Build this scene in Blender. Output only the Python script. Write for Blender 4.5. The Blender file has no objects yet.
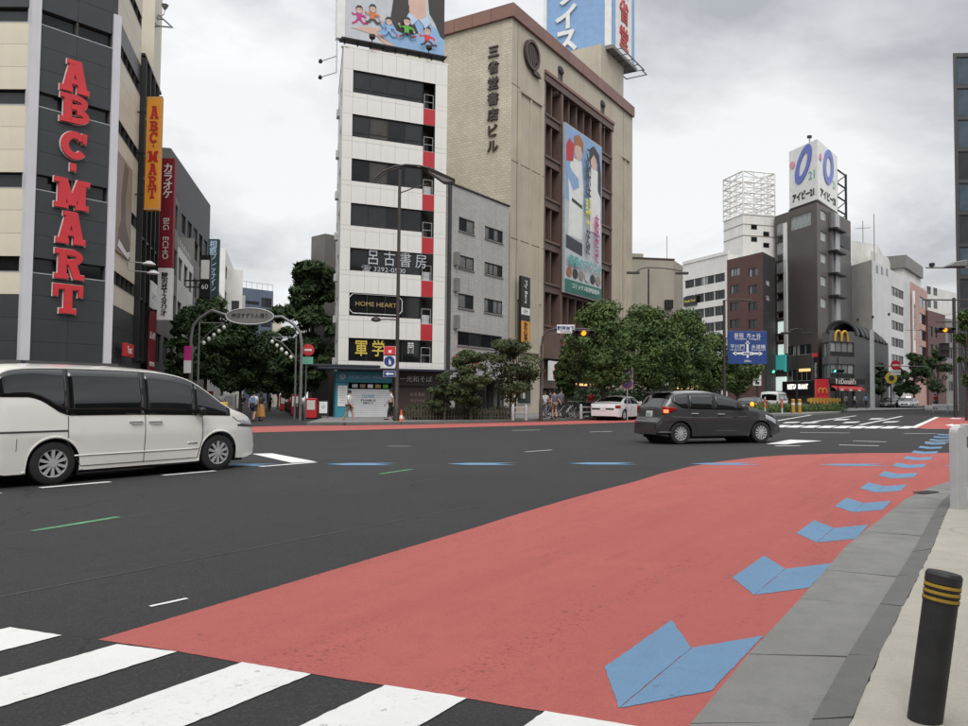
import bpy, bmesh, math, random
from mathutils import Vector, Matrix
R = math.radians
random.seed(7)
scene = bpy.context.scene
col = scene.collection

# ------------------------------------------------------------------ camera
FPX, CX, CY, CAMH = 800.0, 484.0, 363.0, 1.25      # focal length and centre in photo pixels, eye height in metres
PITCH, ROLL, SLOPE = math.atan(36/800), 0.010, 0.010   # the road climbs one per cent towards +x
cam = bpy.data.cameras.new('camera'); camera = bpy.data.objects.new('camera', cam); col.objects.link(camera)
cam.sensor_width = 36; cam.lens = 36*FPX/968; cam.clip_start = .05; cam.clip_end = 3000
camera.matrix_world = (Matrix.Translation((0, 0, CAMH)) @ Matrix.Rotation(math.pi/2 + PITCH, 4, 'X') @ Matrix.Rotation(ROLL, 4, 'Z'))
scene.camera = camera
MW = camera.matrix_world.copy()

# ------------------------------------------------------------------ world: overcast sky
SUN_EL, SUN_AZ = R(48), R(176)      # azimuth clockwise from +y: behind the camera to the left
world = bpy.data.worlds.new('World'); scene.world = world; world.use_nodes = True
nt = world.node_tree; N = nt.nodes; LK = nt.links; N.clear()
wo = N.new('ShaderNodeOutputWorld'); bg = N.new('ShaderNodeBackground')
sky = N.new('ShaderNodeTexSky'); sky.sky_type = 'NISHITA'; sky.sun_disc = False
sky.sun_elevation = SUN_EL; sky.sun_rotation = SUN_AZ; sky.air_density = 1.4; sky.dust_density = 3
tc = N.new('ShaderNodeTexCoord'); sep = N.new('ShaderNodeSeparateXYZ'); LK.new(tc.outputs['Generated'], sep.inputs[0])
ad = N.new('ShaderNodeMath'); ad.operation = 'ADD'; ad.inputs[1].default_value = .16; LK.new(sep.outputs['Z'], ad.inputs[0])
mxz = N.new('ShaderNodeMath'); mxz.operation = 'MAXIMUM'; mxz.inputs[1].default_value = .1; LK.new(ad.outputs[0], mxz.inputs[0])
dv = N.new('ShaderNodeVectorMath'); dv.operation = 'DIVIDE'
cmb = N.new('ShaderNodeCombineXYZ')
for k in range(3): LK.new(mxz.outputs[0], cmb.inputs[k])
LK.new(tc.outputs['Generated'], dv.inputs[0]); LK.new(cmb.outputs[0], dv.inputs[1])
mp = N.new('ShaderNodeMapping'); mp.inputs['Scale'].default_value = (.55, .42, .0); mp.inputs['Location'].default_value = (4.2, 0.6, 0)
LK.new(dv.outputs[0], mp.inputs[0])
nz = N.new('ShaderNodeTexNoise'); nz.inputs['Scale'].default_value = 1.55; nz.inputs['Detail'].default_value = 7; nz.inputs['Roughness'].default_value = .56
nz.inputs['Distortion'].default_value = .35
LK.new(mp.outputs[0], nz.inputs['Vector'])
cr = N.new('ShaderNodeValToRGB'); e = cr.color_ramp.elements
e[0].position = .38; e[0].color = (.34, .352, .375, 1); e[1].position = .60; e[1].color = (.79, .793, .80, 1)
x_ = cr.color_ramp.elements.new(.5); x_.color = (.61, .62, .638, 1)
LK.new(nz.outputs['Fac'], cr.inputs[0])
hz = N.new('ShaderNodeMapRange'); hz.inputs['From Min'].default_value = .0; hz.inputs['From Max'].default_value = .32
hz.inputs['To Min'].default_value = .45; hz.inputs['To Max'].default_value = 0
LK.new(sep.outputs['Z'], hz.inputs['Value'])
mh = N.new('ShaderNodeMix'); mh.data_type = 'RGBA'; LK.new(hz.outputs[0], mh.inputs['Factor'])
LK.new(cr.outputs[0], mh.inputs[6]); mh.inputs[7].default_value = (.80, .82, .84, 1)
zen = N.new('ShaderNodeMapRange'); zen.inputs['From Min'].default_value = .35; zen.inputs['From Max'].default_value = 1
zen.inputs['To Min'].default_value = 1; zen.inputs['To Max'].default_value = 2.2      # an overcast sky is brightest overhead
LK.new(sep.outputs['Z'], zen.inputs['Value'])
vs = N.new('ShaderNodeVectorMath'); vs.operation = 'SCALE'; LK.new(mh.outputs[2], vs.inputs[0]); LK.new(zen.outputs[0], vs.inputs['Scale'])
bg2 = N.new('ShaderNodeBackground'); LK.new(vs.outputs[0], bg2.inputs['Color']); bg2.inputs['Strength'].default_value = 1.0
LK.new(sky.outputs[0], bg.inputs['Color']); bg.inputs['Strength'].default_value = .09
ms = N.new('ShaderNodeMixShader'); ms.inputs[0].default_value = .93
LK.new(bg.outputs[0], ms.inputs[1]); LK.new(bg2.outputs[0], ms.inputs[2]); LK.new(ms.outputs[0], wo.inputs['Surface'])

sun = bpy.data.lights.new('sun', 'SUN'); sun.energy = 1.5; sun.angle = R(35); sun.color = (1, .97, .92)
sun_o = bpy.data.objects.new('sun', sun); col.objects.link(sun_o)
sd = Vector((math.sin(SUN_AZ)*math.cos(SUN_EL), math.cos(SUN_AZ)*math.cos(SUN_EL), math.sin(SUN_EL)))
sun_o.rotation_euler = sd.to_track_quat('Z', 'Y').to_euler(); sun_o.location = (0, -20, 60)

vset = scene.view_settings; vset.view_transform = 'Standard'; vset.look = 'None'; vset.gamma = 1; vset.exposure = 0.3
vset.use_curve_mapping = False
scene.cycles.max_bounces = 6; scene.cycles.use_denoising = True

# ------------------------------------------------------------------ helpers
def gz(x, y=0): return SLOPE*x
def ray(px, py): return MW.to_3x3() @ Vector(((px-CX)/FPX, (CY-py)/FPX, -1))
def G(px, py):                       # photo pixel -> point of the ground
    d = ray(px, py); t = -CAMH/(d.z - SLOPE*d.x); return (d.x*t, d.y*t)
def at(px, py, Y):                   # photo pixel at a known distance -> world point
    d = ray(px, py); t = Y/d.y; return Vector((d.x*t, Y, CAMH+d.z*t))
def zat(px, py, Y): return at(px, py, Y).z
def gy(px, Y):                       # a spot on the ground at distance Y under photo column px (horizon row 399)
    p = at(px, 399, Y); return (p.x, Y)

def tag(o, label=None, cat=None, group=None, kind=None):
    if label: o['label'] = label
    if cat: o['category'] = cat
    if group: o['group'] = group
    if kind: o['kind'] = kind
    return o
def empty(name, loc=(0, 0, 0), rz=0, label=None, cat=None, group=None, parent=None):
    o = bpy.data.objects.new(name, None); col.objects.link(o); o.empty_display_size = .2
    o.location = loc; o.rotation_euler = (0, 0, rz); o.parent = parent
    return tag(o, label, cat, group)
def copy_tree(o, parent=None):
    c = o.copy(); col.objects.link(c); c.parent = parent
    for ch in list(KIDS.get(o.name, [])): copy_tree(ch, c)
    return c
KIDS = {}
def adopt(o, parent):
    o.parent = parent
    if parent is not None: KIDS.setdefault(parent.name, []).append(o)
def link(name, me, parent=None, loc=(0, 0, 0), rz=0):
    o = bpy.data.objects.new(name, me); col.objects.link(o); adopt(o, parent); o.location = loc; o.rotation_euler = (0, 0, rz)
    return o

class MB:
    def __init__(s): s.v = []; s.f = []; s.T = None
    def add(s, vs, fs):
        b = len(s.v)
        s.v += [tuple(s.T @ Vector(p)) for p in vs] if s.T is not None else [tuple(p) for p in vs]
        s.f += [tuple(b+i for i in f) for f in fs]; return s
    def box(s, x0, x1, y0, y1, z0, z1):
        return s.add([(x0, y0, z0), (x1, y0, z0), (x1, y1, z0), (x0, y1, z0), (x0, y0, z1), (x1, y0, z1), (x1, y1, z1), (x0, y1, z1)],
                     [(3, 2, 1, 0), (4, 5, 6, 7), (0, 1, 5, 4), (1, 2, 6, 5), (2, 3, 7, 6), (3, 0, 4, 7)])
    def poly(s, pts): return s.add(pts, [tuple(range(len(pts)))])
    def extr(s, pts, vec):           # planar polygon swept along vec
        n = len(pts); vec = Vector(vec); a = [Vector(p) for p in pts]; b = [p+vec for p in a]
        return s.add(a+b, [tuple(range(n-1, -1, -1)), tuple(range(n, 2*n))] + [(i, (i+1) % n, n+(i+1) % n, n+i) for i in range(n)])
    def prism(s, pts, z0, z1): return s.extr([(p[0], p[1], z0) for p in pts], (0, 0, z1-z0))
    def tube(s, path, r, n=8, cap=True):
        path = [Vector(p) for p in path]; m = len(path); rr = r if isinstance(r, (list, tuple)) else [r]*m
        vs = []; fs = []; up = None
        for i, p in enumerate(path):
            d = (path[min(i+1, m-1)]-path[max(i-1, 0)]).normalized()
            if up is None: up = Vector((0, 0, 1)) if abs(d.z) < .9 else Vector((1, 0, 0))
            a = d.cross(up).normalized(); b = a.cross(d).normalized(); up = b
            for k in range(n):
                t = 2*math.pi*k/n; vs.append(p+(a*math.cos(t)+b*math.sin(t))*rr[i])
        for i in range(m-1):
            for k in range(n): fs.append((i*n+k, i*n+(k+1) % n, (i+1)*n+(k+1) % n, (i+1)*n+k))
        if cap: fs.append(tuple(range(n-1, -1, -1))); fs.append(tuple((m-1)*n+k for k in range(n)))
        return s.add(vs, fs)
    def lathe(s, prof, n=20, c=(0, 0, 0), axis='Z', cap=True):
        vs = []; fs = []; m = len(prof)
        for r, h in prof:
            for k in range(n):
                t = 2*math.pi*k/n; a, b = r*math.cos(t), r*math.sin(t)
                vs.append({'Z': (c[0]+a, c[1]+b, c[2]+h), 'Y': (c[0]+a, c[1]+h, c[2]+b), 'X': (c[0]+h, c[1]+a, c[2]+b)}[axis])
        for i in range(m-1):
            for k in range(n):
                q = (i*n+k, i*n+(k+1) % n, (i+1)*n+(k+1) % n, (i+1)*n+k); fs.append(q)
        if cap: fs.append(tuple(range(n-1, -1, -1))); fs.append(tuple((m-1)*n+k for k in range(n)))
        return s.add(vs, fs)
    def mesh(s, name, mat=None, smooth=False, sharp=35):
        me = bpy.data.meshes.new(name); me.from_pydata(s.v, [], s.f)
        if mat is not None: me.materials.append(mat if not isinstance(mat, str) else M(mat))
        bm = bmesh.new(); bm.from_mesh(me); bmesh.ops.recalc_face_normals(bm, faces=bm.faces); bm.to_mesh(me); bm.free()
        if smooth:
            me.shade_smooth(); me.set_sharp_from_angle(angle=R(sharp))
        return me
    def build(s, name, mat, parent=None, loc=(0, 0, 0), rz=0, smooth=False, sharp=35, bevel=0):
        o = link(name, s.mesh(name, mat, smooth, sharp), parent, loc, rz)
        if bevel:
            b = o.modifiers.new('b', 'BEVEL'); b.width = bevel; b.segments = 2; b.limit_method = 'ANGLE'
        return o

# ------------------------------------------------------------------ materials
MATS = {}
def M(name): return MATS[name]
def mat(name, c, rough=.7, var=.12, scale=1.5, metal=0, bump=0, bscale=40, streak=0, speck=0, emit=0, coat=0, spec=.5, ior=1.45, c2=None, dirt=None):
    """base colour with blotches (var), rain streaks down the wall (streak), fine speckle (speck) and relief (bump)"""
    m = bpy.data.materials.new(name); m.use_nodes = True; t = m.node_tree; n = t.nodes; L = t.links
    b = n['Principled BSDF']; b.inputs['Roughness'].default_value = rough; b.inputs['Metallic'].default_value = metal
    b.inputs['Coat Weight'].default_value = coat; b.inputs['Coat Roughness'].default_value = .06
    b.inputs['Specular IOR Level'].default_value = spec
    tcn = n.new('ShaderNodeTexCoord'); src = tcn.outputs['Object']
    colr = None
    def noise(sc, det=4, vec=None, rough_=.55):
        x = n.new('ShaderNodeTexNoise'); x.inputs['Scale'].default_value = sc; x.inputs['Detail'].default_value = det; x.inputs['Roughness'].default_value = rough_
        L.new(vec or src, x.inputs['Vector']); return x.outputs['Fac']
    def mixc(f, a, bb):
        x = n.new('ShaderNodeMix'); x.data_type = 'RGBA'
        if hasattr(f, 'links'): L.new(f, x.inputs['Factor'])
        else: x.inputs['Factor'].default_value = f
        for k, val in ((6, a), (7, bb)):
            if hasattr(val, 'links'): L.new(val, x.inputs[k])
            else: x.inputs[k].default_value = (*val[:3], 1)
        return x.outputs[2]
    def ramp(f, a, bb):
        x = n.new('ShaderNodeMapRange'); x.inputs['From Min'].default_value = a; x.inputs['From Max'].default_value = bb; L.new(f, x.inputs['Value']); return x.outputs[0]
    dk = tuple(v*(1-2*var) for v in c); lt = tuple(min(1, v*(1+var)) for v in c)
    if c2: dk, lt = c, c2
    colr = mixc(ramp(noise(scale), .3, .7), dk, lt)
    if speck:
        colr = mixc(ramp(noise(95, 2), .45, .8), colr, tuple(min(1, v*(1+speck*6)) for v in c))
        colr = mixc(ramp(noise(140, 1), .6, .35), tuple(v*(1-speck*1.5) for v in c), colr)
    if streak:
        mpn = n.new('ShaderNodeMapping'); mpn.inputs['Scale'].default_value = (2.2, 2.2, .12); L.new(src, mpn.inputs[0])
        f = ramp(noise(1.6, 5, mpn.outputs[0], .65), .52, .8)
        ml = n.new('ShaderNodeMath'); ml.operation = 'MULTIPLY'; ml.inputs[1].default_value = streak; L.new(f, ml.inputs[0])
        colr = mixc(ml.outputs[0], colr, dirt or tuple(v*.35 for v in c))
    L.new(colr, b.inputs['Base Color'])
    if bump:
        bp = n.new('ShaderNodeBump'); bp.inputs['Strength'].default_value = bump; bp.inputs['Distance'].default_value = .02
        L.new(noise(bscale, 3), bp.inputs['Height']); L.new(bp.outputs[0], b.inputs['Normal'])
    if emit:
        L.new(colr, b.inputs['Emission Color']); b.inputs['Emission Strength'].default_value = emit
    MATS[name] = m; return m
def tilemat(name, c, mortar, bw, bh, rough=.6, var=.12, streak=.4, msize=.02, off=.5):
    """small wall tiles in courses, seen along both wall directions, with rain streaks"""
    m = mat(name, c, rough, var, .35, streak=streak); t = m.node_tree; n = t.nodes; L = t.links
    b = n['Principled BSDF']; old = b.inputs['Base Color'].links[0].from_socket
    geo = n.new('ShaderNodeTexCoord'); sp = n.new('ShaderNodeSeparateXYZ'); L.new(geo.outputs['Object'], sp.inputs[0])
    a = n.new('ShaderNodeMath'); a.operation = 'ADD'; L.new(sp.outputs[0], a.inputs[0]); L.new(sp.outputs[1], a.inputs[1])
    cb = n.new('ShaderNodeCombineXYZ'); L.new(a.outputs[0], cb.inputs[0]); L.new(sp.outputs[2], cb.inputs[1])
    br = n.new('ShaderNodeTexBrick'); L.new(cb.outputs[0], br.inputs['Vector']); br.inputs['Scale'].default_value = 1
    br.inputs['Brick Width'].default_value = bw; br.inputs['Row Height'].default_value = bh; br.inputs['Mortar Size'].default_value = msize
    br.inputs['Color1'].default_value = (1, 1, 1, 1); br.inputs['Color2'].default_value = (.86, .86, .86, 1); br.inputs['Mortar'].default_value = (*mortar, 1); br.offset = off
    mx = n.new('ShaderNodeMix'); mx.data_type = 'RGBA'; mx.blend_type = 'MULTIPLY'; mx.inputs['Factor'].default_value = 1
    L.new(old, mx.inputs[6]); L.new(br.outputs['Color'], mx.inputs[7]); L.new(mx.outputs[2], b.inputs['Base Color'])
    bp = n.new('ShaderNodeBump'); bp.inputs['Strength'].default_value = .35; bp.inputs['Distance'].default_value = .02; bp.invert = True
    L.new(br.outputs['Fac'], bp.inputs['Height']); L.new(bp.outputs[0], b.inputs['Normal'])
    return m
def flat(name, c, rough=.55, **k): return mat(name, c, rough, var=k.pop('var', .05), **k)
def glass(name, c, rough=.06): 
    m = mat(name, c, rough, var=.2, scale=.9, spec=.9 if 'car' in name else .45); return m
def lamp(name, c, e):
    m = bpy.data.materials.new(name); m.use_nodes = True; b = m.node_tree.nodes['Principled BSDF']
    b.inputs['Base Color'].default_value = (*c, 1); b.inputs['Emission Color'].default_value = (*c, 1); b.inputs['Emission Strength'].default_value = e
    MATS[name] = m; return m

# ------------------------------------------------------------------ writing
def textmesh(body, size=1.0, extrude=.01, bold=0.0, align='CENTER', line=1.0, matname=None, key=None, width=None):
    cu = bpy.data.curves.new('lettering', 'FONT'); cu.body = body; cu.size = size; cu.extrude = extrude; cu.offset = bold
    cu.align_x = align; cu.align_y = 'CENTER'; cu.space_line = line; cu.resolution_u = 3
    ob = bpy.data.objects.new('lettering_source', cu); col.objects.link(ob)
    dg = bpy.context.evaluated_depsgraph_get(); me = bpy.data.meshes.new_from_object(ob.evaluated_get(dg))
    bpy.data.objects.remove(ob); bpy.data.curves.remove(cu)
    xs = [v.co.x for v in me.vertices]; zs = [v.co.y for v in me.vertices]
    cx, cy = (min(xs)+max(xs))/2, (min(zs)+max(zs))/2
    k = width/(max(xs)-min(xs)) if width else 1
    for v in me.vertices:            # stand the letters up: text x -> local x, text y -> local z, face towards -y
        x, y, z = v.co; v.co = ((x-(cx if align == 'CENTER' else min(xs)))*k, -z, y-cy)
    me.materials.clear(); me.materials.append(M(matname)); me.name = 'lettering'
    return me
def text(body, parent, loc, size, matname, rz=0, extrude=.01, bold=0.0, vertical=False, line=None, align='CENTER', width=None, name='lettering'):
    if vertical: body = '\n'.join(body); line = line or .82
    return link(name, textmesh(body, size, extrude, bold, align, line or 1.0, matname, width=width), parent, loc, rz)

# a wall line: local x runs along the wall, local -y faces out of it
class Frame:
    def __init__(s, p0, p1=None, ang=None, z=None):
        s.o = Vector((p0[0], p0[1], gz(p0[0]) if z is None else z)); s.ang = ang if ang is not None else math.atan2(p1[1]-p0[1], p1[0]-p0[0])
        s.L = math.hypot(p1[0]-p0[0], p1[1]-p0[1]) if p1 is not None else 0
        s.c, s.s = math.cos(s.ang), math.sin(s.ang)
    def w(s, u, v, z): return Vector((s.o.x+u*s.c-v*s.s, s.o.y+u*s.s+v*s.c, s.o.z+z))
    def loc(s, p): d = (p[0]-s.o.x, p[1]-s.o.y); return (d[0]*s.c+d[1]*s.s, -d[0]*s.s+d[1]*s.c)
    def u_of(s, px, v=0):            # distance along the wall where photo column px crosses it (on the horizon row)
        d = ray(px, 399); a, b = d.x, d.y        # (o + u*dir + v*n) parallel to (a,b)
        ox, oy = s.o.x-v*s.s, s.o.y+v*s.c
        return (a*oy-b*ox)/(b*s.c-a*s.s)
    def uz(s, px, py, v=0):          # wall coordinates of a photo pixel
        d = ray(px, py); ox, oy = s.o.x-v*s.s, s.o.y+v*s.c
        u = (d.x*oy-d.y*ox)/(d.y*s.c-d.x*s.s); Y = oy+u*s.s; return u, CAMH+d.z*Y/d.y-s.o.z
class Face:                          # one wall of a building, in the building's own coordinates
    def __init__(s, u, v, ang): s.u, s.v, s.ang = u, v, ang; s.c, s.s = math.cos(ang), math.sin(ang)
    def p(s, a, out, z): return (s.u+a*s.c+out*s.s, s.v+a*s.s-out*s.c, z)
def skin(mb, face, L, z0, z1, holes, depth=.2, a0=0):
    """a wall with real openings: front faces round the holes, reveals going in"""
    us = sorted({a0, L, *[h[0] for h in holes], *[h[1] for h in holes]}); zs = sorted({z0, z1, *[h[2] for h in holes], *[h[3] for h in holes]})
    for i in range(len(us)-1):
        for j in range(len(zs)-1):
            cu, cz = (us[i]+us[i+1])/2, (zs[j]+zs[j+1])/2
            if any(h[0] < cu < h[1] and h[2] < cz < h[3] for h in holes): continue
            mb.poly([face.p(us[i], 0, zs[j]), face.p(us[i+1], 0, zs[j]), face.p(us[i+1], 0, zs[j+1]), face.p(us[i], 0, zs[j+1])])
    for a, b, c, d in holes:
        q = [(a, c), (b, c), (b, d), (a, d)]
        for k in range(4):
            (ua, za), (ub, zb) = q[k], q[(k+1) % 4]
            mb.poly([face.p(ua, 0, za), face.p(ub, 0, zb), face.p(ub, -depth, zb), face.p(ua, -depth, za)])
WCACHE = {}
def window(root, face, h, depth=.2, nx=2, ny=1, fw=.05, gmats=('glass_dark',), fmat='alu_dark', rail=None, panes=True, name='window'):
    """frame with mullions in the opening, each pane a piece of its own"""
    a, b, c, d = h; w, hh = b-a, d-c; key = (round(w, 2), round(hh, 2), nx, ny, fw, fmat, rail)
    if key not in WCACHE:
        mb = MB(); y0, y1 = 0, .07
        mb.box(0, w, y0, y1, 0, fw).box(0, w, y0, y1, hh-fw, hh).box(0, fw, y0, y1, fw, hh-fw).box(w-fw, w, y0, y1, fw, hh-fw)
        for i in range(1, nx): mb.box(w*i/nx-fw/2, w*i/nx+fw/2, y0, y1, fw, hh-fw)
        for j in range(1, ny): mb.box(fw, w-fw, y0+.003, y1-.003, hh*j/ny-fw/2, hh*j/ny+fw/2)
        if rail: mb.box(fw, w-fw, y0+.004, y1-.004, hh*rail, hh*rail+fw*.8)
        pw, ph = w/nx, hh/ny; pb = MB().box(0, pw-.004, 0, .012, 0, ph-.004)
        WCACHE[key] = (mb.mesh('window_frame', fmat), pb)
    fm, pb = WCACHE[key]
    o = link(name, fm, root, face.p(a, -depth+.07, c), face.ang)
    pk = key+('pane',)
    for i in range(nx):
        for j in range(ny):
            gm = random.choice(gmats); kk = pk+(gm,)
            if kk not in WCACHE: WCACHE[kk] = pb.mesh('pane', gm)
            link('pane', WCACHE[kk], o, (w*i/nx+.002, .04, hh*j/ny+.002), 0)
    return o
# ------------------------------------------------------------------ the materials of the place

def roadmat(name, c, under=(.045, .045, .047), wear=.0, grime=.3, tyre=.25, rough=.82, agg=.5, bump=.6, crack=0, spec=.3, big=.12, wscale=9, ang=R(58)):
    """ground surface: stone grain, blotches, grime drawn out along the lane, worn spots that show the asphalt, cracks"""
    m = bpy.data.materials.new(name); m.use_nodes = True; t = m.node_tree; n = t.nodes; L = t.links; b = n['Principled BSDF']; b.inputs['Roughness'].default_value = rough; b.inputs['Specular IOR Level'].default_value = spec
    tcn = n.new('ShaderNodeTexCoord'); src = tcn.outputs['Object']
    rot = n.new('ShaderNodeMapping'); rot.inputs['Rotation'].default_value = (0, 0, -ang); L.new(src, rot.inputs[0])
    st = n.new('ShaderNodeMapping'); st.inputs['Scale'].default_value = (.10, 1.5, 1); L.new(rot.outputs[0], st.inputs[0])
    def noise(sc, det, vec, ro=.55):
        x = n.new('ShaderNodeTexNoise'); x.inputs['Scale'].default_value = sc; x.inputs['Detail'].default_value = det; x.inputs['Roughness'].default_value = ro; L.new(vec, x.inputs['Vector']); return x.outputs['Fac']
    def rng(f, a, c_, k=1.0):
        x = n.new('ShaderNodeMapRange'); x.inputs['From Min'].default_value = a; x.inputs['From Max'].default_value = c_; x.inputs['To Max'].default_value = k; L.new(f, x.inputs['Value']); return x.outputs[0]
    def mul(a, c_):
        x = n.new('ShaderNodeMath'); x.operation = 'MULTIPLY'; L.new(a, x.inputs[0]); L.new(c_, x.inputs[1]); return x.outputs[0]
    def mixc(f, a, c_):
        x = n.new('ShaderNodeMix'); x.data_type = 'RGBA'; L.new(f, x.inputs['Factor'])
        for k, val in ((6, a), (7, c_)):
            if hasattr(val, 'links'): L.new(val, x.inputs[k])
            else: x.inputs[k].default_value = (*val, 1)
        return x.outputs[2]
    sc = lambda k: tuple(min(1, v*k) for v in c)
    colr = mixc(rng(noise(.45, 5, src), .3, .7), sc(1-big), sc(1+big))
    colr = mixc(rng(noise(5, 4, src), .35, .75, .8), colr, sc(1-big*1.2))
    colr = mixc(rng(noise(60, 3, src, .7), .5, .72, agg), colr, sc(2.1 if max(c) < .1 else 1.18))          # pale grains
    colr = mixc(rng(noise(85, 3, src, .7), .5, .3, agg), colr, sc(.35 if max(c) < .1 else .62))            # dark pits
    if tyre:
        colr = mixc(rng(noise(1.3, 6, st.outputs[0], .6), .48, .8, tyre*.6), colr, tuple(v*.6 for v in c))
        colr = mixc(mul(rng(noise(1.9, 5, st.outputs[0], .6), .5, .62, tyre*1.5), rng(noise(32, 4, src, .75), .54, .66)), colr, tuple(v*.3+.012 for v in c))
    if grime: colr = mixc(mul(rng(noise(2.2, 6, src, .7), .55, .8, grime), rng(noise(.35, 2, src), .35, .65)), colr, tuple(v*.45+.01 for v in c))
    wf = None
    if wear:
        wf = mul(rng(noise(wscale, 8, src, .72), .60, .68, wear), rng(noise(.9, 4, st.outputs[0]), .38, .62)); colr = mixc(wf, colr, under)
    if crack:
        vo = n.new('ShaderNodeTexVoronoi'); vo.feature = 'DISTANCE_TO_EDGE'; vo.inputs['Scale'].default_value = .55
        dn = n.new('ShaderNodeMix'); dn.data_type = 'VECTOR'; nn = n.new('ShaderNodeTexNoise'); nn.inputs['Scale'].default_value = 1.5; nn.inputs['Detail'].default_value = 6; L.new(src, nn.inputs['Vector'])
        dn.inputs['Factor'].default_value = .35; L.new(src, dn.inputs[4]); L.new(nn.outputs['Color'], dn.inputs[5]); L.new(dn.outputs[1], vo.inputs['Vector'])
        colr = mixc(mul(rng(vo.outputs['Distance'], .006, .002, crack), rng(noise(.3, 2, src), .5, .58)), colr, tuple(v*.3 for v in c))
    L.new(colr, b.inputs['Base Color'])
    bp = n.new('ShaderNodeBump'); bp.inputs['Strength'].default_value = bump; bp.inputs['Distance'].default_value = .006; L.new(noise(150, 3, src), bp.inputs['Height']); L.new(bp.outputs[0], b.inputs['Normal'])
    MATS[name] = m; return m
roadmat('asphalt', (.034, .034, .0345), grime=.5, tyre=.3, agg=.8, crack=.7, big=.16)
roadmat('red_paint', (.42, .116, .102), wear=.7, grime=.45, tyre=.62, agg=.5, big=.07, spec=.2)
roadmat('blue_paint', (.15, .268, .41), wear=.7, grime=.45, tyre=.25, agg=.3, big=.08, wscale=14)
roadmat('white_paint', (.72, .72, .70), wear=.8, grime=.3, tyre=.16, agg=.12, big=.05, bump=.35, wscale=12)
roadmat('gutter_concrete', (.235, .232, .218), wear=.0, grime=.8, tyre=.35, agg=.3, big=.18, crack=.6)
roadmat('kerb_stone', (.16, .158, .15), grime=.8, tyre=.2, agg=.35, big=.18)
roadmat('sidewalk', (.46, .43, .365), grime=.75, tyre=.0, agg=.4, big=.14, crack=.3, bump=.9)
mat('green_paint', (.09, .27, .13), .8, .25, 9)
mat('pavement_grey', (.2, .195, .19), .9, .12, .8, speck=.03)
flat('post_yellow', (.45, .26, .04), .5); mat('grate', (.075, .075, .072), .6, .2, 4)
mat('joint', (.07, .07, .066), .95)
mat('bollard_rubber', (.022, .022, .024), .55, .2, 8, bump=.15, bscale=30)
mat('yellow_band', (.42, .26, .03), .6, .15, 8)
mat('galv', (.42, .43, .44), .45, .08, 4, metal=.3)
mat('galv_white', (.55, .56, .57), .5, .06, 4)
mat('pole_brown', (.06, .052, .047), .5, .15, 2, metal=.2)
mat('pole_grey', (.2, .2, .2), .5, .1, 2, metal=.3)
mat('black_metal', (.015, .015, .016), .5, .1)
mat('alu_dark', (.02, .02, .022), .4, .1)
mat('alu_light', (.4, .41, .42), .4, .1)
glass('glass_dark', (.012, .013, .014)); glass('glass_mid', (.03, .033, .036), .1); glass('glass_warm', (.07, .064, .055), .12); glass('glass_blind', (.2, .205, .2), .16)
glass('glass_pale', (.32, .35, .34), .16); glass('glass_blue', (.06, .09, .12), .05); glass('glass_shop', (.03, .028, .026), .12)
mat('white_panel', (.74, .73, .70), .45, .03, .7, streak=.12, dirt=(.4, .38, .34))
mat('white_wall', (.78, .77, .74), .6, .05, .5, streak=.3, dirt=(.3, .28, .25))
mat('offwhite_wall', (.62, .61, .58), .7, .07, .4, streak=.35, dirt=(.22, .2, .18))
mat('cream_panel', (.66, .60, .48), .5, .04, .6, streak=.12, dirt=(.4, .34, .26))
mat('dark_panel', (.05, .055, .06), .42, .08, .6, metal=.2, streak=.12)
mat('column_white', (.62, .62, .66), .4, .04, .6, streak=.15, dirt=(.3, .3, .32))
tilemat('sanseido_tile', (.57, .515, .41), (.68, .66, .62), .42, .21, var=.07, streak=.35)
mat('sanseido_plain', (.47, .42, .335), .7, .07, .4, streak=.45, dirt=(.16, .13, .09))
mat('sanseido_brown', (.125, .078, .064), .55, .1, .5, streak=.3)
mat('roof_brown', (.22, .115, .09), .5, .1, .5, streak=.2)
tilemat('grey_tile', (.47, .465, .45), (.75, .75, .75), .36, .18, var=.06, streak=.55)
mat('beige_wall', (.37, .335, .28), .75, .07, .3, streak=.4, dirt=(.15, .12, .09))
tilemat('brick_red', (.115, .05, .042), (.75, .75, .75), .5, .24, var=.12, streak=.2)
mat('tower_brown', (.095, .08, .072), .5, .07, .3, streak=.15)
mat('tower_grey', (.12, .118, .12), .55, .08, .3, streak=.2)
mat('grey_wall', (.58, .58, .59), .7, .06, .3, streak=.3, dirt=(.15, .15, .15))
mat('pink_wall', (.42, .25, .22), .7, .07, .4, streak=.2)
mat('dark_wall', (.052, .052, .055), .6, .1, .5, streak=.2)
mat('mid_wall', (.2, .195, .185), .7, .1, .4, streak=.35)
mat('blue_wall', (.11, .14, .2), .5, .08, .5)
mat('roof_grey', (.25, .25, .24), .9, .12, .5)
mat('interior', (.03, .028, .026), .9, .3, .6)
mat('soffit', (.09, .09, .09), .7)
flat('sign_red', (.62, .035, .045), .4); flat('sign_white', (.75, .75, .73), .4); flat('sign_orange', (.72, .30, .03), .4)
flat('sign_maroon', (.22, .018, .03), .4); flat('sign_darkred', (.42, .02, .02), .4); flat('sign_teal', (.012, .045, .055), .6); flat('sign_black', (.012, .012, .013), .4)
flat('sign_blue', (.02, .055, .22), .4); flat('sign_skyblue', (.22, .37, .6), .4); flat('sign_paleblue', (.45, .58, .75), .45); flat('shop_teal', (.05, .27, .36), .45)
flat('letter_dark', (.06, .042, .035), .45); flat('letter_yellow', (.62, .47, .08), .5); flat('letter_black', (.02, .02, .02), .5); flat('letter_gold', (.42, .3, .12), .4)
flat('panel_red', (.45, .02, .03), .45); flat('awning_red', (.5, .04, .05), .6); flat('awning_navy', (.022, .025, .04), .6)
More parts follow.
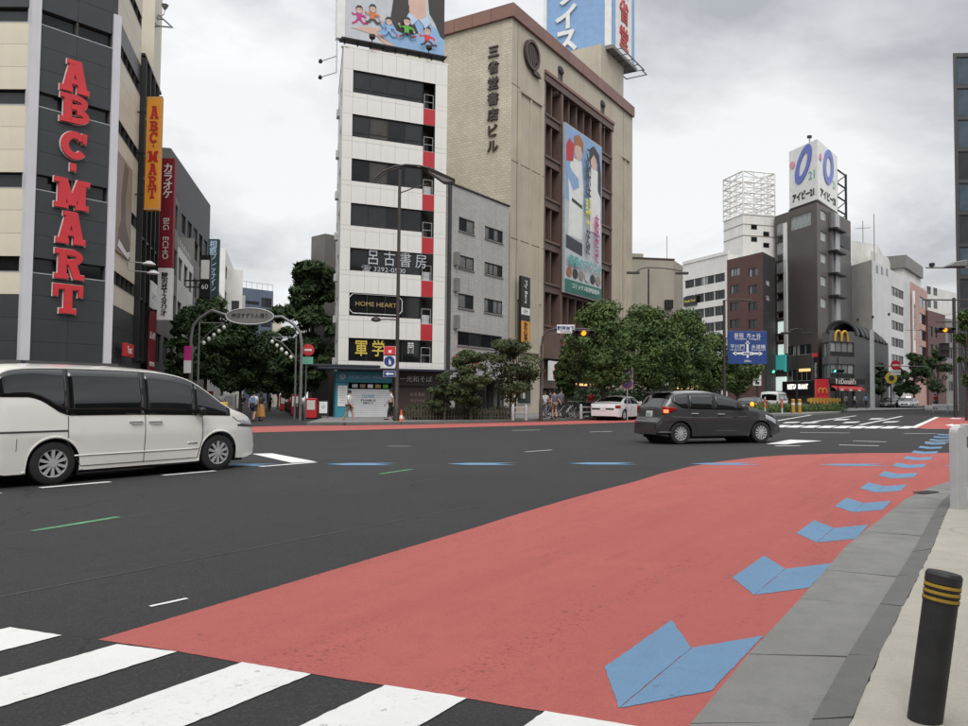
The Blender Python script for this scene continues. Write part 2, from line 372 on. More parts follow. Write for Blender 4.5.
flat('photo_skin', (.62, .42, .34), .5); flat('photo_hair', (.035, .028, .026), .5); flat('photo_grey', (.5, .53, .57), .5); flat('photo_green', (.1, .42, .05), .5)
flat('photo_magenta', (.5, .03, .22), .5); flat('photo_orange', (.6, .17, .04), .5); flat('photo_denim', (.25, .42, .66), .5); flat('photo_dark', (.04, .04, .05), .5)
flat('photo_hairbrown', (.35, .13, .05), .5); flat('banner_green', (.02, .16, .12), .5); flat('banner_yellow', (.75, .72, .1), .5); flat('banner_teal', (.1, .38, .36), .5); flat('sepia', (.3, .24, .19), .5); flat('sepia_dark', (.13, .1, .085), .5)
flat('logo_blue', (.13, .17, .5), .4); flat('logo_pink', (.7, .3, .32), .4); flat('logo_green', (.15, .42, .32), .4); flat('logo_yellow', (.7, .42, .05), .4)
flat('shutter', (.62, .63, .65), .4, streak=.1); flat('cone_orange', (.7, .11, .03), .5)
lamp('amber_lit', (1, .34, .02), 1.35); lamp('green_lit', (.1, .9, .6), 1.6); lamp('warm_lit', (1, .62, .25), .75); lamp('white_lit', (1, .95, .85), 1.3); lamp('tail_lit', (1, .12, .05), 2.2); lamp('teal_lit', (.05, .4, .39), .3); lamp('menu_lit', (.7, .85, .8), .55)
flat('lens_dark', (.03, .012, .01), .3); flat('tail_red', (.25, .012, .01), .15)
mat('bark', (.075, .06, .048), .9, .25, 6, bump=.6, bscale=12)

def paint(name, c, metal=0.0, rough=.32):
    m = mat(name, c, rough, .02, .6, metal=metal, coat=1); return m
paint('paint_white', (.86, .85, .80)); paint('paint_grey', (.07, .07, .072), .55, .36); paint('paint_white2', (.7, .7, .71)); paint('paint_black', (.012, .012, .013)); paint('paint_silver', (.42, .43, .44), .5); paint('paint_navy', (.03, .035, .05), .3)
glass('car_glass', (.005, .006, .006), .03); glass('car_glass_light', (.012, .014, .014), .03)
flat('trim_black', (.012, .012, .012), .35); flat('tyre', (.018, .018, .018), .85, bump=.2, bscale=60); flat('chrome', (.6, .6, .62), .15, metal=1); mat('rim_silver', (.5, .5, .51), .3, .04, metal=.25); flat('seam', (.05, .05, .05), .6); flat('lamp_clear', (.5, .52, .55), .08)
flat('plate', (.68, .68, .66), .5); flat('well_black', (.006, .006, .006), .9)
# ------------------------------------------------------------------ ground, road, pavements, markings
def sheet(name, pts, m, z, parent=None, kind=None):
    mb = MB(); mb.poly([(x, y, gz(x)+z) for x, y in pts]); o = mb.build(name, m, parent)
    me = o.data
    if me.polygons and me.polygons[0].normal.z < 0: me.flip_normals()
    if kind: o['kind'] = kind
    return o
sheet('ground', [(-1500, -60), (1500, -60), (1500, 2600), (-1500, 2600)], 'pavement_grey', -.03, kind='structure')
road = sheet('road', [(-160, -30), (320, -30), (320, 420), (-160, 420)], 'asphalt', 0, kind='structure')
LD = Vector((.53, .848)).normalized()          # the main road's direction
def mark(name, pts, m, layer=1, px=True):
    q = [Vector(p) for p in ([G(*p) for p in pts] if px else pts)]; out = []; rr = random.Random(len(road.children)+7)
    for a, b in zip(q, q[1:]+q[:1]):            # painted edges are never quite straight
        L_ = (b-a).length; near = min(a.length, b.length) < 11; n_ = max(1, min(260, int(L_/.035))) if near else 1
        for k in range(n_): j = 0 if k == 0 else 1; out.append(tuple(a+(b-a)*k/n_+Vector((rr.uniform(-.003, .003), rr.uniform(-.003, .003)))*j))
    return sheet(name, out, m, .0025*layer, road)
def stripe(name, a, b, w, m, layer=1):         # straight painted line between two photo pixels
    a, b = Vector(G(*a)), Vector(G(*b)); n = (b-a).normalized(); n = Vector((-n.y, n.x))*w/2
    return mark(name, [tuple(a-n), tuple(b-n), tuple(b+n), tuple(a+n)], m, layer, px=False)

# red coloured surfacing of the near lane, swinging round the corner
mark('red_surface', [(98, 640), (180, 652), (240, 663), (385, 686), (467, 699), (629, 726), (690, 735), (735, 672), (800, 600), (845, 548), (880, 520), (905, 500), (930, 488), (955, 480), (1000, 474), (1090, 468), (1090, 453),
                     (1000, 453), (954, 453), (904, 453), (864, 453.2), (829, 454), (790, 455), (759, 457), (720, 461.5), (689, 467), (660, 474), (634, 482), (595, 492), (559, 502), (522, 513), (484, 525), (300, 580)], 'red_paint', 1)
# zebra bars in front of the camera
for a, b in (((10, 628), (62, 636)), ((117, 645), (177, 652.5)), ((242, 663), (311, 675)), ((385, 686), (467, 699)), ((545, 712), (640, 728))):
    A, B = Vector(G(*a)), Vector(G(*b)); back = LD*3.4
    mark('crosswalk_stripe', [tuple(A), tuple(B), tuple(B-back), tuple(A-back)], 'white_paint', 2, px=False)
for k in range(1, 4):                                # zebra bars further over, left of the picture
    A = Vector(G(10, 628)) + Vector((-.78, .33))*k; B = A+Vector((.4, -.18))
    mark('crosswalk_stripe', [tuple(A), tuple(B), tuple(B-LD*3.4), tuple(A-LD*3.4)], 'white_paint', 2, px=False)
# blue bicycle chevrons: two arms meeting in a point
def chevron(p, d, layer=2, s=1.0):
    d = Vector(d).normalized(); n = Vector((d.y, -d.x))     # tip at p, arms trail along d
    P = lambda a, b: tuple(Vector(p)+d*a*s+n*b*s)
    root_ = mark('chevron_arm', [P(0, 0), P(.93, 0), P(1.36, -.25), P(.43, -.25)], 'blue_paint', layer, px=False)
    mark('chevron_arm', [P(0.003, .004), P(.39, .26), P(1.33, .26), P(.93, .004)], 'blue_paint', layer, px=False)
t0, t1 = Vector(G(484+270/2, 420+578/2)), Vector(G(484+665/2, 420+246/2)); st = (t1-t0)/2
for k in range(14): chevron(t0+st*k, st)
for px, py in ((326, 464.2), (447, 464.0), (568, 463.6), (690, 464), (818, 465), (941, 466), (205, 465)):
    chevron(G(px, py), (1, -.02))
# lines of paint
for a, b, w in (((40, 488), (110, 482), .13), ((163, 475.5), (215, 471), .13), ((150, 607), (187, 599), .035), ((260, 466.8), (316, 462.3), .14), ((-40, 497), (0, 493), .13),
                ((512, 430.5), (540, 430), .12), ((590, 432), (612, 431.5), .12), ((525, 452), (552, 450), .06),
                ((775, 446.2), (800, 445.8), .14), ((839, 445), (879, 446), .14), ((853, 441), (886, 442), .14), ((904, 433.5), (936, 433.6), .14), ((925, 442), (956, 442.6), .14),
                ((800, 432.6), (850, 433), .14)):
    stripe('lane_line', a, b, w, 'white_paint', 2)
for a, b, w in (((860, 425), (902, 416.3), .2), ((812, 422), (856, 415.8), .2), ((776, 421), (815, 414.5), .2), ((913, 428), (937, 417.2), .25)):
    stripe('lane_line', a, b, w, 'white_paint', 3)
for a, b in (((33, 531), (118, 517)), ((380, 474), (412, 469.3))): stripe('setting_out_line', a, b, .09, 'green_paint', 1)
mark('road_arrow', [(252, 454), (272, 453.5), (316, 461.8), (292, 463)], 'white_paint', 2)
mark('road_arrow', [(766, 444), (790, 439.8), (822, 441), (797, 443), (786, 444.5)], 'white_paint', 2)
# zebra on the far arm of the crossing
for x0, x1, y in ((772, 783, 427.3), (785, 797, 427.5), (800, 813, 427.7), (816, 829, 427.9), (832, 845, 428.1), (848, 860, 428.3), (863, 876, 428.3), (879, 892, 428.4), (896, 908, 428.4)):
    mark('crosswalk_stripe', [(x0, y), (x1, y+.2), (x1+9, y-2), (x0+9, y-2.2)], 'white_paint', 2)
for x0, x1, y in ((782, 796, 423.4), (800, 815, 423.6), (833, 846, 420.5), (868, 880, 419.7), (842, 856, 423.2), (882, 895, 422.8)):
    mark('road_arrow', [(x0, y), (x1, y-.5), (x1+5, y-1.6), (x0+4, y-1.2)], 'white_paint', 2)
mark('red_surface', [(914, 427.6), (936.5, 417.4), (1010, 418), (1010, 429), (928, 429)], 'red_paint', 1)
mark('road_arrow', [(945, 425.3), (953, 423.9), (953, 424.8), (964, 424.6), (963, 425.8), (953, 425.9), (954, 426.6)], 'white_paint', 3)
mark('road_arrow', [(949, 418.6), (954, 417.9), (954, 418.3), (961, 418.3), (961, 418.9), (954, 419)], 'white_paint', 3)
# joints where the asphalt was laid in strips, and a manhole
for a, b in (((0, 597), (480, 505)), ((-30, 541), (330, 487)), ((310, 500), (620, 447))): stripe('asphalt_joint', a, b, .02, 'joint', 1)
mx, my = G(399, 446.3)
MB().lathe([(.34, 0), (.34, .006), (.3, .006), (.3, .004), (.0, .005)], 24).build('manhole_cover', 'grate', road, (mx, my, gz(mx)))

# near corner: gutter slabs, kerb stones and pavement
rows = [((640, 800), (766, 800), (812, 800)), ((690, 726), (812, 726), (853, 726)), ((748, 656), (848, 660), (879, 663)), ((800, 600), (880, 608), (903, 612)), ((825, 571), (898, 579), (919, 580)), ((845, 548), (912, 555), (932, 553)),
        ((864, 532), (922, 538), (939, 535)), ((880, 520), (930, 522), (945, 519)), ((895, 508), (937, 510), (950, 508)), ((905, 500), (943, 502), (955, 500)), ((930, 488), (955, 491), (964, 490)), ((955, 480), (977, 484), (986, 485)),
        ((1000, 474), (1015, 478), (1024, 480)), ((1060, 470), (1070, 474), (1078, 476)), ((1200, 467), (1205, 471), (1210, 473))]
W = [[Vector(G(*p)) for p in r_] for r_ in rows]
first = [W[0][k] - LD*3.2 for k in range(3)]; W = [first] + W
sheet('gutter_bed', [tuple(w[0]) for w in W] + [tuple(w[2]) for w in W[::-1]], 'joint', .003, kind='structure')
gutter = empty('gutter', (0, 0, 0)); gutter['kind'] = 'structure'
def slab(name, q, h0, h1, m, parent):           # quad slab, h0 on the road side, h1 on the pavement side
    c = sum((Vector(p) for p in q), Vector((0, 0)))/4
    q = [c+(Vector(p)-c)*(1-.006/max(.2, (Vector(p)-c).length)) for p in q]; hs = [h0, h1, h1, h0]
    mb = MB(); top = [(p.x, p.y, gz(p.x)+h) for p, h in zip(q, hs)]; bot = [(p.x, p.y, gz(p.x)-.02) for p in q]
    mb.add(top+bot, [(0, 1, 2, 3), (4, 7, 6, 5)] + [(i, 4+i, 4+(i+1) % 4, (i+1) % 4) for i in range(4)])
    return mb.build(name, m, parent)
for i in range(len(W)-1):
    a, b = W[i], W[i+1]
    if i % 2 == 0 or True:
        slab('gutter_slab', [a[0], a[1], b[1], b[0]], .010, .014+.004*(i % 2), 'gutter_concrete', gutter)
        slab('kerb_stone', [a[1], a[2], b[2], b[1]], .026, .036-.004*(i % 2), 'kerb_stone', gutter)
mb = MB(); sw = []; rj = random.Random(3)
for a, b in zip(W, W[1:]):
    n_ = max(2, int((b[2]-a[2]).length/.09)) if (b[2]-a[2]).length < 3 else 6
    for k in range(n_): q = a[2]+(b[2]-a[2])*k/n_; sw.append((q.x+rj.uniform(-.006, .005), q.y+rj.uniform(-.005, .006)))
sw += [tuple(W[-1][2]), (60, 10), (60, -20), (-.2, -20)]
mb.extr([(x, y, gz(x)-.05) for x, y in sw], (0, 0, .082))
sidewalk = mb.build('near_pavement', 'sidewalk'); sidewalk['kind'] = 'structure'
# drain grate let into the gutter
gx, gy_ = G(926, 494); gr = empty('drain_grate', (gx, gy_, gz(gx)+.017), math.atan2(LD.y, LD.x)-.45, 'small iron drain grate let into the concrete gutter at the corner', 'drain'); gr.scale = (.6, .55, 1)
mb = MB()
mb.box(-.3, .3, -.13, -.1, 0, .015).box(-.3, .3, .1, .13, 0, .015).box(-.3, -.27, -.1, .1, 0, .015).box(.27, .3, -.1, .1, 0, .015)
mb.build('frame', 'grate', gr)
for k in range(9): MB().box(-.255+.06*k, -.225+.06*k, -.1, .1, .002, .012).build('bar', 'grate', gr)

# the pavement across the crossing, its kerb, and the red strip along it
far = [G(*p) for p in ((306, 425), (322, 424.8), (345, 425), (400, 424.3), (480, 422.6), (560, 420.5), (640, 418.3), (700, 416.6))]
far_back = [(58, 100), (-2, 140), (-30, 140), (-9.6, 48)]
mb = MB(); mb.extr([(x, y, gz(x)-.02) for x, y in far+far_back], (0, 0, .14)); o = mb.build('far_pavement', 'pavement_grey'); o['kind'] = 'structure'
kb = empty('far_kerb'); kb['kind'] = 'structure'
for i in range(len(far)-1):
    a, b = Vector(far[i]), Vector(far[i+1]); L_ = (b-a).length; n_ = max(1, int(L_/1.2)); d = (b-a)/n_; q = Vector((d.y, -d.x)).normalized()*.16
    for k in range(n_): slab('kerb_stone', [a+d*k+q, a+d*k, a+d*(k+1), a+d*(k+1)+q], .13, .13, 'kerb_stone', kb)
mark('red_strip', [(228, 433), (300, 431.3), (345, 430.3), (400, 428.9), (480, 426.8), (560, 424.6), (640, 422), (640, 418.9), (560, 421.1), (480, 423.2), (400, 424.9), (345, 425.7), (322, 425.6), (300, 425.6), (228, 427.5)], 'red_paint', 1)
lp = [G(*p) for p in ((-300, 437), (0, 436), (120, 431), (175, 426.5), (186, 421.5))] + [(-26, 70), (-60, 160), (-120, 160), (-120, 30)]
mb = MB(); mb.extr([(x, y, gz(x)-.02) for x, y in lp], (0, 0, .14)); o = mb.build('left_pavement', 'pavement_grey'); o['kind'] = 'structure'
rp = [G(*p) for p in ((925, 411), (1000, 413), (1100, 415))] + [(160, 60), (200, 200), (110, 200)]
mb = MB(); mb.extr([(x, y, gz(x)-.02) for x, y in rp], (0, 0, .14)); o = mb.build('right_pavement', 'pavement_grey'); o['kind'] = 'structure'
fp = [G(*p) for p in ((700, 410.5), (780, 409.8), (835, 408.9), (872, 408.2))] + [(80, 190), (120, 330), (30, 330), (25, 160)]
mb = MB(); mb.extr([(x, y, gz(x)-.02) for x, y in fp], (0, 0, .14)); o = mb.build('distant_pavement', 'pavement_grey'); o['kind'] = 'structure'

# black rubber bollard with yellow bands
bx, by = 1.69, 3.10
bol = empty('bollard', (bx, by, gz(bx)+.03), 0, 'black rubber bollard with three yellow bands on the cream pavement', 'bollard')
bol.rotation_euler = (0, R(8.5), 0); bol.scale = (.87, .87, .88)
mb = MB(); prof = [(.069, -.02), (.069, .5)]
for z in (.508, .536, .564): prof += [(.069, z), (.073, z+.004), (.073, z+.008), (.069, z+.0095), (.069, z+.0245)]
prof += [(.073, .594), (.073, .628), (.066, .64), (0, .643)]
mb.lathe(prof, 36).build('post', 'bollard_rubber', bol, smooth=True, sharp=30)
for z in (.518, .546, .574): MB().lathe([(.069, z), (.0735, z+.001), (.0735, z+.013), (.069, z+.014)], 36).build('yellow_band', 'yellow_band', bol, smooth=True)
# grey steel guard panel at the corner
ga = G(954, 512); gb = Vector(G(1090, 498))
fr = Frame(ga, gb); gu = empty('guard_fence', fr.o, fr.ang, 'light grey steel pedestrian guard fence ending at the street corner', 'fence')
for u in (0, 1.9):
    mb = MB(); s_ = []
    for k in range(9): a = math.pi*k/8; s_.append((.09-.09*math.cos(a), .88+.07*math.sin(a)))
    mb.extr([(u, -.05, -.05)] + [(u+x, -.05, z) for x, z in s_] + [(u+.18, -.05, -.05)], (0, .1, 0)); mb.build('post', 'galv_white', gu, bevel=.012)
MB().box(.18, 1.9, -.035, .035, .83, .97).build('top_rail', 'galv_white', gu, bevel=.01)
MB().box(.18, 1.9, -.02, .02, .35, .7).build('panel', 'galv_white', gu, bevel=.005)
# ------------------------------------------------------------------ buildings
class Bld: pass
def building(name, label, pts, h, wmat, holes={}, depth=.2, z0=-.8, roof='roof_grey', group=None, smats={}):
    """pts: corners on the ground, counter-clockwise, the first edge being the main front"""
    b = Bld(); F = Frame(pts[0], pts[1]); b.F = F; b.root = empty(name, F.o, F.ang, label, 'building', group)
    b.fr = []; b.fc = []; loc = [F.loc(p) for p in pts]; n = len(pts); b.loc = loc; b.h = h
    for i in range(n):
        p, q = pts[i], pts[(i+1) % n]; b.fr.append(Frame(p, q, z=F.o.z))
        a, c = loc[i], loc[(i+1) % n]; b.fc.append(Face(a[0], a[1], math.atan2(c[1]-a[1], c[0]-a[0])))
    groups = {}
    for i in range(n): groups.setdefault(smats.get(i, wmat), []).append(i)
    for m, idx in groups.items():
        mb = MB()
        for i in idx:
            hh = holes(i, b) if callable(holes) else holes.get(i, [])
            skin(mb, b.fc[i], b.fr[i].L, z0, h, hh, depth)
        mb.build('wall', m, b.root)
    MB().poly([(x, y, h-.002) for x, y in loc]).build('roof', roof, b.root)
    return b
def rowholes(u0s, u1s, zs, hgt): return [(a, c, z, z+hgt) for z in zs for a, c in zip(u0s, u1s)]
def coping(b, i, m, h=.25, out=.06, th=.3, a0=0, a1=None):
    f = b.fc[i]; L = b.fr[i].L if a1 is None else a1; mb = MB()
    q = [f.p(a0-out, out, b.h), f.p(L+out, out, b.h), f.p(L+out, -th, b.h), f.p(a0-out, -th, b.h)]; mb.extr(q, (0, 0, h)); return mb.build('coping', m, b.root)
def fbox(b, i, u0, u1, o0, o1, z0, z1, m, name, parent=None, bevel=0):    # a box on wall i, from o0 to o1 outwards
    f = b.fc[i]; mb = MB(); mb.extr([f.p(u0, o1, z0), f.p(u1, o1, z0), f.p(u1, o0, z0), f.p(u0, o0, z0)], (0, 0, z1-z0))
    return mb.build(name, m, parent or b.root, bevel=bevel)
def panels(b, i, ucuts, zcuts, holes, m, th=.025, gap=.012, name='panel'):
    """cladding panels, each a piece of its own, with open joints"""
    f = b.fc[i]; cache = {}
    for a0, a1 in zip(ucuts, ucuts[1:]):
        for c0, c1 in zip(zcuts, zcuts[1:]):
            cu, cz = (a0+a1)/2, (c0+c1)/2
            if any(h[0]-.01 < cu < h[1]+.01 and h[2]-.01 < cz < h[3]+.01 for h in holes): continue
            mm = m(cu, cz) if callable(m) else m
            if mm is None: continue
            k = (round(a1-a0, 3), round(c1-c0, 3), mm)
            if k not in cache: cache[k] = MB().box(gap/2, a1-a0-gap/2, -th, .0, gap/2, c1-c0-gap/2).mesh('panel', mm)
            link(name, cache[k], b.root, f.p(a0, 0, c0), f.ang)
def frange(a, b, n): return [a+(b-a)*k/n for k in range(n+1)]
def sign(name, b, i, u, out, z, label, cat='sign', group=None, turn=0):  # a sign fixed to wall i: an own thing
    fr = b.fr[i]; return empty(name, fr.w(u, -out, z), fr.ang+turn, label, cat, group)

# slab letters for the shoe shop: bars, arcs and serifs, each a little prouder than the last
def slab_letter(ch, w, h, depth, grow=0.0):
    mb = MB(); k = [0]; s = .27*w; g = grow; sf = .17*h
    def pc(pts):
        k[0] += 1; d = depth+.0015*k[0]; mb.extr([(x, -d, z) for x, z in pts], (0, d, 0))
    def box(x0, x1, z0, z1): pc([(x0-g, z0-g), (x1+g, z0-g), (x1+g, z1+g), (x0-g, z1+g)])
    def bar(x0, z0, x1, z1, wd): pc([(x0-wd/2-g, z0-g), (x0+wd/2+g, z0-g), (x1+wd/2+g, z1+g), (x1-wd/2-g, z1+g)])
    def arc(cx, cz, rx, rz, wd, a0, a1, n=12):
        for q in range(n):
            a, c = R(a0+(a1-a0)*q/n), R(a0+(a1-a0)*(q+1)/n); P = lambda t, e: (cx+(rx+e)*math.cos(t), cz+(rz+e)*math.sin(t))
            pc([P(a, g), P(c, g), P(c, -wd-g), P(a, -wd-g)])
    if ch == 'A':
        bar(.2*w, 0, .46*w, h, s); bar(.8*w, 0, .54*w, h, s*1.15); box(.27*w, .73*w, .26*h, .4*h)
        box(0, .42*w, 0, sf); box(.58*w, w, 0, sf); box(.22*w, .55*w, h-sf*.8, h)
    elif ch in 'BR':
        box(.12*w, .12*w+s, 0, h); box(0, .3*w, h-sf, h); box(0, .46*w, 0, sf)
        arc(.55*w, .74*h, .38*w, .26*h, s*.8, -90, 90); box(.36*w, .56*w, h-s*.75, h); box(.36*w, .56*w, .48*h, .48*h+s*.7)
        if ch == 'B': arc(.55*w, .27*h, .44*w, .27*h, s*.8, -90, 90); box(.36*w, .56*w, 0, s*.75)
        else: bar(.78*w, 0, .58*w, .5*h, s*1.1); box(.62*w, w, 0, sf)
    elif ch == 'C':
        arc(.52*w, .5*h, .5*w, .5*h, s, 38, 322, 18); box(.80*w, .96*w, .62*h, .98*h)
    elif ch == 'M':
        box(.1*w, .1*w+s*.85, 0, h); box(.9*w-s*.85, .9*w, 0, h); bar(.5*w, .12*h, .24*w, h, s*.8); bar(.5*w, .12*h, .76*w, h, s*.8)
        box(0, .4*w, 0, sf); box(.6*w, w, 0, sf); box(-.02*w, .25*w, h-sf, h); box(.75*w, 1.02*w, h-sf, h)
    elif ch == 'T':
        box(.5*w-s/2, .5*w+s/2, 0, h); box(0, w, h-sf, h); box(0, .16*w, .58*h, h); box(.84*w, w, .58*h, h); box(.22*w, .78*w, 0, sf)
    elif ch == '.': box(.35*w, .65*w, 0, h)
    return mb

# ---- shoe shop on the left corner: cream wings, dark centre between two white columns
P1, P2 = gy(22, 33), gy(105, 35.6); P3 = gy(130.5, 41.2)
def abc_rows(b):
    u, zt = b.fr[0].uz(40, 258); return [zt-.62+3.52*k for k in range(-1, 7)]
ABCP = [P1, P2, P3, (-27, 47), (-42, 44), (-34, 33.1)]
def abc_holes(i, b):
    L = b.fr[i].L; zs = abc_rows(b)[1:]
    if i == 0: return [(.2, L*.5-.04, z, z+.62) for z in zs] + [(L*.5+.04, L-.2, z, z+.62) for z in zs]
    if i == 1: return [(.5+1.02*k, .5+1.02*k+.94, z, z+.62) for z in zs for k in range(5)]
    if i == 5: return [(L-4.6, L-.3, z, z+.62) for z in zs]
    return []
abc = building('shoe_store_building', 'cream and charcoal panelled corner building with tall white columns and giant red vertical lettering',
               ABCP, 25, 'joint', abc_holes, .25, z0=2.85)
L0, L1, L5 = abc.fr[0].L, abc.fr[1].L, abc.fr[5].L; zs = abc_rows(abc)
zc = []
for z in zs: zc += [z, z+.62, z+.62+.967, z+.62+.967*2]
zc = [2.86] + [z for z in zc if z > 3.1] + [25]
panels(abc, 0, [.17, L0*.5, L0-.17], zc, abc_holes(0, abc), 'dark_panel')
cream = lambda u, z: 'dark_panel' if z < zs[1]-.8 or (z > zs[4]+.55 and z < zs[4]+1.7) else 'cream_panel'
panels(abc, 1, [.17, L1/2, L1], zc, abc_holes(1, abc), cream)
panels(abc, 5, [L5-9, L5-4.6, L5-.17], zc, abc_holes(5, abc), cream)
for i in (0, 1, 5):
    for h in abc_holes(i, abc): window(abc.root, abc.fc[i], h, .22, 1, 1, .04, ('glass_dark', 'glass_mid'))
for u, i, w in ((0, 0, .19), (L0, 0, .17)):
    f = abc.fc[0]
    mb = MB(); mb.extr([f.p(u-w, .12, 2.8), f.p(u+w, .12, 2.8), f.p(u+w, -.3, 2.8), f.p(u-w, -.3, 2.8)], (0, 0, abc.fr[0].uz(112, 14)[1]-2.8 if u else 22.3)); mb.build('column', 'column_white', abc.root)
for i in (0, 1, 5):        # metal light edge under each window strip
    for z in zs[1:]: fbox(abc, i, max(.17, abc.fr[i].L-9), abc.fr[i].L-.17, 0, .035, z-.05, z-.01, 'alu_light', 'sill')
fbox(abc, 0, -.1, L0+.3, -1.5, .5, 2.62, 2.84, 'soffit', 'canopy')
fbox(abc, 5, L5-12, L5+.2, -1.5, .5, 2.62, 2.84, 'soffit', 'canopy')
fbox(abc, 1, 0, L1, -1.5, .3, 2.62, 2.84, 'soffit', 'canopy')
mb = MB(); F = abc.F; q = [F.loc(p) for p in ABCP]; c_ = (sum(p[0] for p in q)/6, sum(p[1] for p in q)/6)
mb.prism([(p[0]+(c_[0]-p[0])*.08, p[1]+(c_[1]-p[1])*.08) for p in q], -.6, 2.7); mb.build('shopfront', 'glass_shop', abc.root)
# giant letters
sg = sign('shop_lettering', abc, 0, 0, .03, 0, 'giant red slab letters reading ABC-MART down the charcoal front', 'sign')
for ch, cx, y0, y1 in (('A', 74.4, 57.5, 95.5), ('B', 74, 92.5, 126), ('C', 73, 128.5, 161.5), ('.', 71.7, 164, 173), ('M', 71, 176, 211), ('A', 70.3, 208, 246), ('R', 68.8, 246, 281), ('T', 67, 281, 315)):
    u, zt = abc.fr[0].uz(cx, y0); _, zb = abc.fr[0].uz(cx, y1); w = {'M': 1.42, '.': .8, 'C': 1.12}.get(ch, 1.22); h = (zt-zb)*.85
    le = slab_letter(ch, w, h, .17).build('letter', 'sign_red', sg, (u-w/2, 0, zb+.05)); slab_letter(ch, w, h, .06, .028).build('outline', 'sign_white', le, (0, 0, 0))
# poster, small red sign, projecting lamps on the street side
u0, zt = abc.fr[1].uz(115.5, 150); u1, _ = abc.fr[1].uz(129.5, 200); _, zb = abc.fr[1].uz(116, 252)
po = sign('poster_board', abc, 1, u0, .05, zb, 'large sepia shoe poster on the side wall of the shoe store', 'poster'); w, h = u1-u0, zt-zb
MB().box(0, w, -.06, 0, 0, h).build('board', 'sepia', po)
mb = MB(); mb.extr([(w*a, -.075, h*c) for a, c in ((.15, .1), (.75, .03), (.92, .08), (.9, .2), (.62, .34), (.55, .6), (.7, .95), (.45, .97), (.3, .6), (.34, .36), (.2, .24))], (0, .012, 0)); mb.build('picture', 'sepia_dark', po)
mb = MB(); mb.extr([(w*a, -.084, h*c) for a, c in ((.12, .05), (.78, -.0), (.95, .05), (.94, .1), (.7, .06), (.2, .13))], (0, .008, 0)); mb.build('picture', 'sign_white', po)
u, z = abc.fr[1].uz(119, 350); so = sign('shop_sign', abc, 1, u, .3, z, 'small red projecting shop sign low on the side of the shoe store', 'sign')
MB().box(-.9, .9, -.2, 0, -.32, .3).build('panel', 'sign_red', so, bevel=.02); MB().box(-.05, .05, 0, .28, -.05, .05).build('bracket', 'black_metal', so)
text('Foot', so, (-.1, -.205, 0), .5, 'sign_white', bold=.01)
u, z = abc.fr[1].uz(121, 262)
for k in range(2):
    la = sign('wall_floodlight', abc, 1, u+k*1.3, 0, z-.25*k, 'white dish floodlight on a thin bracket below the shoe poster', 'lamp', 'floodlights under the shoe poster')
    MB().tube([(0, 0, .6), (0, -.1, .05), (.02, -1.2, 0)], .025, 6).build('bracket', 'galv', la)
    MB().lathe([(.03, .1), (.12, .08), (.3, -.05), (.31, -.09), (.0, -.07)], 16, (.02, -1.25, .02)).build('dish', 'galv_white', la, smooth=True)
# orange projecting sign
u, zt = abc.fr[1].uz(151, 97); _, zb = abc.fr[1].uz(150, 210)
og = empty('projecting_sign', at(151, 210, 40.5), 0, 'tall orange projecting sign with dark red vertical ABC-MART letters', 'sign')
hh = at(152, 96.5, 40.5).z-og.location.z
MB().box(-.37, .37, 0, .3, 0, hh).build('box', 'sign_orange', og, bevel=.015)
for z in (.05, hh*.47, hh-.08): MB().box(-.375, .375, -.004, .304, z, z+.03).build('rim', 'alu_light', og)
for z in (.8, hh*.5, hh-.8): MB().box(-1.25, -.37, .12, .18, z, z+.06).build('arm', 'black_metal', og)
for ch, y0, y1 in (('A', 106, 119), ('B', 121, 131), ('C', 132, 143), ('.', 145, 147), ('M', 151, 162), ('A', 163.5, 175), ('R', 176, 187), ('T', 188, 198.5)):
    zt, zb = at(151, y0, 40.5).z-og.location.z, at(151, y1, 40.5).z-og.location.z; w = {'M': .5, '.': .3}.get(ch, .43)
    slab_letter(ch, w, zt-zb, .012).build('letter', 'sign_darkred', og, (-w/2+.03, -.0, zb))

# ---- the left side of the shopping street
d7 = Vector((-.2414, .97))
def along(p, t, off=0): q = Vector(p)+d7*t+Vector((-.97, -.2414))*off; return (q.x, q.y)
def street_block(name, label, t0, t1, h, m, off=0, floors=4, cols=3, deep=9, base=P3, z1st=3.6, fh=3.3, wh=1.7, gm=('glass_dark', 'glass_mid', 'glass_blind'), front=True, fmat='alu_dark'):
    a, c = along(base, t0, off), along(base, t1, off); back = Vector((-.97, -.2414))*deep
    pts = [(a[0], a[1]), (c[0], c[1]), (c[0]+back.x, c[1]+back.y), (a[0]+back.x, a[1]+back.y)]
    L = t1-t0
    def hol(i, b):
        if i == 0: n = cols; cw = L/n; return [(cw*k+cw*.15, cw*k+cw*.85, z1st+fh*f, z1st+fh*f+wh) for f in range(floors) for k in range(n)]
        if i == 3 and front: return [(1+3*k, 2.6+3*k, z1st+fh*f, z1st+fh*f+wh) for f in range(floors) for k in range(int(deep/3.2))]
        return []
    b = building(name, label, pts, h, m, hol, .18)
    for i in (0, 3):
        for h_ in hol(i, b): window(b.root, b.fc[i], h_, .18, 2, 1, .05, gm, fmat)
    return b
bA = street_block('karaoke_building', 'narrow dark glazed building with black steel frame beside the shoe store', .05, 5.8, 19.4, 'dark_wall', 0, 5, 4, 8, wh=2.7, gm=('glass_dark', 'glass_mid'), front=False)
for k in range(5): fbox(bA, 0, 1.4*k+.02, 1.4*k+.14, 0, .3, 3.2, 19.2, 'black_metal', 'fin')
for k in range(6): fbox(bA, 0, 0, 5.7, .02, .22, 3.3+3.2*k, 3.42+3.2*k, 'black_metal', 'ledge')
bB = street_block('pale_tower', 'tall pale plastered tower rising behind the dark glazed building', 5.9, 8.6, 29, 'cream_panel', .3, 0, 1, 9, front=False)
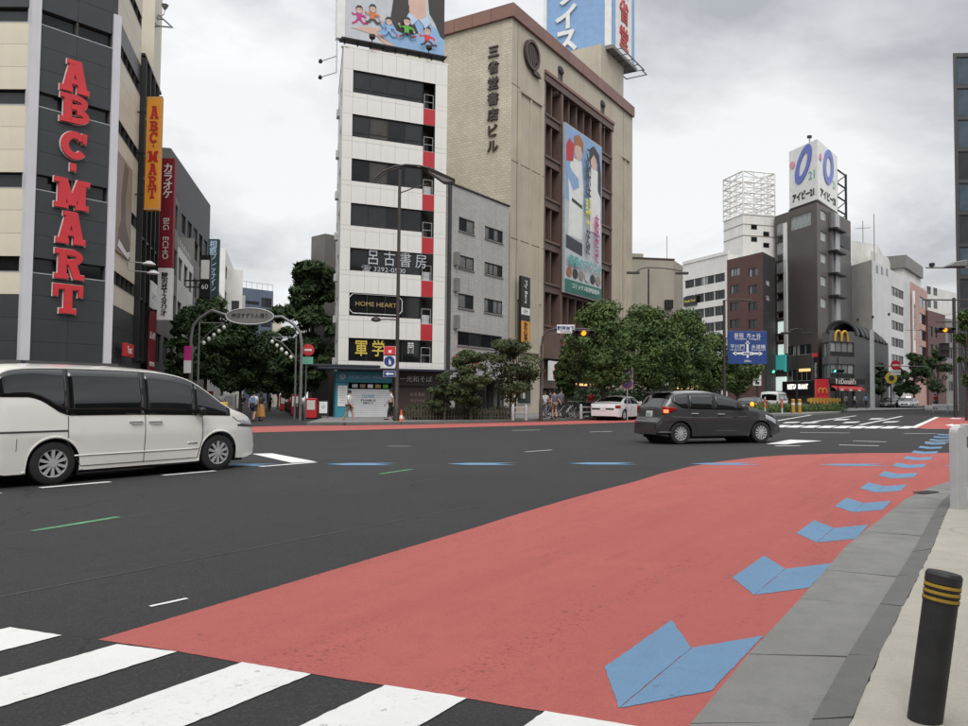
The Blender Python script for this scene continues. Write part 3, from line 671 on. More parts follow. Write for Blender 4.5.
bC = street_block('studio_building', 'grey rendered studio building with paired windows next to the maroon karaoke sign', 8.65, 18.2, 15.8, 'mid_wall', .2, 4, 3, 9, wh=1.8)
bC2 = street_block('pale_set_back_block', 'pale grey set-back block above the studio building', 8.7, 12, 21.2, 'offwhite_wall', 2.5, 0, 2, 8, front=False)
bD = street_block('white_balcony_building', 'low white building with rooftop railings in the shopping street', 18.3, 28.5, 12.6, 'white_wall', .2, 3, 3, 2.2, front=False)
e0, e1 = gy(164, 66), gy(205.5, 86); bd_ = Vector((-.97, -.2414))*9
def e_holes(i, b): return [(2+3*k, 4+3*k, 3.4+3.2*f, 5.1+3.2*f) for k in range(6) for f in range(5)] if i == 0 else [(1+2.6*k, 2.4+2.6*k, 3.4+3.2*f, 5.1+3.2*f) for k in range(3) for f in range(5)] if i == 3 else []
bE = building('dark_office_block', 'tall charcoal office block set back in the shopping street', [e0, e1, (e1[0]+bd_.x, e1[1]+bd_.y), (e0[0]+bd_.x, e0[1]+bd_.y)], 22.2, 'dark_wall', e_holes, .18)
for i in (0, 3):
    for h_ in e_holes(i, bE): window(bE.root, bE.fc[i], h_, .18, 2, 1, .05, ('glass_dark', 'glass_mid', 'glass_blind'))
bF = street_block('teal_sign_hotel', 'grey hotel building behind the teal vertical sign', 28.6, 44, 15, 'mid_wall', .2, 4, 4, 9)
bG = street_block('white_stair_building', 'white stepped building far along the shopping street', 44.2, 62, 14, 'offwhite_wall', .1, 3, 5, 9)
bG2 = street_block('white_rooftop_block', 'white rooftop block far along the shopping street', 62.2, 80, 20.5, 'white_wall', .0, 5, 4, 9)
mb = MB(); f = bD.fc[0]
for k in range(8): mb.tube([f.p(.3+1.3*k, -.2, 12.6), f.p(.3+1.3*k, -.2, 13.6)], .03, 5)
for z in (13.1, 13.6): mb.tube([f.p(.3, -.2, z), f.p(9.6, -.2, z)], .03, 5)
mb.build('railing', 'galv_white', bD.root)
# maroon / white karaoke sign
kg = empty('projecting_sign', at(163.5, 320, 43.5), 0, 'tall maroon and white projecting karaoke sign with white and black writing', 'sign')
zb = kg.location.z; zz = lambda y: at(164, y, 43.5).z-zb
MB().box(-.38, .38, 0, .32, zz(267), zz(158)).build('upper_box', 'sign_maroon', kg, bevel=.01); MB().box(-.38, .38, 0, .32, 0, zz(268)).build('lower_box', 'sign_white', kg, bevel=.01)
for z in (.5, zz(268), zz(200)): MB().box(-1.6, -.38, .12, .2, z, z+.08).build('arm', 'black_metal', kg)
text('カラオケ', kg, (.02, -.01, zz(181)), .56, 'sign_white', vertical=True, bold=.012, line=.86)
o = text('BIG', kg, (0, -.01, zz(224)), .46, 'sign_white'); o.rotation_euler = (0, R(90), 0); o = text('ECHO', kg, (0, -.01, zz(248)), .46, 'sign_white'); o.rotation_euler = (0, R(90), 0)
text('駿河台下スタジオ', kg, (0, -.01, zz(294)), .37, 'letter_black', vertical=True, line=.80, bold=.008)
u, z = bA.fr[0].uz(147, 338)
wg = sign('wall_sign', bA, 0, 2.6, .36, 1.6, 'maroon karaoke sign board low on the dark glazed building', 'sign')
MB().box(0, 2.3, -.05, 0, 0, 4.6).build('board', 'sign_maroon', wg); text('カラオケ', wg, (1.15, -.055, 3.2), .5, 'sign_white'); text('BIG ECHO', wg, (1.15, -.055, 1.6), .36, 'sign_white')
MB().box(0, 2.3, -.06, 0, 4.7, 6.2).build('board', 'sign_white', wg); text('スタジオ', wg, (1.15, -.065, 5.4), .42, 'photo_grey')
# teal hotel sign, white lantern sign
tg = empty('projecting_sign', at(212, 300, 64), 0, 'dark teal vertical hotel sign with pale writing', 'sign'); zz = lambda y: at(212, y, 64).z-tg.location.z
MB().box(-.42, .42, 0, .4, -1, zz(239)).build('box', 'sign_teal', tg); MB().box(-2.2, -.42, .15, .25, 1, 1.1).build('arm', 'black_metal', tg)
text('相鉄フレッサイン', tg, (0, -.01, zz(266)), .62, 'sign_paleblue', vertical=True, line=.83, bold=.01)
lg = empty('projecting_sign', at(204.5, 295, 57), 0, 'black framed projecting sign with a white lit panel', 'sign'); zz = lambda y: at(204.5, y, 57).z-lg.location.z
MB().box(-.38, .38, 0, .3, -.4, zz(255)).build('box', 'sign_black', lg); MB().box(-.3, .3, -.012, 0, zz(279), zz(260)).build('panel', 'sign_white', lg); text('60', lg, (0, -.01, .6), .5, 'sign_white')
MB().box(-1.5, -.38, .1, .2, 1, 1.1).build('arm', 'black_metal', lg)
# frame of a rooftop billboard sticking out over the pale tower
fg = empty('floodlit_truss', at(143, 8, 47), 0, 'grey steel truss and floodlight under a rooftop billboard above the pale tower', 'frame')
mb = MB()
for a, c in (((-1.4, 0, .9), (1.0, 0, -1.1)), ((-1.0, 1, 1.4), (1.4, 1, -.7)), ((-1.4, 0, .9), (-1.0, 1, 1.4)), ((1.0, 0, -1.1), (1.4, 1, -.7)), ((-.2, 0, -.1), (.2, 1, .35)), ((.4, 0, -.6), (.8, 1, -.2)), ((1.0, 0, -1.1), (-1.2, .5, -1.0)), ((-1.4, 0, .9), (-3, .5, .9))): mb.tube([a, c], .05, 6)
mb.build('truss', 'pole_grey', fg)
MB().tube([(.4, .6, -.35), (1.1, .4, -.2), (1.15, .4, .15)], .03, 6).build('arm', 'galv', fg); MB().lathe([(.05, -.1), (.12, 0), (.22, .2), (0, .22)], 12, (1.15, .4, .2)).build('lamp', 'pole_grey', fg)
# ---- white eight-storey building on the corner of the shopping street
A0, A1 = gy(337, 50), gy(443.5, 52.8)
Ab = Vector(A0)+Vector((-1.75, 8)); Ac = Vector(A1)+Vector((-1.2, 8))
WP = [A0, A1, tuple(Ac), tuple(Ab)]
fW = Frame(A0, A1); W_h = fW.uz(344, 46.5)[1]
w_u0 = fW.uz(353, 82)[0]; w_u1 = fW.uz(423.6, 90)[0]; w_u2 = fW.uz(435.3, 95)[0]
w_top = fW.uz(354, 70)[1]; w_sp = (w_top-fW.uz(348.8, 337.7)[1])/6; w_hh = 1.45
w_rows = [w_top-w_sp*k-w_hh for k in range(7)]
def w_holes(i, b):
    if i == 0: return [(w_u0, w_u1, z, z+w_hh) for z in w_rows] + [(w_u1, w_u2, z-.32, z+w_hh) for z in w_rows[:-1]] + [(w_u1, w_u2, w_rows[6], w_rows[6]+w_hh)] + [(.0001, w_u2, .0, 3.0)]
    if i == 3: return [(.9, 2.3, z, z+w_hh) for z in w_rows] + [(4.2, 6.2, z, z+w_hh) for z in w_rows]
    return []
wb = building('white_corner_building', 'narrow white panelled eight-storey building with red balcony panels at the mouth of the shopping street', WP, W_h, 'joint', w_holes, .16, smats={3: 'white_wall', 1: 'white_wall', 2: 'white_wall'})
LW = wb.fr[0].L
zc = [3.05]
for z in w_rows[::-1]: zc += [z-.30, z, z+w_hh]
zc = sorted(set([round(q, 3) for q in zc if q > 3]))+[W_h]
uc = [0] + frange(w_u0, w_u1, 5) + [w_u2, LW]
panels(wb, 0, uc, zc, w_holes(0, wb), 'white_panel', th=.03)
fcw = wb.fc[0]
gsets = [('glass_mid', 'glass_mid', 'glass_blind'), ('glass_mid', 'glass_dark', 'glass_warm'), ('glass_dark', 'glass_warm', 'glass_mid'), ('glass_mid', 'glass_dark'), ('glass_dark',), ('glass_dark',), ('glass_dark',)]
for k, z in enumerate(w_rows):
    window(wb.root, fcw, (w_u0, w_u1, z, z+w_hh), .15, 4, 1, .06, gsets[k], 'black_metal', rail=.22 if k in (0, 1) else None)
    zl = z-.32 if k < 6 else z
    fbox(wb, 0, w_u1+.02, w_u2-.02, -1.4, -1.3, zl, z+w_hh, 'mid_wall', 'balcony_wall'); fbox(wb, 0, w_u1+.02, w_u2-.02, -1.3, -.16, zl-.04, zl-.01, 'roof_grey', 'balcony_floor')
    mb = MB()
    for (a, c) in (((w_u1+.1, zl), (w_u1+.1, zl+1.0)), ((w_u2-.1, zl), (w_u2-.1, zl+1.0)), ((w_u1+.1, zl+1.0), (w_u2-.1, zl+1.0)), ((w_u1+.1, zl+.5), (w_u2-.1, zl+.5))): mb.tube([fcw.p(a[0], -.1, a[1]), fcw.p(c[0], -.1, c[1])], .022, 6)
    mb.build('balcony_rail', 'galv', wb.root)
    if k < 6: fbox(wb, 0, w_u1+.015, w_u2-.015, 0, .055, z-w_sp+w_hh+.03, z-.33, 'panel_red', 'red_panel')
    if k in (2, 4, 5): fbox(wb, 0, w_u1+.15, w_u2-.12, -.75, -.3, zl, zl+.62, 'galv_white', 'air_conditioner', bevel=.02)
    for h in ((.9, 2.3), (4.2, 6.2)): window(wb.root, wb.fc[3], (h[0], h[1], z, z+w_hh), .15, 2, 1, .05, ('glass_dark', 'glass_mid'))
    fbox(wb, 3, 3.0, 3.7, 0, .22, z-.1, z+.4, 'galv_white', 'air_conditioner', bevel=.02)
coping(wb, 0, 'white_panel', .12, .04); coping(wb, 3, 'white_panel', .12, .04)
def win_text(b, i, px, py, body, size, m, label, name='window_sign', **k):
    u, z = b.fr[i].uz(px, py); o = sign(name, b, i, u, -.055, z, label, 'sign'); text(body, o, (0, 0, 0), size, m, **k); return o
win_text(wb, 0, 398, 259, '呂 古 書 房', 1.05, 'photo_grey', 'white antiquarian bookshop writing on the fifth-row office windows', width=3.9)
win_text(wb, 0, 384, 269.5, '☎ 3292-0500', .42, 'photo_grey', 'small white telephone number below the bookshop writing', width=2.9)
win_text(wb, 0, 376.5, 304.5, 'HOME HEART', .4, 'letter_gold', 'gold lettering in a white cut-corner outline on the dark windows', width=2.7)
u, z = wb.fr[0].uz(376, 304.5); sg = sign('window_outline', wb, 0, u, -.05, z, 'white cut-corner frame drawn on the dark office windows', 'sign')
pts = [(-1.75, -.35), (-1.5, -.62), (1.5, -.62), (1.75, -.35), (1.75, .35), (1.5, .62), (-1.5, .62), (-1.75, .35)]; mb = MB()
for a, c in zip(pts, pts[1:]+pts[:1]): mb.tube([(a[0], 0, a[1]), (c[0], 0, c[1])], .03, 5)
mb.build('outline', 'sign_white', sg)
win_text(wb, 0, 370, 348, '軍 学', 1.1, 'letter_yellow', 'big yellow characters on the lowest office windows', bold=.015, width=1.9)
win_text(wb, 0, 411, 348.5, '古書', .42, 'letter_black', 'black bookshop characters on two small white squares in the lowest windows', vertical=True)
u, z = wb.fr[0].uz(411, 348.5); sq = sign('window_card', wb, 0, u, -.06, z, 'two small white cards stuck behind the lowest office windows', 'sign')
for dz in (-.26, .1): MB().box(-.19, .19, .0, .012, dz-.06, dz+.28).build('card', 'sign_white', sq)
# ground floor shops
fbox(wb, 0, -.05, w_u2, -2.2, -2.0, -.2, 3, 'interior', 'shop_wall')
fbox(wb, 0, -1.5, LW+.4, 0.02, 1.35, 3.06, 3.2, 'awning_navy', 'awning', bevel=.03); fbox(wb, 0, -1.8, 2.6, -.5, .6, 3.24, 3.4, 'awning_navy', 'awning', bevel=.03)
u0 = wb.fr[0].uz(335, 390)[0]; u1 = wb.fr[0].uz(391, 390)[0]; um = wb.fr[0].uz(348, 390)[0]; um2 = wb.fr[0].uz(390, 390)[0]
fbox(wb, 0, u0, u1, -.3, .18, 2.3, 3.0, 'shop_teal', 'fascia'); fbox(wb, 0, u0, um, -.4, .12, -.2, 2.28, 'shop_teal', 'shop_pier')
fs = sign('shop_fascia_sign', wb, 0, (u0+u1)/2, .19, 2.66, 'teal fascia sign with a round emblem and pale writing over the shutter', 'sign')
text('DELI&CURRY MARKET', fs, (.25, 0, 0), .3, 'sign_paleblue', width=2.5)
mb = MB(); mb.lathe([(.2, 0), (.2, .02), (.13, .02), (.13, 0)], 20, (-1.4, -.02, 0), 'Y'); mb.build('emblem', 'sign_paleblue', fs)
bd = sign('menu_board', wb, 0, (u0+um)/2+.03, .13, 1.35, 'white menu board on the teal pier beside the shutter', 'board')
MB().box(-.3, .3, -.03, 0, -.55, .75).build('board', 'sign_white', bd)
for k in range(7): MB().box(-.2+.03*(k % 3), .22-.04*(k % 2), -.034, -.03, .55-.15*k, .6-.15*k).build('writing', 'photo_grey', bd)
sh = sign('roller_shutter', wb, 0, um, .0, 0, 'closed pale roller shutter under the teal fascia', 'shutter')
n_ = 14
for k in range(n_): MB().box(.02, um2-um-.02, -.03-.008*(k % 2), 0, 1.9*k/n_+.0, 1.9*(k+1)/n_-.012).build('slat', 'shutter', sh)
for k, m_ in enumerate(('photo_grey', 'sepia', 'sign_white', 'letter_gold', 'photo_green')): MB().box(.25+.5*k, .6+.5*k, -.05, -.01, 1.98, 2.2).build('sticker', m_, sh)
text('CLOSED', sh, (1.3, -.045, 1.45), .26, 'shop_teal', width=.8); text('またのお越しを', sh, (1.3, -.045, 1.2), .14, 'letter_black'); text('お待ちして', sh, (1.3, -.045, 1.02), .14, 'letter_black')
u2 = wb.fr[0].uz(440, 390)[0]
fbox(wb, 0, um2+.1, u2, -.3, .12, 2.15, 3.0, 'letter_dark', 'fascia'); fbox(wb, 0, um2+.1, u2, -.5, -.1, -.2, 2.13, 'letter_dark', 'shopfront')
fs = sign('shop_fascia_sign', wb, 0, (um2+u2)/2, .125, 2.6, 'dark brown fascia with cream characters above the restaurant', 'sign'); text('一光和そば', fs, (0, 0, 0), .42, 'sign_white', width=2.2)
fs = sign('window_sign', wb, 0, (um2+u2)/2, -.09, 1.3, 'dark restaurant window with small cream writing', 'sign'); text('お食事処', fs, (.2, 0, .3), .26, 'sepia'); text('手打ちそば', fs, (.2, 0, -.1), .2, 'sepia')
# left corner shop under the awning
fbox(wb, 3, 4.6, 8.1, -.2, .05, -.2, 2.9, 'interior', 'side_shopfront')
st = empty('easel_sign', (*gy(323.5, 47), 0), .1, 'small black framed easel board outside the corner shop', 'board'); st.location.z = gz(st.location.x)+.12
MB().box(-.3, .3, -.03, .03, .15, 1.05).build('frame', 'sign_black', st); MB().box(-.23, .23, -.04, -.03, .3, .98).build('poster', 'sign_white', st); MB().lathe([(.001, 0), (.12, .005), (.12, .01)], 14, (0, -.05, .68), 'Y').build('picture', 'photo_grey', st)
for x in (-.27, .27): MB().tube([(x, 0, 0), (x, 0, .3)], .02, 6).build('leg', 'black_metal', st)
# rooftop billboard with a printed portrait
u0, zb = wb.fr[0].uz(347, 41); u1, _ = wb.fr[0].uz(446.5, 55); zb = W_h+.75
bb = sign('rooftop_billboard', wb, 0, u0, -.5, zb, 'rooftop billboard with a dark-haired woman in a pale blue shirt and tiny running figures', 'billboard'); w = u1-u0
MB().box(0, w, 0, .5, 0, 5.2).build('panel', 'photo_grey', bb)
MB().box(-.55, -.01, .02, .5, 0, 5.2).build('side_panel', 'sign_white', bb)
k_ = [0]
def art(pts, m, parent, name='picture', base=.004):
    k_[0] += 1; y = -base-.0035*(k_[0] % 60); mb = MB(); mb.extr([(x, y, z) for x, z in pts], (0, .003, 0)); return mb.build(name, m, parent)
def blob(cx, cz, rx, rz, n=14): return [(cx+rx*math.cos(2*math.pi*k/n), cz+rz*math.sin(2*math.pi*k/n)) for k in range(n)]
S = w
art([(.40*S, 0), (.32*S, .9), (.36*S, 1.6), (.48*S, 1.95), (.6*S, 2.2), (.8*S, 2.2), (.94*S, 1.8), (S, 1.3), (S, 0)], 'photo_denim', bb)
art([(.5*S, 5.2), (.46*S, 2.9), (.44*S, 1.9), (.5*S, 1.2), (.62*S, 1.0), (.73*S, 1.3), (.68*S, 2.0), (.62*S, 3.2), (.64*S, 5.2)], 'photo_hair', bb)
art([(.80*S, 5.2), (.84*S, 2.8), (.9*S, 2.2), (.96*S, 1.35), (S, 1.2), (S, 5.2)], 'photo_hair', bb)
art([(.63*S, 5.2), (.63*S, 2.7), (.68*S, 2.25), (.76*S, 2.2), (.8*S, 2.6), (.82*S, 5.2)], 'photo_skin', bb)
art([(.05*S, .8), (.16*S, .72), (.3*S, .6), (.46*S, .25), (.52*S, 0), (.44*S, 0), (.36*S, .25), (.3*S, .8), (.36*S, 1.1), (.2*S, 1.05)], 'photo_skin', bb)
for cx, cz, top, leg, sc in ((.13, 1.55, 'photo_magenta', 'photo_magenta', 1), (.26, 1.75, 'photo_orange', 'photo_dark', 1.05), (.42, 1.1, 'photo_denim', 'photo_denim', 1.05), (.6, 1.25, 'photo_green', 'photo_dark', 1.15), (.82, .95, 'sign_red', 'photo_dark', 1.2)):
    cx *= S; q = lambda l: [(cx+a*sc, cz+c*sc) for a, c in l]
    art(q([(-.14, -.08), (.03, -.1), (-.16, -.34), (-.40, -.44), (-.46, -.36), (-.28, -.28)]), leg, bb); art(q([(-.02, -.1), (.14, -.08), (.32, -.26), (.50, -.22), (.52, -.32), (.28, -.4)]), leg, bb)
    art(q([(-.46, -.46), (-.36, -.48), (-.36, -.4), (-.46, -.34)]), 'sign_red', bb); art(q([(.48, -.22), (.58, -.14), (.6, -.3), (.5, -.33)]), 'sign_red', bb)
    art(q([(-.16, .29), (.16, .29), (.14, -.12), (-.14, -.12)]), top, bb); art(q([(-.15, .28), (-.40, .10), (-.50, .26), (-.42, .30), (-.36, .20), (-.15, .14)]), top, bb); art(q([(.15, .28), (.42, .20), (.50, .02), (.42, 0), (.34, .12), (.14, .12)]), top, bb)
    art(q(blob(-.46, .31, .06, .06, 8)), 'photo_skin', bb); art(q(blob(.46, -.03, .06, .06, 8)), 'photo_skin', bb)
    art(q(blob(0, .52, .19, .24)), 'photo_skin', bb); art(q([(-.22, .48), (-.23, .66), (-.12, .80), (.08, .82), (.21, .70), (.22, .48), (.16, .62), (0, .66), (-.15, .62)]), 'photo_hair', bb)
    for ex in (-.07, .07): art(q([(ex-.03, .51), (ex+.03, .51), (ex+.03, .54), (ex-.03, .54)]), 'photo_hair', bb)
art([(.63*S, 2.6), (.6*S, 2.2), (.66*S, 1.75), (.72*S, 2.2)], 'sign_paleblue', bb); art([(.82*S, 2.6), (.86*S, 2.2), (.8*S, 1.7), (.74*S, 2.2)], 'sign_paleblue', bb)
mb = MB()
for k in range(9): mb.box(w*k/8-.04, w*k/8+.04, .1, .18, -.75, 0)
mb.box(-.3, w+.1, -.35, .4, -.12, -.04); mb.box(-.2, w, .2, .3, -.5, -.42); mb.build('steel_base', 'black_metal', bb)
for u in (1.75, 5.6):
    lm = sign('billboard_floodlight', wb, 0, u, .45, W_h+.12, 'black floodlight on a short stem in front of the portrait billboard', 'lamp', 'floodlights on the white building parapet')
    MB().tube([(0, .3, 0), (0, 0, .5)], .03, 6).build('stem', 'black_metal', lm); MB().lathe([(.06, 0), (.2, .12), (.21, .3), (.0, .3)], 12, (0, 0, .45)).build('head', 'black_metal', lm)
mast = sign('roof_mast', wb, 3, 7.6, .4, 0, 'thin steel mast with two long-armed floodlights at the roof corner', 'mast')
mast.location.z = wb.F.o.z
zz = lambda px, py: at(px, py, 50).z-mast.location.z
MB().tube([(0, 0, zz(333, 70)), (0, 0, zz(333, 70)+7)], .035, 6).build('pole', 'galv', mast)
for py in (51, 67.5):
    z = zz(312, py); MB().tube([(.0, 0, z-.1), (-1.2, -.9, z)], .03, 6).build('arm', 'galv', mast); MB().lathe([(.05, -.2), (.14, 0), (.1, .22), (0, .24)], 10, (-1.35, -1.0, z), 'X').build('lamp', 'black_metal', mast)

# ---- grey tiled five-storey building
B0, B1 = gy(447, 53.6), gy(507.5, 60.0)
fB = Frame(B0, B1); B_h = fB.uz(451, 184)[1]; nB = Vector((-(B1[1]-B0[1]), B1[0]-B0[0])).normalized()*9
def px_hole(fr, x0, y0, x1, y1):
    u0, zt = fr.uz(x0, y0); u1, z2 = fr.uz(x1, y1); return [u0, u1, min(zt, z2), max(zt, z2)]
def gb_holes(i, b):
    if i != 0: return []
    f = b.fr[0]; out = []
    ua, ub = f.uz(459, 220)[0], f.uz(474.5, 220)[0]; uc_, ud = f.uz(485, 230)[0], f.uz(503, 230)[0]
    for y0, y1 in ((216.5, 230), (254.5, 267.5), (293, 307.5)): out.append((ua, ub, f.uz(459, y1)[1], f.uz(459, y0)[1]))
    for y0, y1 in ((225.5, 238), (261.5, 273.5), (298, 312)): out.append((uc_, ud, f.uz(485, y1)[1], f.uz(485, y0)[1]))
    out.append((ua, ud, f.uz(459, 345)[1], f.uz(459, 331)[1])); out.append((.9, f.L-.4, 0, 2.7))
    return out
gb = building('grey_tiled_building', 'grey tiled five-storey building with stained wall between the white building and the big bookshop', [B0, B1, (B1[0]+nB.x, B1[1]+nB.y), (B0[0]+nB.x, B0[1]+nB.y)], B_h, 'grey_tile', gb_holes, .16)
hs = gb_holes(0, gb)
for k, h in enumerate(hs[:7]): window(gb.root, gb.fc[0], h, .1, 2 if k < 3 else 4, 1, .07, ('glass_blind', 'glass_mid', 'glass_blind') if k < 6 else ('glass_dark', 'glass_mid'), 'black_metal')
for h in hs[:7]: fbox(gb, 0, h[0]-.06, h[1]+.06, 0, .06, h[2]-.1, h[2]-.02, 'mid_wall', 'sill')
fbox(gb, 0, .9, gb.fr[0].L-.4, -1.2, -1.0, -.2, 2.7, 'glass_shop', 'shopfront')
for k in range(4): fbox(gb, 0, 1+1.9*k, 1.12+1.9*k, -.3, -.1, -.1, 2.7, 'alu_dark', 'mullion')
coping(gb, 0, 'black_metal', .1, .08); fbox(gb, 0, -.02, .28, -.1, .02, 0, B_h, 'dark_wall', 'edge_strip')
for k, y in enumerate((259, 285, 322)):
    u, z = gb.fr[0].uz(455, y); fbox(gb, 0, u-.18, u+.18, 0, .3, z-.45, z+.45, 'mid_wall', 'vent_box')
u0, z = gb.fr[0].uz(453, 361); u1, _ = gb.fr[0].uz(472, 361)
aw = sign('awning', gb, 0, u0, 0, z-.1, 'small red awning above the doorway of the grey tiled building', 'awning'); mb = MB(); w = u1-u0
mb.add([(0, 0, .45), (w, 0, .45), (w+.05, -.8, 0), (-.05, -.8, 0), (w+.05, -.8, -.15), (-.05, -.8, -.15)], [(0, 1, 2, 3), (3, 2, 4, 5)]); mb.extr([(0, 0, .45), (w, 0, .45), (w, 0, .40), (0, 0, .40)], (0, -.05, 0)); mb.build('canvas', 'awning_red', aw)
text('IRIS', aw, (w*.55, -.02, .75), .4, 'letter_black'); text('古書かんたんむ', aw, (w/2, -.815, -.07), .17, 'sign_white', width=w*.8)
tk = sign('roof_tank', gb, 0, 1.7, -3, B_h, 'beige rooftop tank room on the grey tiled building', 'tank')
MB().box(-.3, 1.9, 0, 1.8, 0, 2.3).build('body', 'cream_panel', tk); mb = MB()
for k in range(6): mb.box(2.4+.8*k, 3.0+.8*k, -.9, -.2, 0, .35+.15*(k % 2))
mb.build('duct', 'galv', tk)

# ---- big bookshop building
C0, C1 = gy(509, 60.6), gy(632, 82.3)
fS = Frame(C0, C1); S_h = fS.uz(513.5, 9)[1]+.1; LS = fS.L; nS = Vector((-(C1[1]-C0[1]), C1[0]-C0[0])).normalized()
s_a, s_b = fS.uz(544, 200)[0], fS.uz(612, 260)[0]
s_z = [fS.uz(543, y)[1] for y in (326, 283, 240, 197, 154.7, 112.5)]      # floor bands
fh_ = (s_z[-1]-s_z[0])/5; bA_ = fS.uz(562, 130)[0]; bC_ = fS.uz(600.5, 150)[0]
def s_holes(i, b):
    if i == 0: return [(s_a, s_b, .0, s_z[-1]+fh_*1.0)] + [(u, u+1.1, S_h-4.1, S_h-2.0) for u in (fS.uz(558, 60)[0], fS.uz(600.5, 105)[0])]
    return []
S1 = (C1[0]+nS.x*14, C1[1]+nS.y*14); S0 = (C0[0]+nS.x*14, C0[1]+nS.y*14)
sb = building('bookshop_building', 'massive tan tiled bookshop building with recessed brown window bays and rooftop blue billboard', [C0, C1, S1, S0], S_h, 'sanseido_tile', s_holes, .9, smats={0: 'sanseido_plain'})
fc0 = sb.fc[0]
fbox(sb, 0, s_a-.2, s_b+.2, -1.3, -1.2, -.3, s_z[-1]+fh_+.2, 'interior', 'bay_back')
# piers, bands and mullions of the brown bays
ztop = s_z[-1]+fh_
for u0, u1, o in ((s_a, s_a+.3, -.02), (bA_-.22, bA_+.22, .02), (bC_-.22, bC_+.22, .02), (s_b-.3, s_b, -.02)): fbox(sb, 0, u0, u1, -1.0, o, 3.0, ztop-.02, 'sanseido_brown', 'pier')
for z in s_z: fbox(sb, 0, s_a+.01, s_b-.01, -.9, -.10, z-.62, z+.12, 'sanseido_brown', 'band'); fbox(sb, 0, s_a+.012, s_b-.012, -.9, .03, z-.02, z+.16, 'sanseido_brown', 'band_lip')
fbox(sb, 0, s_a-.1, s_b+.15, -.9, .10, ztop-.75, ztop+.1, 'sanseido_brown', 'cornice'); fbox(sb, 0, s_a-.12, s_b+.17, -.9, .2, ztop-.15, ztop+.12, 'roof_brown', 'cornice')
bays = [(s_a+.3, bA_-.22, 2), (bA_+.22, bC_-.22, 5), (bC_+.22, s_b-.3, 2)]
for z in s_z:
    z1 = z+fh_-.62 if z != s_z[-1] else ztop-.75
    for u0, u1, n in bays:
        for k in range(n):
            a, c = u0+(u1-u0)*k/n, u0+(u1-u0)*(k+1)/n
            window(sb.root, fc0, (a+.02, c-.02, z+.13, z1-.01), .82, 1, 1, .07, ('glass_dark', 'glass_warm', 'glass_mid'), 'letter_dark')
            if k: fbox(sb, 0, a-.09, a+.09, -.78, -.2, z+.12, z1, 'sanseido_brown', 'fin')
for u in (fS.uz(558, 60)[0], fS.uz(600.5, 105)[0]):      # small arched windows near the top
    window(sb.root, fc0, (u, u+1.1, S_h-4.1, S_h-2.0), .2, 1, 2, .12, ('tower_grey',), 'black_metal')
    mb = MB(); mb.extr([fc0.p(u+.55-.62*math.cos(a), .03, S_h-2.0+.42*math.sin(a)) for a in [math.pi*k/10 for k in range(11)]], Vector(fc0.p(0, -.03, 0))-Vector(fc0.p(0, .03, 0))); mb.build('arch_head', 'black_metal', sb.root)
# raised pilaster outlines on the plain wall
for (x0, y0), (x1, y1), yb in (((519.5, 92), (541, 105), 300), ((621, 157), (628.5, 162), 330)):
    u0, zt = fS.uz(x0, y0); u1, _ = fS.uz(x1, y1); _, zb = fS.uz(x0, yb); zb = max(zb, 8)
    for a in frange(u0, u1, 2): fbox(sb, 0, a-.09, a+.09, 0, .12, zb, zt, 'sanseido_plain', 'pilaster')
    fbox(sb, 0, u0-.12, u1+.12, 0, .16, zt, zt+.22, 'sanseido_plain', 'pilaster_cap')
for z in (S_h-6, S_h-12, S_h-18): fbox(sb, 0, 0.02, s_a-.05, 0, .012, z, z+.05, 'letter_dark', 'wall_joint')
for u in (.9, LS-2.6): fbox(sb, 0, u, u+.04, 0, .012, 6, S_h-1, 'letter_dark', 'wall_joint')
for i, L_ in ((0, LS), (3, 14)):
    n = 8
    for k in range(n): fbox(sb, i, L_*k/n+.015+(-.25 if k == 0 and i == 0 else 0), L_*(k+1)/n-.015, -.3, .25 if i == 0 else .251, S_h-.85, S_h+.2, 'roof_brown', 'roof_panel')
# writing on the left wall, round emblem on the right
tw = sign('wall_lettering', sb, 3, sb.fr[3].uz(493.5, 99)[0], .02, sb.fr[3].uz(493.5, 99)[1], 'dark brown vertical raised characters on the tiled bookshop wall', 'sign')
ztp, zbt = sb.fr[3].uz(495, 43)[1], sb.fr[3].uz(492, 154)[1]; hh = (ztp-zbt)/8
for k, ch in enumerate('三省堂書店ビル'):
    o = text(ch, tw, (0, -.05, (3-k)*hh*1.14), hh*.95, 'letter_dark', extrude=.09, bold=.02, name='character')
u, z = fS.uz(530.3, 55.5)
em = sign('wall_emblem', sb, 0, u, .0, z, 'dark round ribbed emblem high on the corner of the bookshop', 'emblem')
MB().lathe([(1.2, -.3), (1.2, 0), (.95, 0), (.95, -.3), (1.2, -.3)], 32, (0, 0, 0), 'Y', cap=False).build('ring', 'letter_dark', em)
for k in range(-3, 4):
    x = k*.27; hh = math.sqrt(max(.05, .85-x*x)); MB().extr([(x-.08-.12, -.2, -hh), (x+.08-.12, -.2, -hh), (x+.08+.12, -.2, hh), (x-.08+.12, -.2, hh)], (0, .15, 0)).build('rib', 'letter_dark', em)
mb = MB(); mb.extr([(.1, -.25, -1.1), (1.1, -.25, -1.1), (1.5, -.25, -1.45), (.3, -.25, -1.45)], (0, .2, 0)); mb.build('ribbon', 'letter_dark', em)
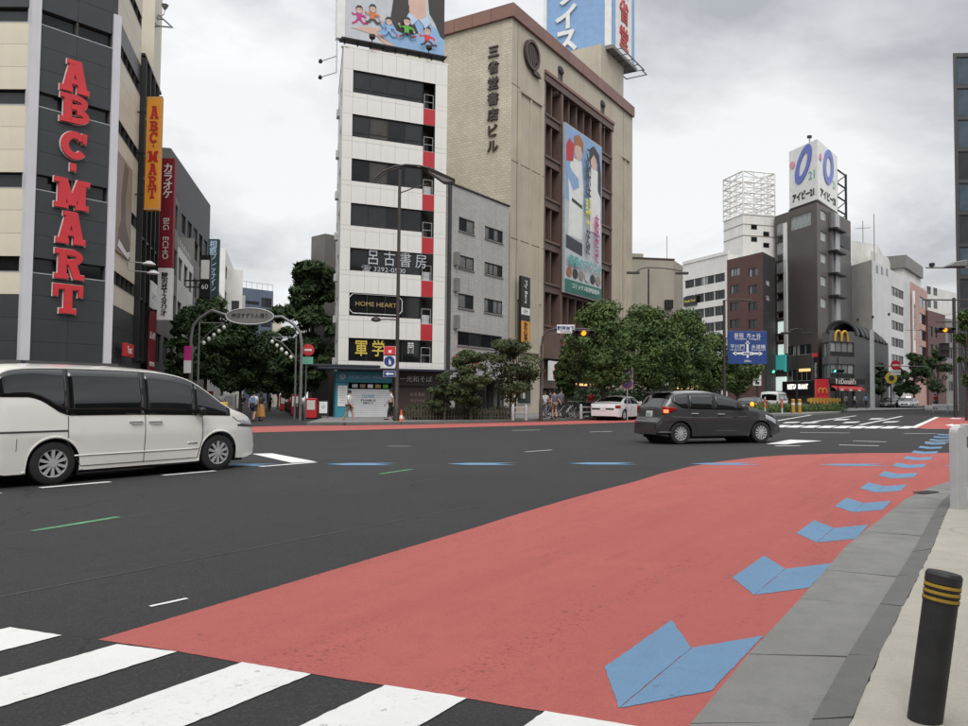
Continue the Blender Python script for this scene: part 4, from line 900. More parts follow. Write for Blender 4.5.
# tall printed banner (plain stand-in artwork)
u0, zt = fS.uz(562.3, 124); u1, _ = fS.uz(598.5, 140); _, zb = fS.uz(561.2, 291); w, h = u1-u0, zt-zb
bn = sign('wall_banner', sb, 0, u0, .3, zb, 'tall printed banner with two figures in white and a green foot on the bookshop bays', 'banner')
MB().box(-.12, w+.12, .0, .2, -.12, h+.12).build('frame', 'alu_light', bn); k_[0] = 0
MB().box(0, w, -.01, -.001, 0, h).build('sheet', 'photo_grey', bn)
Q = lambda l: [(a*w, c*h) for a, c in l]
aa = lambda l, m: art(Q(l), m, bn, base=.014)
aa([(0, .55), (1, .5), (1, 1), (0, 1)], 'sign_skyblue'); aa([(0, .16), (0, .34), (.5, .33), (1, .3), (1, .16)], 'photo_grey')
aa([(.02, .34), (.02, .26), (.45, .24), (.45, .32)], 'photo_dark')
aa([(.08, .34), (.1, .58), (.06, .7), (.16, .82), (.42, .83), (.48, .66), (.44, .34)], 'sign_white'); aa([(.0, .82), (.0, .72), (.2, .62), (.36, .66), (.34, .71), (.16, .74)], 'sign_skyblue')
aa([(.02, .88), (.02, .78), (.2, .8), (.22, .9), (.1, .93)], 'awning_red'); aa(blob(.33, .875, .1, .055), 'photo_skin'); aa([(.2, .88), (.22, .96), (.36, .985), (.47, .95), (.46, .88), (.4, .92), (.27, .91)], 'photo_hairbrown')
aa([(.16, .555), (.17, .575), (.44, .555), (.44, .535)], 'photo_dark')
aa([(.66, .42), (.64, .62), (.62, .78), (.72, .84), (.92, .82), (.97, .62), (.95, .42)], 'sign_white'); aa(blob(.76, .87, .09, .05), 'photo_skin'); aa([(.64, .86), (.64, .94), (.76, .975), (.92, .94), (.98, .8), (.97, .66), (.88, .7), (.88, .88), (.76, .92)], 'photo_hair')
aa([(0, 0), (1, 0), (1, .075), (0, .075)], 'banner_green')
for k in range(6): aa(blob(.1+.16*k, .12, .07, .03, 10), ('photo_hairbrown', 'photo_hair', 'sepia', 'photo_grey', 'photo_hair', 'sepia')[k])
o = text('この想いは', bn, (w*.55, -.26, h*.77), 1.15, 'photo_dark', vertical=True, bold=.03, line=.76); o = text('現実', bn, (w*.56, -.26, h*.53), 1.25, 'banner_yellow', vertical=True, bold=.04, line=.8)
text('女の子だって', bn, (w*.8, -.262, h*.38), .95, 'photo_magenta', vertical=True, bold=.03, line=.75); text('なんだ', bn, (w*.55, -.262, h*.34), .95, 'photo_dark', vertical=True, bold=.03, line=.75)
text('青春のマウンド', bn, (w*.5, -.264, h*.19), 1.0, 'banner_teal', bold=.02, width=w*.92); text('コミックス好評発売中', bn, (w*.5, -.264, h*.04), .5, 'sign_white', width=w*.75)
# roof billboard on its plinth
c0 = fS.uz(613, 43); v0 = -.2
bbx = empty('rooftop_billboard', sb.fr[0].w(20.6, .3, S_h-.4), sb.fr[0].ang, 'blue and white rooftop billboard box on a tan plinth above the bookshop', 'billboard')
zb = fS.uz(613, 43)[1]-S_h+.4
MB().box(-1.2, 4.6, .6, 9, 0, zb-.15).build('plinth', 'sanseido_plain', bbx); MB().box(-.2, 6.5, -.2, 8.4, zb-.35, zb).build('platform', 'mid_wall', bbx)
MB().box(0, 6.2, 0, 7.6, zb+.02, zb+9).build('panel', 'sign_skyblue', bbx); MB().box(.9, 5.2, -.06, -.005, zb+.1, zb+9).build('white_panel', 'sign_white', bbx); MB().box(-.06, -.004, .05, .75, zb+.1, zb+9).build('edge_panel', 'sign_white', bbx); MB().box(-.06, -.004, 7.3, 7.7, zb+.1, zb+9).build('edge_panel', 'sign_white', bbx)
for k, ch in enumerate('堂省三'): text(ch, bbx, (3.0, -.08, zb+1.9+2.75*k), 2.5, 'sign_darkred', extrude=.06, bold=.05, name='character')
for k, (ch, y) in enumerate((('ス', 6.0), ('イ', 8.0), ('ラ', 10.5))):
    o = text(ch, bbx, (-.12, 5.0, zb+1.5+2.55*k), 2.8, 'sign_white', rz=-math.pi/2, extrude=.08, bold=.09, name='character')
mb = MB()
for k in range(5): mb.box(.2+1.5*k, .28+1.5*k, -1.0, .6, zb-.45, zb-.37)
mb.box(0, 6.6, -1.0, -.9, zb-.4, zb-.3); mb.box(6.2, 7.6, -.9, -.8, zb-.5, zb-.42); mb.box(6.2, 7.6, 1.4, 1.5, zb-.5, zb-.42); mb.box(7.5, 7.6, -.9, 1.5, zb-.5, zb-.42); mb.build('bracket', 'pole_grey', bbx)
# street level of the bookshop: canopy band, dark entrance, maroon banner, vertical signs, arched window
fbox(sb, 0, s_a, s_b, -.9, .5, 4.6, s_z[0]-.6, 'sanseido_brown', 'canopy'); fbox(sb, 0, s_b+.02, LS, 0.0, .3, 4.8, 6.2, 'sanseido_brown', 'canopy')
fbox(sb, 0, s_a+.4, s_a+5, -1.1, -.9, 2.2, 4.5, 'sepia', 'shop_display')
for k in range(6): fbox(sb, 0, s_a+.4+2.3*k, s_a+1.9+2.3*k, -1.15, -1.05, 2.55, 2.75, 'warm_lit' if k != 1 else 'white_lit', 'shop_light')
u, z = fS.uz(559, 380); mbn = sign('hanging_banner', sb, 0, u, .55, .6, 'tall maroon hanging banner with white writing at the bookshop entrance', 'banner'); zt = fS.uz(558, 341)[1]-.6
MB().box(-.6, .6, -.03, 0, 0, zt).build('cloth', 'sign_maroon', mbn); text('神保町いちのいち', mbn, (0, -.04, zt*.5), .66, 'sign_white', vertical=True, line=.72); MB().box(-.7, .7, -.04, .01, zt, zt+.08).build('rod', 'black_metal', mbn)
u, z = fS.uz(549, 371); wsn = sign('shop_banner', sb, 0, u, .52, z, 'white banner with a dark red bird shape beside the maroon banner', 'banner'); MB().box(-1.2, 1.0, -.03, 0, -.8, .8).build('cloth', 'sign_white', wsn)
mb = MB(); mb.extr([(-.3, -.04, -.7), (.2, -.04, -.5), (.3, -.04, .2), (.1, -.04, .6), (-.15, -.04, .5), (-.1, -.04, .1), (-.35, -.04, -.2)], (0, .01, 0)); mb.build('picture', 'sign_darkred', wsn)
u, zt = fS.uz(515, 276); _, zb = fS.uz(515, 346); u1 = fS.uz(524, 300)[0]; vs_ = sign('vertical_sign', sb, 0, u, .35, zb, 'black vertical sign with a white strip and an orange panel with black characters', 'sign'); w = u1-u; h = zt-zb
MB().box(0, w, -.2, 0, 0, h).build('box', 'sign_black', vs_, bevel=.01); MB().box(.06, w-.06, -.215, -.2, h*.45, h*.55).build('panel', 'sign_white', vs_); MB().box(.06, w-.06, -.215, -.2, .3, h*.36).build('panel', 'sign_orange', vs_)
text('放心亭', vs_, (w/2, -.22, .3+(h*.36-.3)/2), .62, 'letter_black', vertical=True, line=.78, bold=.01); o = text('My Bers', vs_, (w/2, -.21, h*.78), .55, 'sign_white'); o.rotation_euler = (0, R(90), 0); text('ビヤ', vs_, (w/2, -.22, h*.5), .3, 'letter_black')
fbox(sb, 0, u-.5, u1+2.4, 0, .3, zb-.45, zb-.3, 'sanseido_plain', 'ledge')
u, _ = fS.uz(523.5, 390); sw_ = sign('show_window', sb, 0, u, .0, .9, 'arched glazed show window low on the bookshop wall', 'window')
a_ = [(-1.1, 0), (1.1, 0), (1.1, 1.9)] + [(1.1*math.cos(t), 1.9+.5*math.sin(t)) for t in [math.pi*k/10 for k in range(1, 10)]] + [(-1.1, 1.9)]
mb = MB(); mb.extr([(x*1.08, -.06, z*1.03-.04) for x, z in a_], (0, .06, 0)); mb.build('frame', 'galv_white', sw_); mb = MB(); mb.extr([(x*.96, -.08, z*.97+.03) for x, z in a_], (0, .05, 0)); mb.build('pane', 'glass_mid', sw_)
for k in range(6): MB().box(-.75+.5*(k % 3), -.4+.5*(k % 3), -.09, -.08, .4+.8*(k//3), .95+.8*(k//3)).build('poster', ('sepia', 'photo_grey', 'letter_dark')[k % 3], sw_)
# ---- further blocks across the junction
def simple(name, label, pts, h, m, rows, depth=.18, gm=('glass_dark', 'glass_mid'), fmat='alu_dark', smats={}, nx=2, ny=1, roof='roof_grey'):
    """rows: {face: [(u0,u1,z0,z1,nx)]}"""
    b = building(name, label, pts, h, m, {i: [r_[:4] for r_ in v] for i, v in rows.items()}, depth, smats=smats, roof=roof)
    for i, v in rows.items():
        for r_ in v: window(b.root, b.fc[i], r_[:4], depth, r_[4], 1, .07, r_[5] if len(r_) > 5 else gm, fmat)
    return b
def back(p, q, d): n = Vector((-(q[1]-p[1]), q[0]-p[0])).normalized()*d; return [(q[0]+n.x, q[1]+n.y), (p[0]+n.x, p[1]+n.y)]
# beige block beyond the bookshop
p, q = gy(630, 92), gy(674, 93); r1 = gy(683, 97)
hB = zat(650, 260, 92)
be = simple('beige_block', 'plain beige rendered block showing above the street trees beside the bookshop', [p, q, r1, (r1[0]-3, 112), (p[0], 112)], hB, 'beige_wall', {0: [(1.6, 2.2, 8, 9.2, 1), (3.6, 5.0, 8.6, 10.4, 2)], 1: []})
MB().box(-1.2, 1.6, 0, 4, hB, hB+.6).build('roof_room', 'beige_wall', be.root); coping(be, 0, 'letter_dark', .18, .08)
for u, z in ((4.2, 10.6),): fbox(be, 0, u, u+.9, 0, .5, z+1.2, z+2.2, 'black_metal', 'lantern')
# white ribbon-window office
p, q = gy(683, 131), gy(728, 121)
fr = Frame(p, q); hO = fr.uz(727, 254)[1]
rows = []
for y0, y1 in ((274.5, 283), (291, 300), (306.5, 316), (322, 331)):
    zt, zb = fr.uz(715, y0)[1], fr.uz(715, y1)[1]
    for k in range(4): rows.append((fr.L*(.05+.225*k), fr.L*(.05+.225*k)+fr.L*.218, zb, zt, 3, ('glass_mid', 'glass_dark', 'glass_pale') if y0 in (274.5,) else ('glass_dark', 'glass_mid')))
wo_ = simple('white_office', 'white office block with dark ribbon windows behind the street trees', [p, q]+back(p, q, 14), hO, 'white_wall', {0: rows, 1: []})
u, z = wo_.fr[0].uz(690, 301); ys = sign('wall_sign', wo_, 0, u, .05, z, 'black sign with yellow writing on the white office', 'sign'); MB().box(-1.4, 1.9, -.2, 0, -.8, .7).build('panel', 'sign_black', ys); text('Books Pool', ys, (.25, -.21, 0), .6, 'banner_yellow', width=2.7)
fbox(wo_, 0, 0, wo_.fr[0].L, -.4, .12, hO-.05, hO+.45, 'white_wall', 'coping')
# dark red brick block
p, q = gy(727.5, 121), gy(763.5, 114); r1 = gy(776, 119)
fr = Frame(p, q); hR = fr.uz(762, 252)[1]; rows = []
for y0 in (269, 286, 303, 320, 337, 354, 371):
    for x0, x1 in ((730, 739.5), (748.5, 757.5)):
        u0, zt = fr.uz(x0, y0); u1 = fr.uz(x1, y0)[0]; rows.append((u0, u1, zt-1.25, zt, 3 if y0 < 300 else 2, ('glass_blind', 'glass_pale', 'glass_mid') if y0 < 300 else ('glass_dark', 'glass_mid')))
br_ = simple('red_brick_block', 'dark red brick office block between the white office and the brown tower', [p, q, r1, (r1[0]+4, 138), (p[0]+6, 140)], hR, 'brick_red', {0: rows}, smats={1: 'dark_wall'})
for k, y in enumerate((283, 298)):
    u, z = br_.fr[1].uz(766.5, y); s_ = sign('wall_lettering', br_, 1, u, .02, z, ('small white writing on the dark side of the red brick block, upper line', 'small white writing on the dark side of the red brick block, lower line')[k], 'sign'); text(('和風', '寿司')[k], s_, (.5, 0, 0), .8, 'sign_white')
# cream plant tower with open scaffold on its roof
tb = at(749, 254, 124); pt_ = empty('rooftop_plant_tower', (tb.x, tb.y, hR-1), .25, 'cream rooftop plant tower carrying a white lattice scaffold above the red brick block', 'tower')
zz = lambda y: zat(749, y, 124)-pt_.location.z
w = 2.75; z1, z2 = zz(219), zz(177)
MB().box(-w, w, -w, w, -1, z1).build('plant_room', 'white_wall', pt_); mb = MB()
for lv in range(5):
    z = z1+(z2-z1)*lv/4
    for sx, sy, ex, ey in ((-1, -1, 1, -1), (1, -1, 1, 1), (1, 1, -1, 1), (-1, 1, -1, -1)):
        mb.tube([(sx*w, sy*w, z), (ex*w, ey*w, z)], .13, 5)
        for t in (.33, .66):
            if lv < 4: mb.tube([(sx*w+(ex-sx)*w*t, sy*w+(ey-sy)*w*t, z), (sx*w+(ex-sx)*w*t, sy*w+(ey-sy)*w*t, z+(z2-z1)/4)], .09, 4)
        if lv < 4:
            mb.tube([(sx*w, sy*w, z), (sx*w, sy*w, z+(z2-z1)/4)], .13, 5); mb.tube([(sx*w, sy*w, z), (ex*w, ey*w, z+(z2-z1)/4)], .07, 4); mb.tube([(sx*w, sy*w, z+(z2-z1)/4), (ex*w, ey*w, z)], .07, 4)
            mb.tube([(sx*w, sy*w, z+(z2-z1)/8), (ex*w, ey*w, z+(z2-z1)/8)], .08, 4)
mb.build('scaffold', 'white_wall', pt_)
for x, y in ((-.9, 231), (-.9, 243), (1.2, 237), (1.2, 248)): MB().box(x-.5, x+.5, -w-.06, -w+.02, zz(y)-.35, zz(y)+.35).build('louvre', 'glass_dark', pt_)
for y in (229, 240): MB().box(-w-.05, w+.05, -w-.05, w+.05, zz(y), zz(y)+.1).build('joint_band', 'sepia', pt_)
an = empty('roof_antenna', (*gy(679, 92), hB-2), 0, 'thin vertical antenna on the beige block', 'antenna'); MB().tube([(0, 6, 2), (0, 6, 2+zat(679, 236, 98)-hB)], .05, 5).build('rod', 'galv', an); MB().box(-.2, .2, 5.8, 6.2, 1.9, 2.1).build('foot', 'galv', an)

# brown tower with the oval logo box on top
T0, T1, T2 = gy(776.3, 121), gy(818.5, 112), gy(852.5, 124)
fT = Frame(T0, T1); T_h = fT.uz(817, 202)[1]; f2 = Frame(T1, T2, z=fT.o.z)
LT = fT.L; rl = []; rows0 = []; rows1 = []
ug = fT.uz(785, 250)[0]
zsT = [fT.uz(780, y)[1] for y in (222.5, 241.5, 260.5, 279.5, 298.5, 321, 344)]
for k, z in enumerate(zsT): rows0.append((.25, ug-.3, z-1.9, z, 1, ('glass_pale',) if k < 5 else ('menu_lit',)))
for z in zsT: rows0.append((.3, ug-.35, z-3.0, z-2.05, 1, ('glass_dark',)))
u0, u1 = fT.uz(790.5, 225)[0], fT.uz(811, 218)[0]; zt = fT.uz(811, 211)[1]; rows0.append((u0, u1, zt-2, zt, 4, ('glass_pale',)))
rows0.append((fT.uz(787, 350)[0], fT.uz(811, 350)[0], fT.uz(800, 355)[1], fT.uz(800, 344.5)[1], 4, ('glass_pale', 'glass_mid')))
rows0.append((fT.uz(787, 380)[0], fT.uz(811, 380)[0], fT.uz(800, 381)[1], fT.uz(800, 369)[1], 5, ('glass_shop',)))
for y in (214, 235, 257, 280, 302):
    u, z = f2.uz(820.5, y); u_, _ = f2.uz(826.5, y); rows1.append((u, u_, z-.7, z+.7, 1, ('glass_pale',)))
for y in (241.5, 262, 283, 304):
    u, z = f2.uz(838.5, y); u_, _ = f2.uz(843.5, y); rows1.append((u, u_, z-.7, z+.7, 1, ('glass_pale', 'glass_blind')))
tw_ = simple('brown_tower', 'dark brown office tower with a white oval-logo box on its roof', [T0, T1, T2, (T2[0]-6, 140), (T0[0]+4, 136)], T_h, 'tower_brown', {0: rows0, 1: rows1}, smats={}, fmat='alu_light')
fbox(tw_, 0, ug-.15, ug+.55, 0, .2, 8, fT.uz(789, 222)[1], 'sign_white', 'white_fin')
a, c = f2.uz(829.5, 300)[0], f2.uz(837, 300)[0]
fbox(tw_, 1, a, a+1.1, 0, .35, 6, T_h-.5, 'tower_grey', 'duct'); fbox(tw_, 1, a+1.5, c, 0, .5, 6, T_h-.3, 'galv', 'duct'); fbox(tw_, 1, c+.1, f2.L-.05, 0, .06, 5, T_h-6.5, 'tower_grey', 'side_panel')
for y in (232, 254, 276, 298): fbox(tw_, 1, a-.3, c+.6, 0, 1.3, f2.uz(833, y)[1], f2.uz(833, y)[1]+.25, 'black_metal', 'balcony')
fbox(tw_, 1, c+.3, f2.L-.5, -.3, .05, T_h-4.6, T_h-2.6, 'black_metal', 'opening')
for y0, y1, m_ in ((355, 372, 'teal_lit'), (377, 391, 'menu_lit')):
    u, zt = fT.uz(781, y0); _, zb = fT.uz(781, y1); s_ = sign('lit_sign', tw_, 0, ug/2, .2, zb, 'lit teal sign panel on the brown tower' if m_ == 'teal_lit' else 'lit pale sign panel near the street on the brown tower', 'sign'); MB().box(-1.6, 1.6, -.2, 0, 0, zt-zb).build('panel', m_, s_); MB().box(-1.7, 1.7, -.19, 0, -.12, 0).build('rim', 'black_metal', s_)
u0, zc_ = fT.uz(787, 387); u1 = fT.uz(816, 387)[0]; fbox(tw_, 0, u0-.3, u1+.3, 0, .6, zc_-.9, zc_+.8, 'black_metal', 'fascia')
s_ = sign('shop_fascia_sign', tw_, 0, (u0+u1)/2, .61, zc_, 'white writing on the black shop fascia under the brown tower', 'sign'); text('RESTAURANT', s_, (0, 0, 0), 1.0, 'white_lit', width=4.5, bold=.02)
u0, z0_ = fT.uz(799, 371); fbox(tw_, 0, u0, fT.uz(810, 371)[0], -.1, .02, z0_-.1, z0_+.3, 'warm_lit', 'ceiling_light')
# logo box: two white faces
lb = tw_; zb = T_h+.5; zt = fT.uz(815, 139)[1]
uL = fT.uz(787.5, 180)[0]; uR = f2.uz(840, 200)[0]
LBP = [fT.w(uL, .3, 0), fT.w(LT-.15, .3, 0), f2.w(uR, .35, 0)]
lbo = empty('rooftop_logo_box', (0, 0, fT.o.z), 0, 'white rooftop advertising box with a blue oval logo and black characters', 'billboard')
mb = MB(); c3 = LBP[0]+(LBP[2]-LBP[1]); mb.prism([(v.x, v.y) for v in (*LBP, c3)], zb, zt); mb.build('box', 'sign_white', lbo)
mb = MB(); mb.prism([(v.x+(LBP[1].x-v.x)*.06, v.y+.6) for v in (*LBP, c3)], T_h-.2, zb-.02); mb.build('base', 'black_metal', lbo)
def oval(fr, u, z, ru, rz, lean, m, parent, hole=.5, out=.12):
    mb = MB(); n = 28; dirv = Vector((fr.c, fr.s, 0)); nv = Vector((fr.s, -fr.c, 0)); o = fr.w(0, 0, 0); o.z = 0
    def P(t, k, d): x = ru*k*math.cos(t); y = rz*(k if k == 1 else k*1.16)*math.sin(t); x += lean*y; return o+dirv*(u+x)+nv*d+Vector((0, 0, z+y))
    vs = []; fs = []
    for j in range(n):
        t = 2*math.pi*j/n; vs += [P(t, 1, out), P(t, hole, out), P(t, 1, 0), P(t, hole, 0)]
    for j in range(n):
        a, c = 4*j, 4*((j+1) % n); fs += [(a, c, c+1, a+1), (a+2, a, c+2) if False else (a, a+2, c+2, c), (a+1, c+1, c+3, a+3)]
    mb.add(vs, fs); return mb.build('logo', m, parent)
for fr, px, w_, key in ((Frame(LBP[0], LBP[1], z=0), (801.5, 823.0), 2.2, 0), (Frame(LBP[1], LBP[2], z=0), (828, 828), 3.0, 1)):
    uc_ = fr.L*.52; zc_ = (zb+zt)/2+1.2; hh = zt-zb
    oval(fr, uc_, zc_+.3, fr.L*.25, hh*.31, .38 if key == 0 else .2, 'logo_blue', lbo)
    o = lambda u, z, d: tuple(Vector((fr.w(u, -d, 0).x, fr.w(u, -d, 0).y, z)))
    mb = MB(); mb.lathe([(.0, -.1), (.55, -.1), (.55, 0)], 18, (0, 0, 0), 'Y'); b_ = mb.build('logo_dot', 'logo_pink', lbo, o(fr.L*.13, zc_+hh*.1, .02), fr.ang)
    text('21', lbo, o(fr.L*.8, zc_-hh*.2, .03), 1.7, 'logo_green', rz=fr.ang, bold=.02); text('アイビー21', lbo, o(fr.L*.5, zb+1.35, .03), 1.35, 'letter_black', rz=fr.ang, width=fr.L*.76, bold=.04, extrude=.04)
# steel frame beside the box
mb = MB(); fz = f2
for u in (uR+.3, fz.L-.2): mb.tube([tuple(fz.w(u, .6, 0)[:2])+(T_h-3,), tuple(fz.w(u, .6, 0)[:2])+(zt-1.6,)], .18, 6)
for k in range(5):
    z = T_h-1+(zt-1.8-T_h+1)*k/4; a = fz.w(uR+.3, .6, 0); c = fz.w(fz.L-.2, .6, 0); mb.tube([(a.x, a.y, z), (c.x, c.y, z)], .14, 5)
    if k < 4: mb.tube([(a.x, a.y, z), (c.x, c.y, z+(zt-T_h-.8)/4)], .09, 5)
mb.build('steel_frame', 'black_metal', lbo)
rc = empty('roof_camera', (LBP[1].x-.5, LBP[1].y+1.5, fT.o.z+zt), 0, 'small dark device on a stem on top of the logo box', 'camera'); MB().tube([(0, 0, 0), (0, 0, .8)], .06, 6).build('stem', 'black_metal', rc); MB().box(-.3, .3, -.2, .2, .6, 1.0).build('body', 'black_metal', rc, bevel=.05)

# burger restaurant with the black barrel roof
D0, D1, D2 = gy(822.5, 105), gy(829.8, 101), gy(855.5, 103)
fD = Frame(D1, D2); D_h = fD.uz(842, 331)[1]; r1 = gy(889, 122)
fD0 = Frame(D0, D1, z=fD.o.z); rowsA = []; rowsB = []
for y0, y1 in ((342, 356.5), (364, 378)):
    zt, zb = fD.uz(842, y0)[1], fD.uz(842, y1)[1]; L = fD.L
    rowsA.append((.15, L-.15, zb, zt, 4, ('glass_pale', 'glass_blind'))); rowsB.append((.2, fD0.L-.2, zb, zt, 2, ('glass_pale', 'glass_blind')))
rowsA.append((.2, fD.L-.2, .1, 2.6, 4, ('glass_shop',)))
mc = simple('burger_restaurant', 'grey three-storey burger restaurant with a black barrel-vaulted roof', [D1, D2, r1, (r1[0]-8, 132), gy(829, 120), D0], D_h, 'tower_grey', {0: rowsA, 5: rowsB}, smats={1: 'black_metal', 2: 'black_metal'})
for zt, zb in ((fD.uz(842, 342)[1], fD.uz(842, 356.5)[1]), (fD.uz(842, 364)[1], fD.uz(842, 378)[1])): fbox(mc, 0, .16, fD.L-.16, -.12, -.06, zb, zb+(zt-zb)*.33, 'black_metal', 'railing')
# barrel roof: arched ring in front, ribbed vault behind
cx = fD.L*.5; Rr = fD.L*.62; zc_ = D_h-.4; vd = Vector(mc.F.loc(r1))-Vector((fD.L, 0)); vd = vd.normalized()
ring = []; n = 16
mb = MB(); vs = []; fs = []
for k in range(n+1):
    t = math.pi*k/n
    for rr, oo in ((Rr, -.15), (Rr*.86, -.15), (Rr, 1.2), (Rr*.86, 1.2)): vs.append((cx-rr*math.cos(t)+vd.x*oo, vd.y*oo, zc_+rr*.62*math.sin(t)))
for k in range(n):
    a, c = 4*k, 4*(k+1); fs += [(a, c, c+1, a+1), (a, a+2, c+2, c), (a+1, c+1, c+3, a+3), (a+2, a+3, c+3, c+2)]
mb.add(vs, fs).build('roof_arch', 'black_metal', mc.root)
vl = 21.5
for j in range(8):
    s0 = 2.2+vl*j/8*.9; s1 = s0+vl/8*.93; mb = MB(); vs = []; fs = []
    drop = lambda s_: 1-.0*s_ if s_ < vl*.75 else max(.3, 1-((s_-vl*.75)/(vl*.25))**2*.6)
    for k in range(n+1):
        t = math.pi*k/n
        for s_ in (s0, s1): vs.append((cx-Rr*.98*math.cos(t)+vd.x*s_, vd.y*s_, zc_-.0+Rr*.62*drop(s_)*math.sin(t)+.05*(j % 2)))
    for k in range(n): a = 2*k; fs.append((a, a+1, a+3, a+2))
    mb.add(vs, fs); o = mb.build('roof_rib', 'black_metal', mc.root, smooth=True); o.modifiers.new('s', 'SOLIDIFY').thickness = .15
u, z = fD.uz(840.5, 336); ms_ = sign('arches_logo', mc, 0, u, .05, z, 'yellow double-arch logo high on the grey restaurant front', 'sign')
def arches(parent, s, m, y=-.1, name='arch'):
    for sx in (-1, 1):
        pth = [(sx*(.5-.5*math.cos(math.pi*k/14))*s, y, (1.15*math.sin(math.pi*k/14)**.8-.6)*s) for k in range(15)]
        mb = MB(); mb.tube(pth, .12*s, 6); mb.build(name, m, parent)
arches(ms_, 1.15, 'logo_yellow')
u0, zc_ = fD.uz(826, 381); fbox(mc, 0, -1.2, fD.L+1.2, 0, .5, fD.uz(842, 384)[1], fD.uz(842, 378.8)[1], 'black_metal', 'fascia')
s_ = sign('restaurant_fascia_sign', mc, 0, fD.L*.5, .51, fD.uz(842, 381.4)[1], "white McDonald's lettering on the black fascia", 'sign'); text("McDonald's", s_, (0, 0, 0), .95, 'sign_white', width=3.6, bold=.02)
aw = sign('awning', mc, 0, -.2, .02, fD.uz(842, 390)[1], 'red striped awning below the restaurant fascia', 'awning'); w = fD.L+.6
mb = MB(); zt = fD.uz(842, 384.5)[1]-fD.uz(842, 390)[1]; mb.add([(0, 0, zt), (w, 0, zt), (w, -1.1, .1), (0, -1.1, .1), (w, -1.1, -.12), (0, -1.1, -.12)], [(0, 1, 2, 3), (3, 2, 4, 5)]); mb.build('canvas', 'awning_red', aw)
for k in range(3): MB().box(w*(.15+.3*k), w*(.25+.3*k), -1.13, -1.1, -.12, .1).build('stripe', 'sign_white', aw)
tp = empty('totem_sign', (*gy(822.5, 98), 0), 0, 'red totem sign with a yellow double-arch logo beside the restaurant', 'sign'); tp.location.z = gz(tp.location.x)
ht = zat(822, 379, 98)-tp.location.z
MB().box(-.75, .75, 0, .5, 0, ht).build('panel', 'sign_red', tp); lgp = MB(); arches(tp, .5, 'logo_yellow', -.05, 'arch')
for o in [c for c in KIDS[tp.name] if c.name.startswith('arch')]: o.location.z = ht*.62
vs_ = empty('vertical_sign', (*gy(816, 104), zat(816, 380, 104)), 0, 'slim black vertical sign with white letters beside the restaurant', 'sign'); hh = zat(816, 357, 104)-vs_.location.z
MB().box(-.28, .28, 0, .4, 0, hh).build('box', 'sign_black', vs_); o = text("McDonald's", vs_, (0, -.01, hh*.42), .42, 'sign_white'); o.rotation_euler = (0, R(90), 0); MB().box(-.28, .28, -.02, .42, hh, hh+.5).build('cap', 'sign_red', vs_)

# pale grey block, pink block, brick block and others to the right
p, q = gy(873.5, 121), gy(911, 140); r0 = gy(851, 127)
fr = Frame(p, q); hG = fr.uz(876, 262)[1]; rows = []
for y in (286, 303, 320, 337, 354, 371):
    u0, zt = fr.uz(891.5, y); u1 = fr.uz(903.5, y)[0]; rows.append((u0, u1, zt-1.45, zt, 4, ('glass_dark', 'glass_mid')))
gy_b = simple('pale_grey_block', 'pale grey office block with paired dark windows right of the burger restaurant', [p, q, (q[0]-6, 160), (r0[0]+3, 150), r0], hG, 'grey_wall', {0: rows}, smats={4: 'offwhite_wall'})
for y in (269,): 
    for k in range(3): u, z = fr.uz(876+5*k, y+1.5*k); fbox(gy_b, 0, u, u+1.2, -.3, .02, z-.6, z+.6, 'glass_dark', 'louvre')
rb_ = gy_b; mb = MB(); ztop = zat(862, 238, 128)-gy_b.F.o.z; l0 = gy_b.F.loc(gy(853, 130)); l1 = gy_b.F.loc(gy(879, 133)); l2 = gy_b.F.loc(gy(886, 145)); l3 = gy_b.F.loc(gy(856, 143))
mb.prism([l0, l1, l2, l3], hG, ztop); mb.build('roof_room', 'offwhite_wall', gy_b.root); l4 = gy_b.F.loc(gy(872, 126)); l5 = gy_b.F.loc(gy(890, 132)); mb = MB(); mb.prism([l4, l5, gy_b.F.loc(gy(892, 138)), gy_b.F.loc(gy(875, 134))], hG, zat(880, 253, 128)-gy_b.F.o.z); mb.build('roof_room', 'offwhite_wall', gy_b.root)
for k in range(3): fbox(gy_b, 4, 2+4*k, 2.4+4*k, 0, .1, hG*.6, hG*.6+.4, 'letter_dark', 'vent')
for px, y0, y1, Y in ((863, 221, 240, 130), (874.5, 214, 262, 126)):
    a_ = at(px, y1, Y); an = empty('roof_antenna', a_, 0, 'thin antenna rod with cross bars on the pale grey block' if px < 870 else 'tall bare antenna rod on the pale grey block', 'antenna'); hh = at(px, y0, Y).z-a_.z
    MB().tube([(0, 0, -.5), (0, 0, hh)], .06, 5).build('rod', 'pole_grey', an)
    if px < 870: MB().tube([(-1.2, 0, hh*.6), (1.2, 0, hh*.65)], .05, 5).build('crossbar', 'pole_grey', an)
p, q = gy(911.5, 137), gy(929, 150); fr = Frame(p, q); hP = fr.uz(913, 283)[1]; rows = []
for y in (296, 312.5, 329, 345.5, 362): u0, zt = fr.uz(919.5, y); u1 = fr.uz(927, y)[0]; rows.append((u0, u1, zt-1.9, zt, 2, ('glass_dark',)))
pk = simple('pink_block', 'narrow dusty pink block with dark balconies in the far street', [p, q]+back(p, q, 12), hP, 'pink_wall', {0: rows}, smats={3: 'grey_wall'})
MB().box(.3, fr.L-.3, 1, 9, hP, hP+2.4).build('roof_room', 'offwhite_wall', pk.root)
MB().box(-.2, fr.L-1, .5, 9, hP+2.4, hP+4.6).build('roof_tank', 'mid_wall', pk.root)
vs_ = sign('vertical_sign', pk, 0, .35, .4, hP*.42, 'white vertical sign with small dark characters on the edge of the pink block', 'sign'); MB().box(-.5, .5, -.2, 0, 0, hP*.5).build('panel', 'sign_white', vs_); text('神田神保町ビル', vs_, (0, -.21, hP*.25), 1.1, 'letter_black', vertical=True)
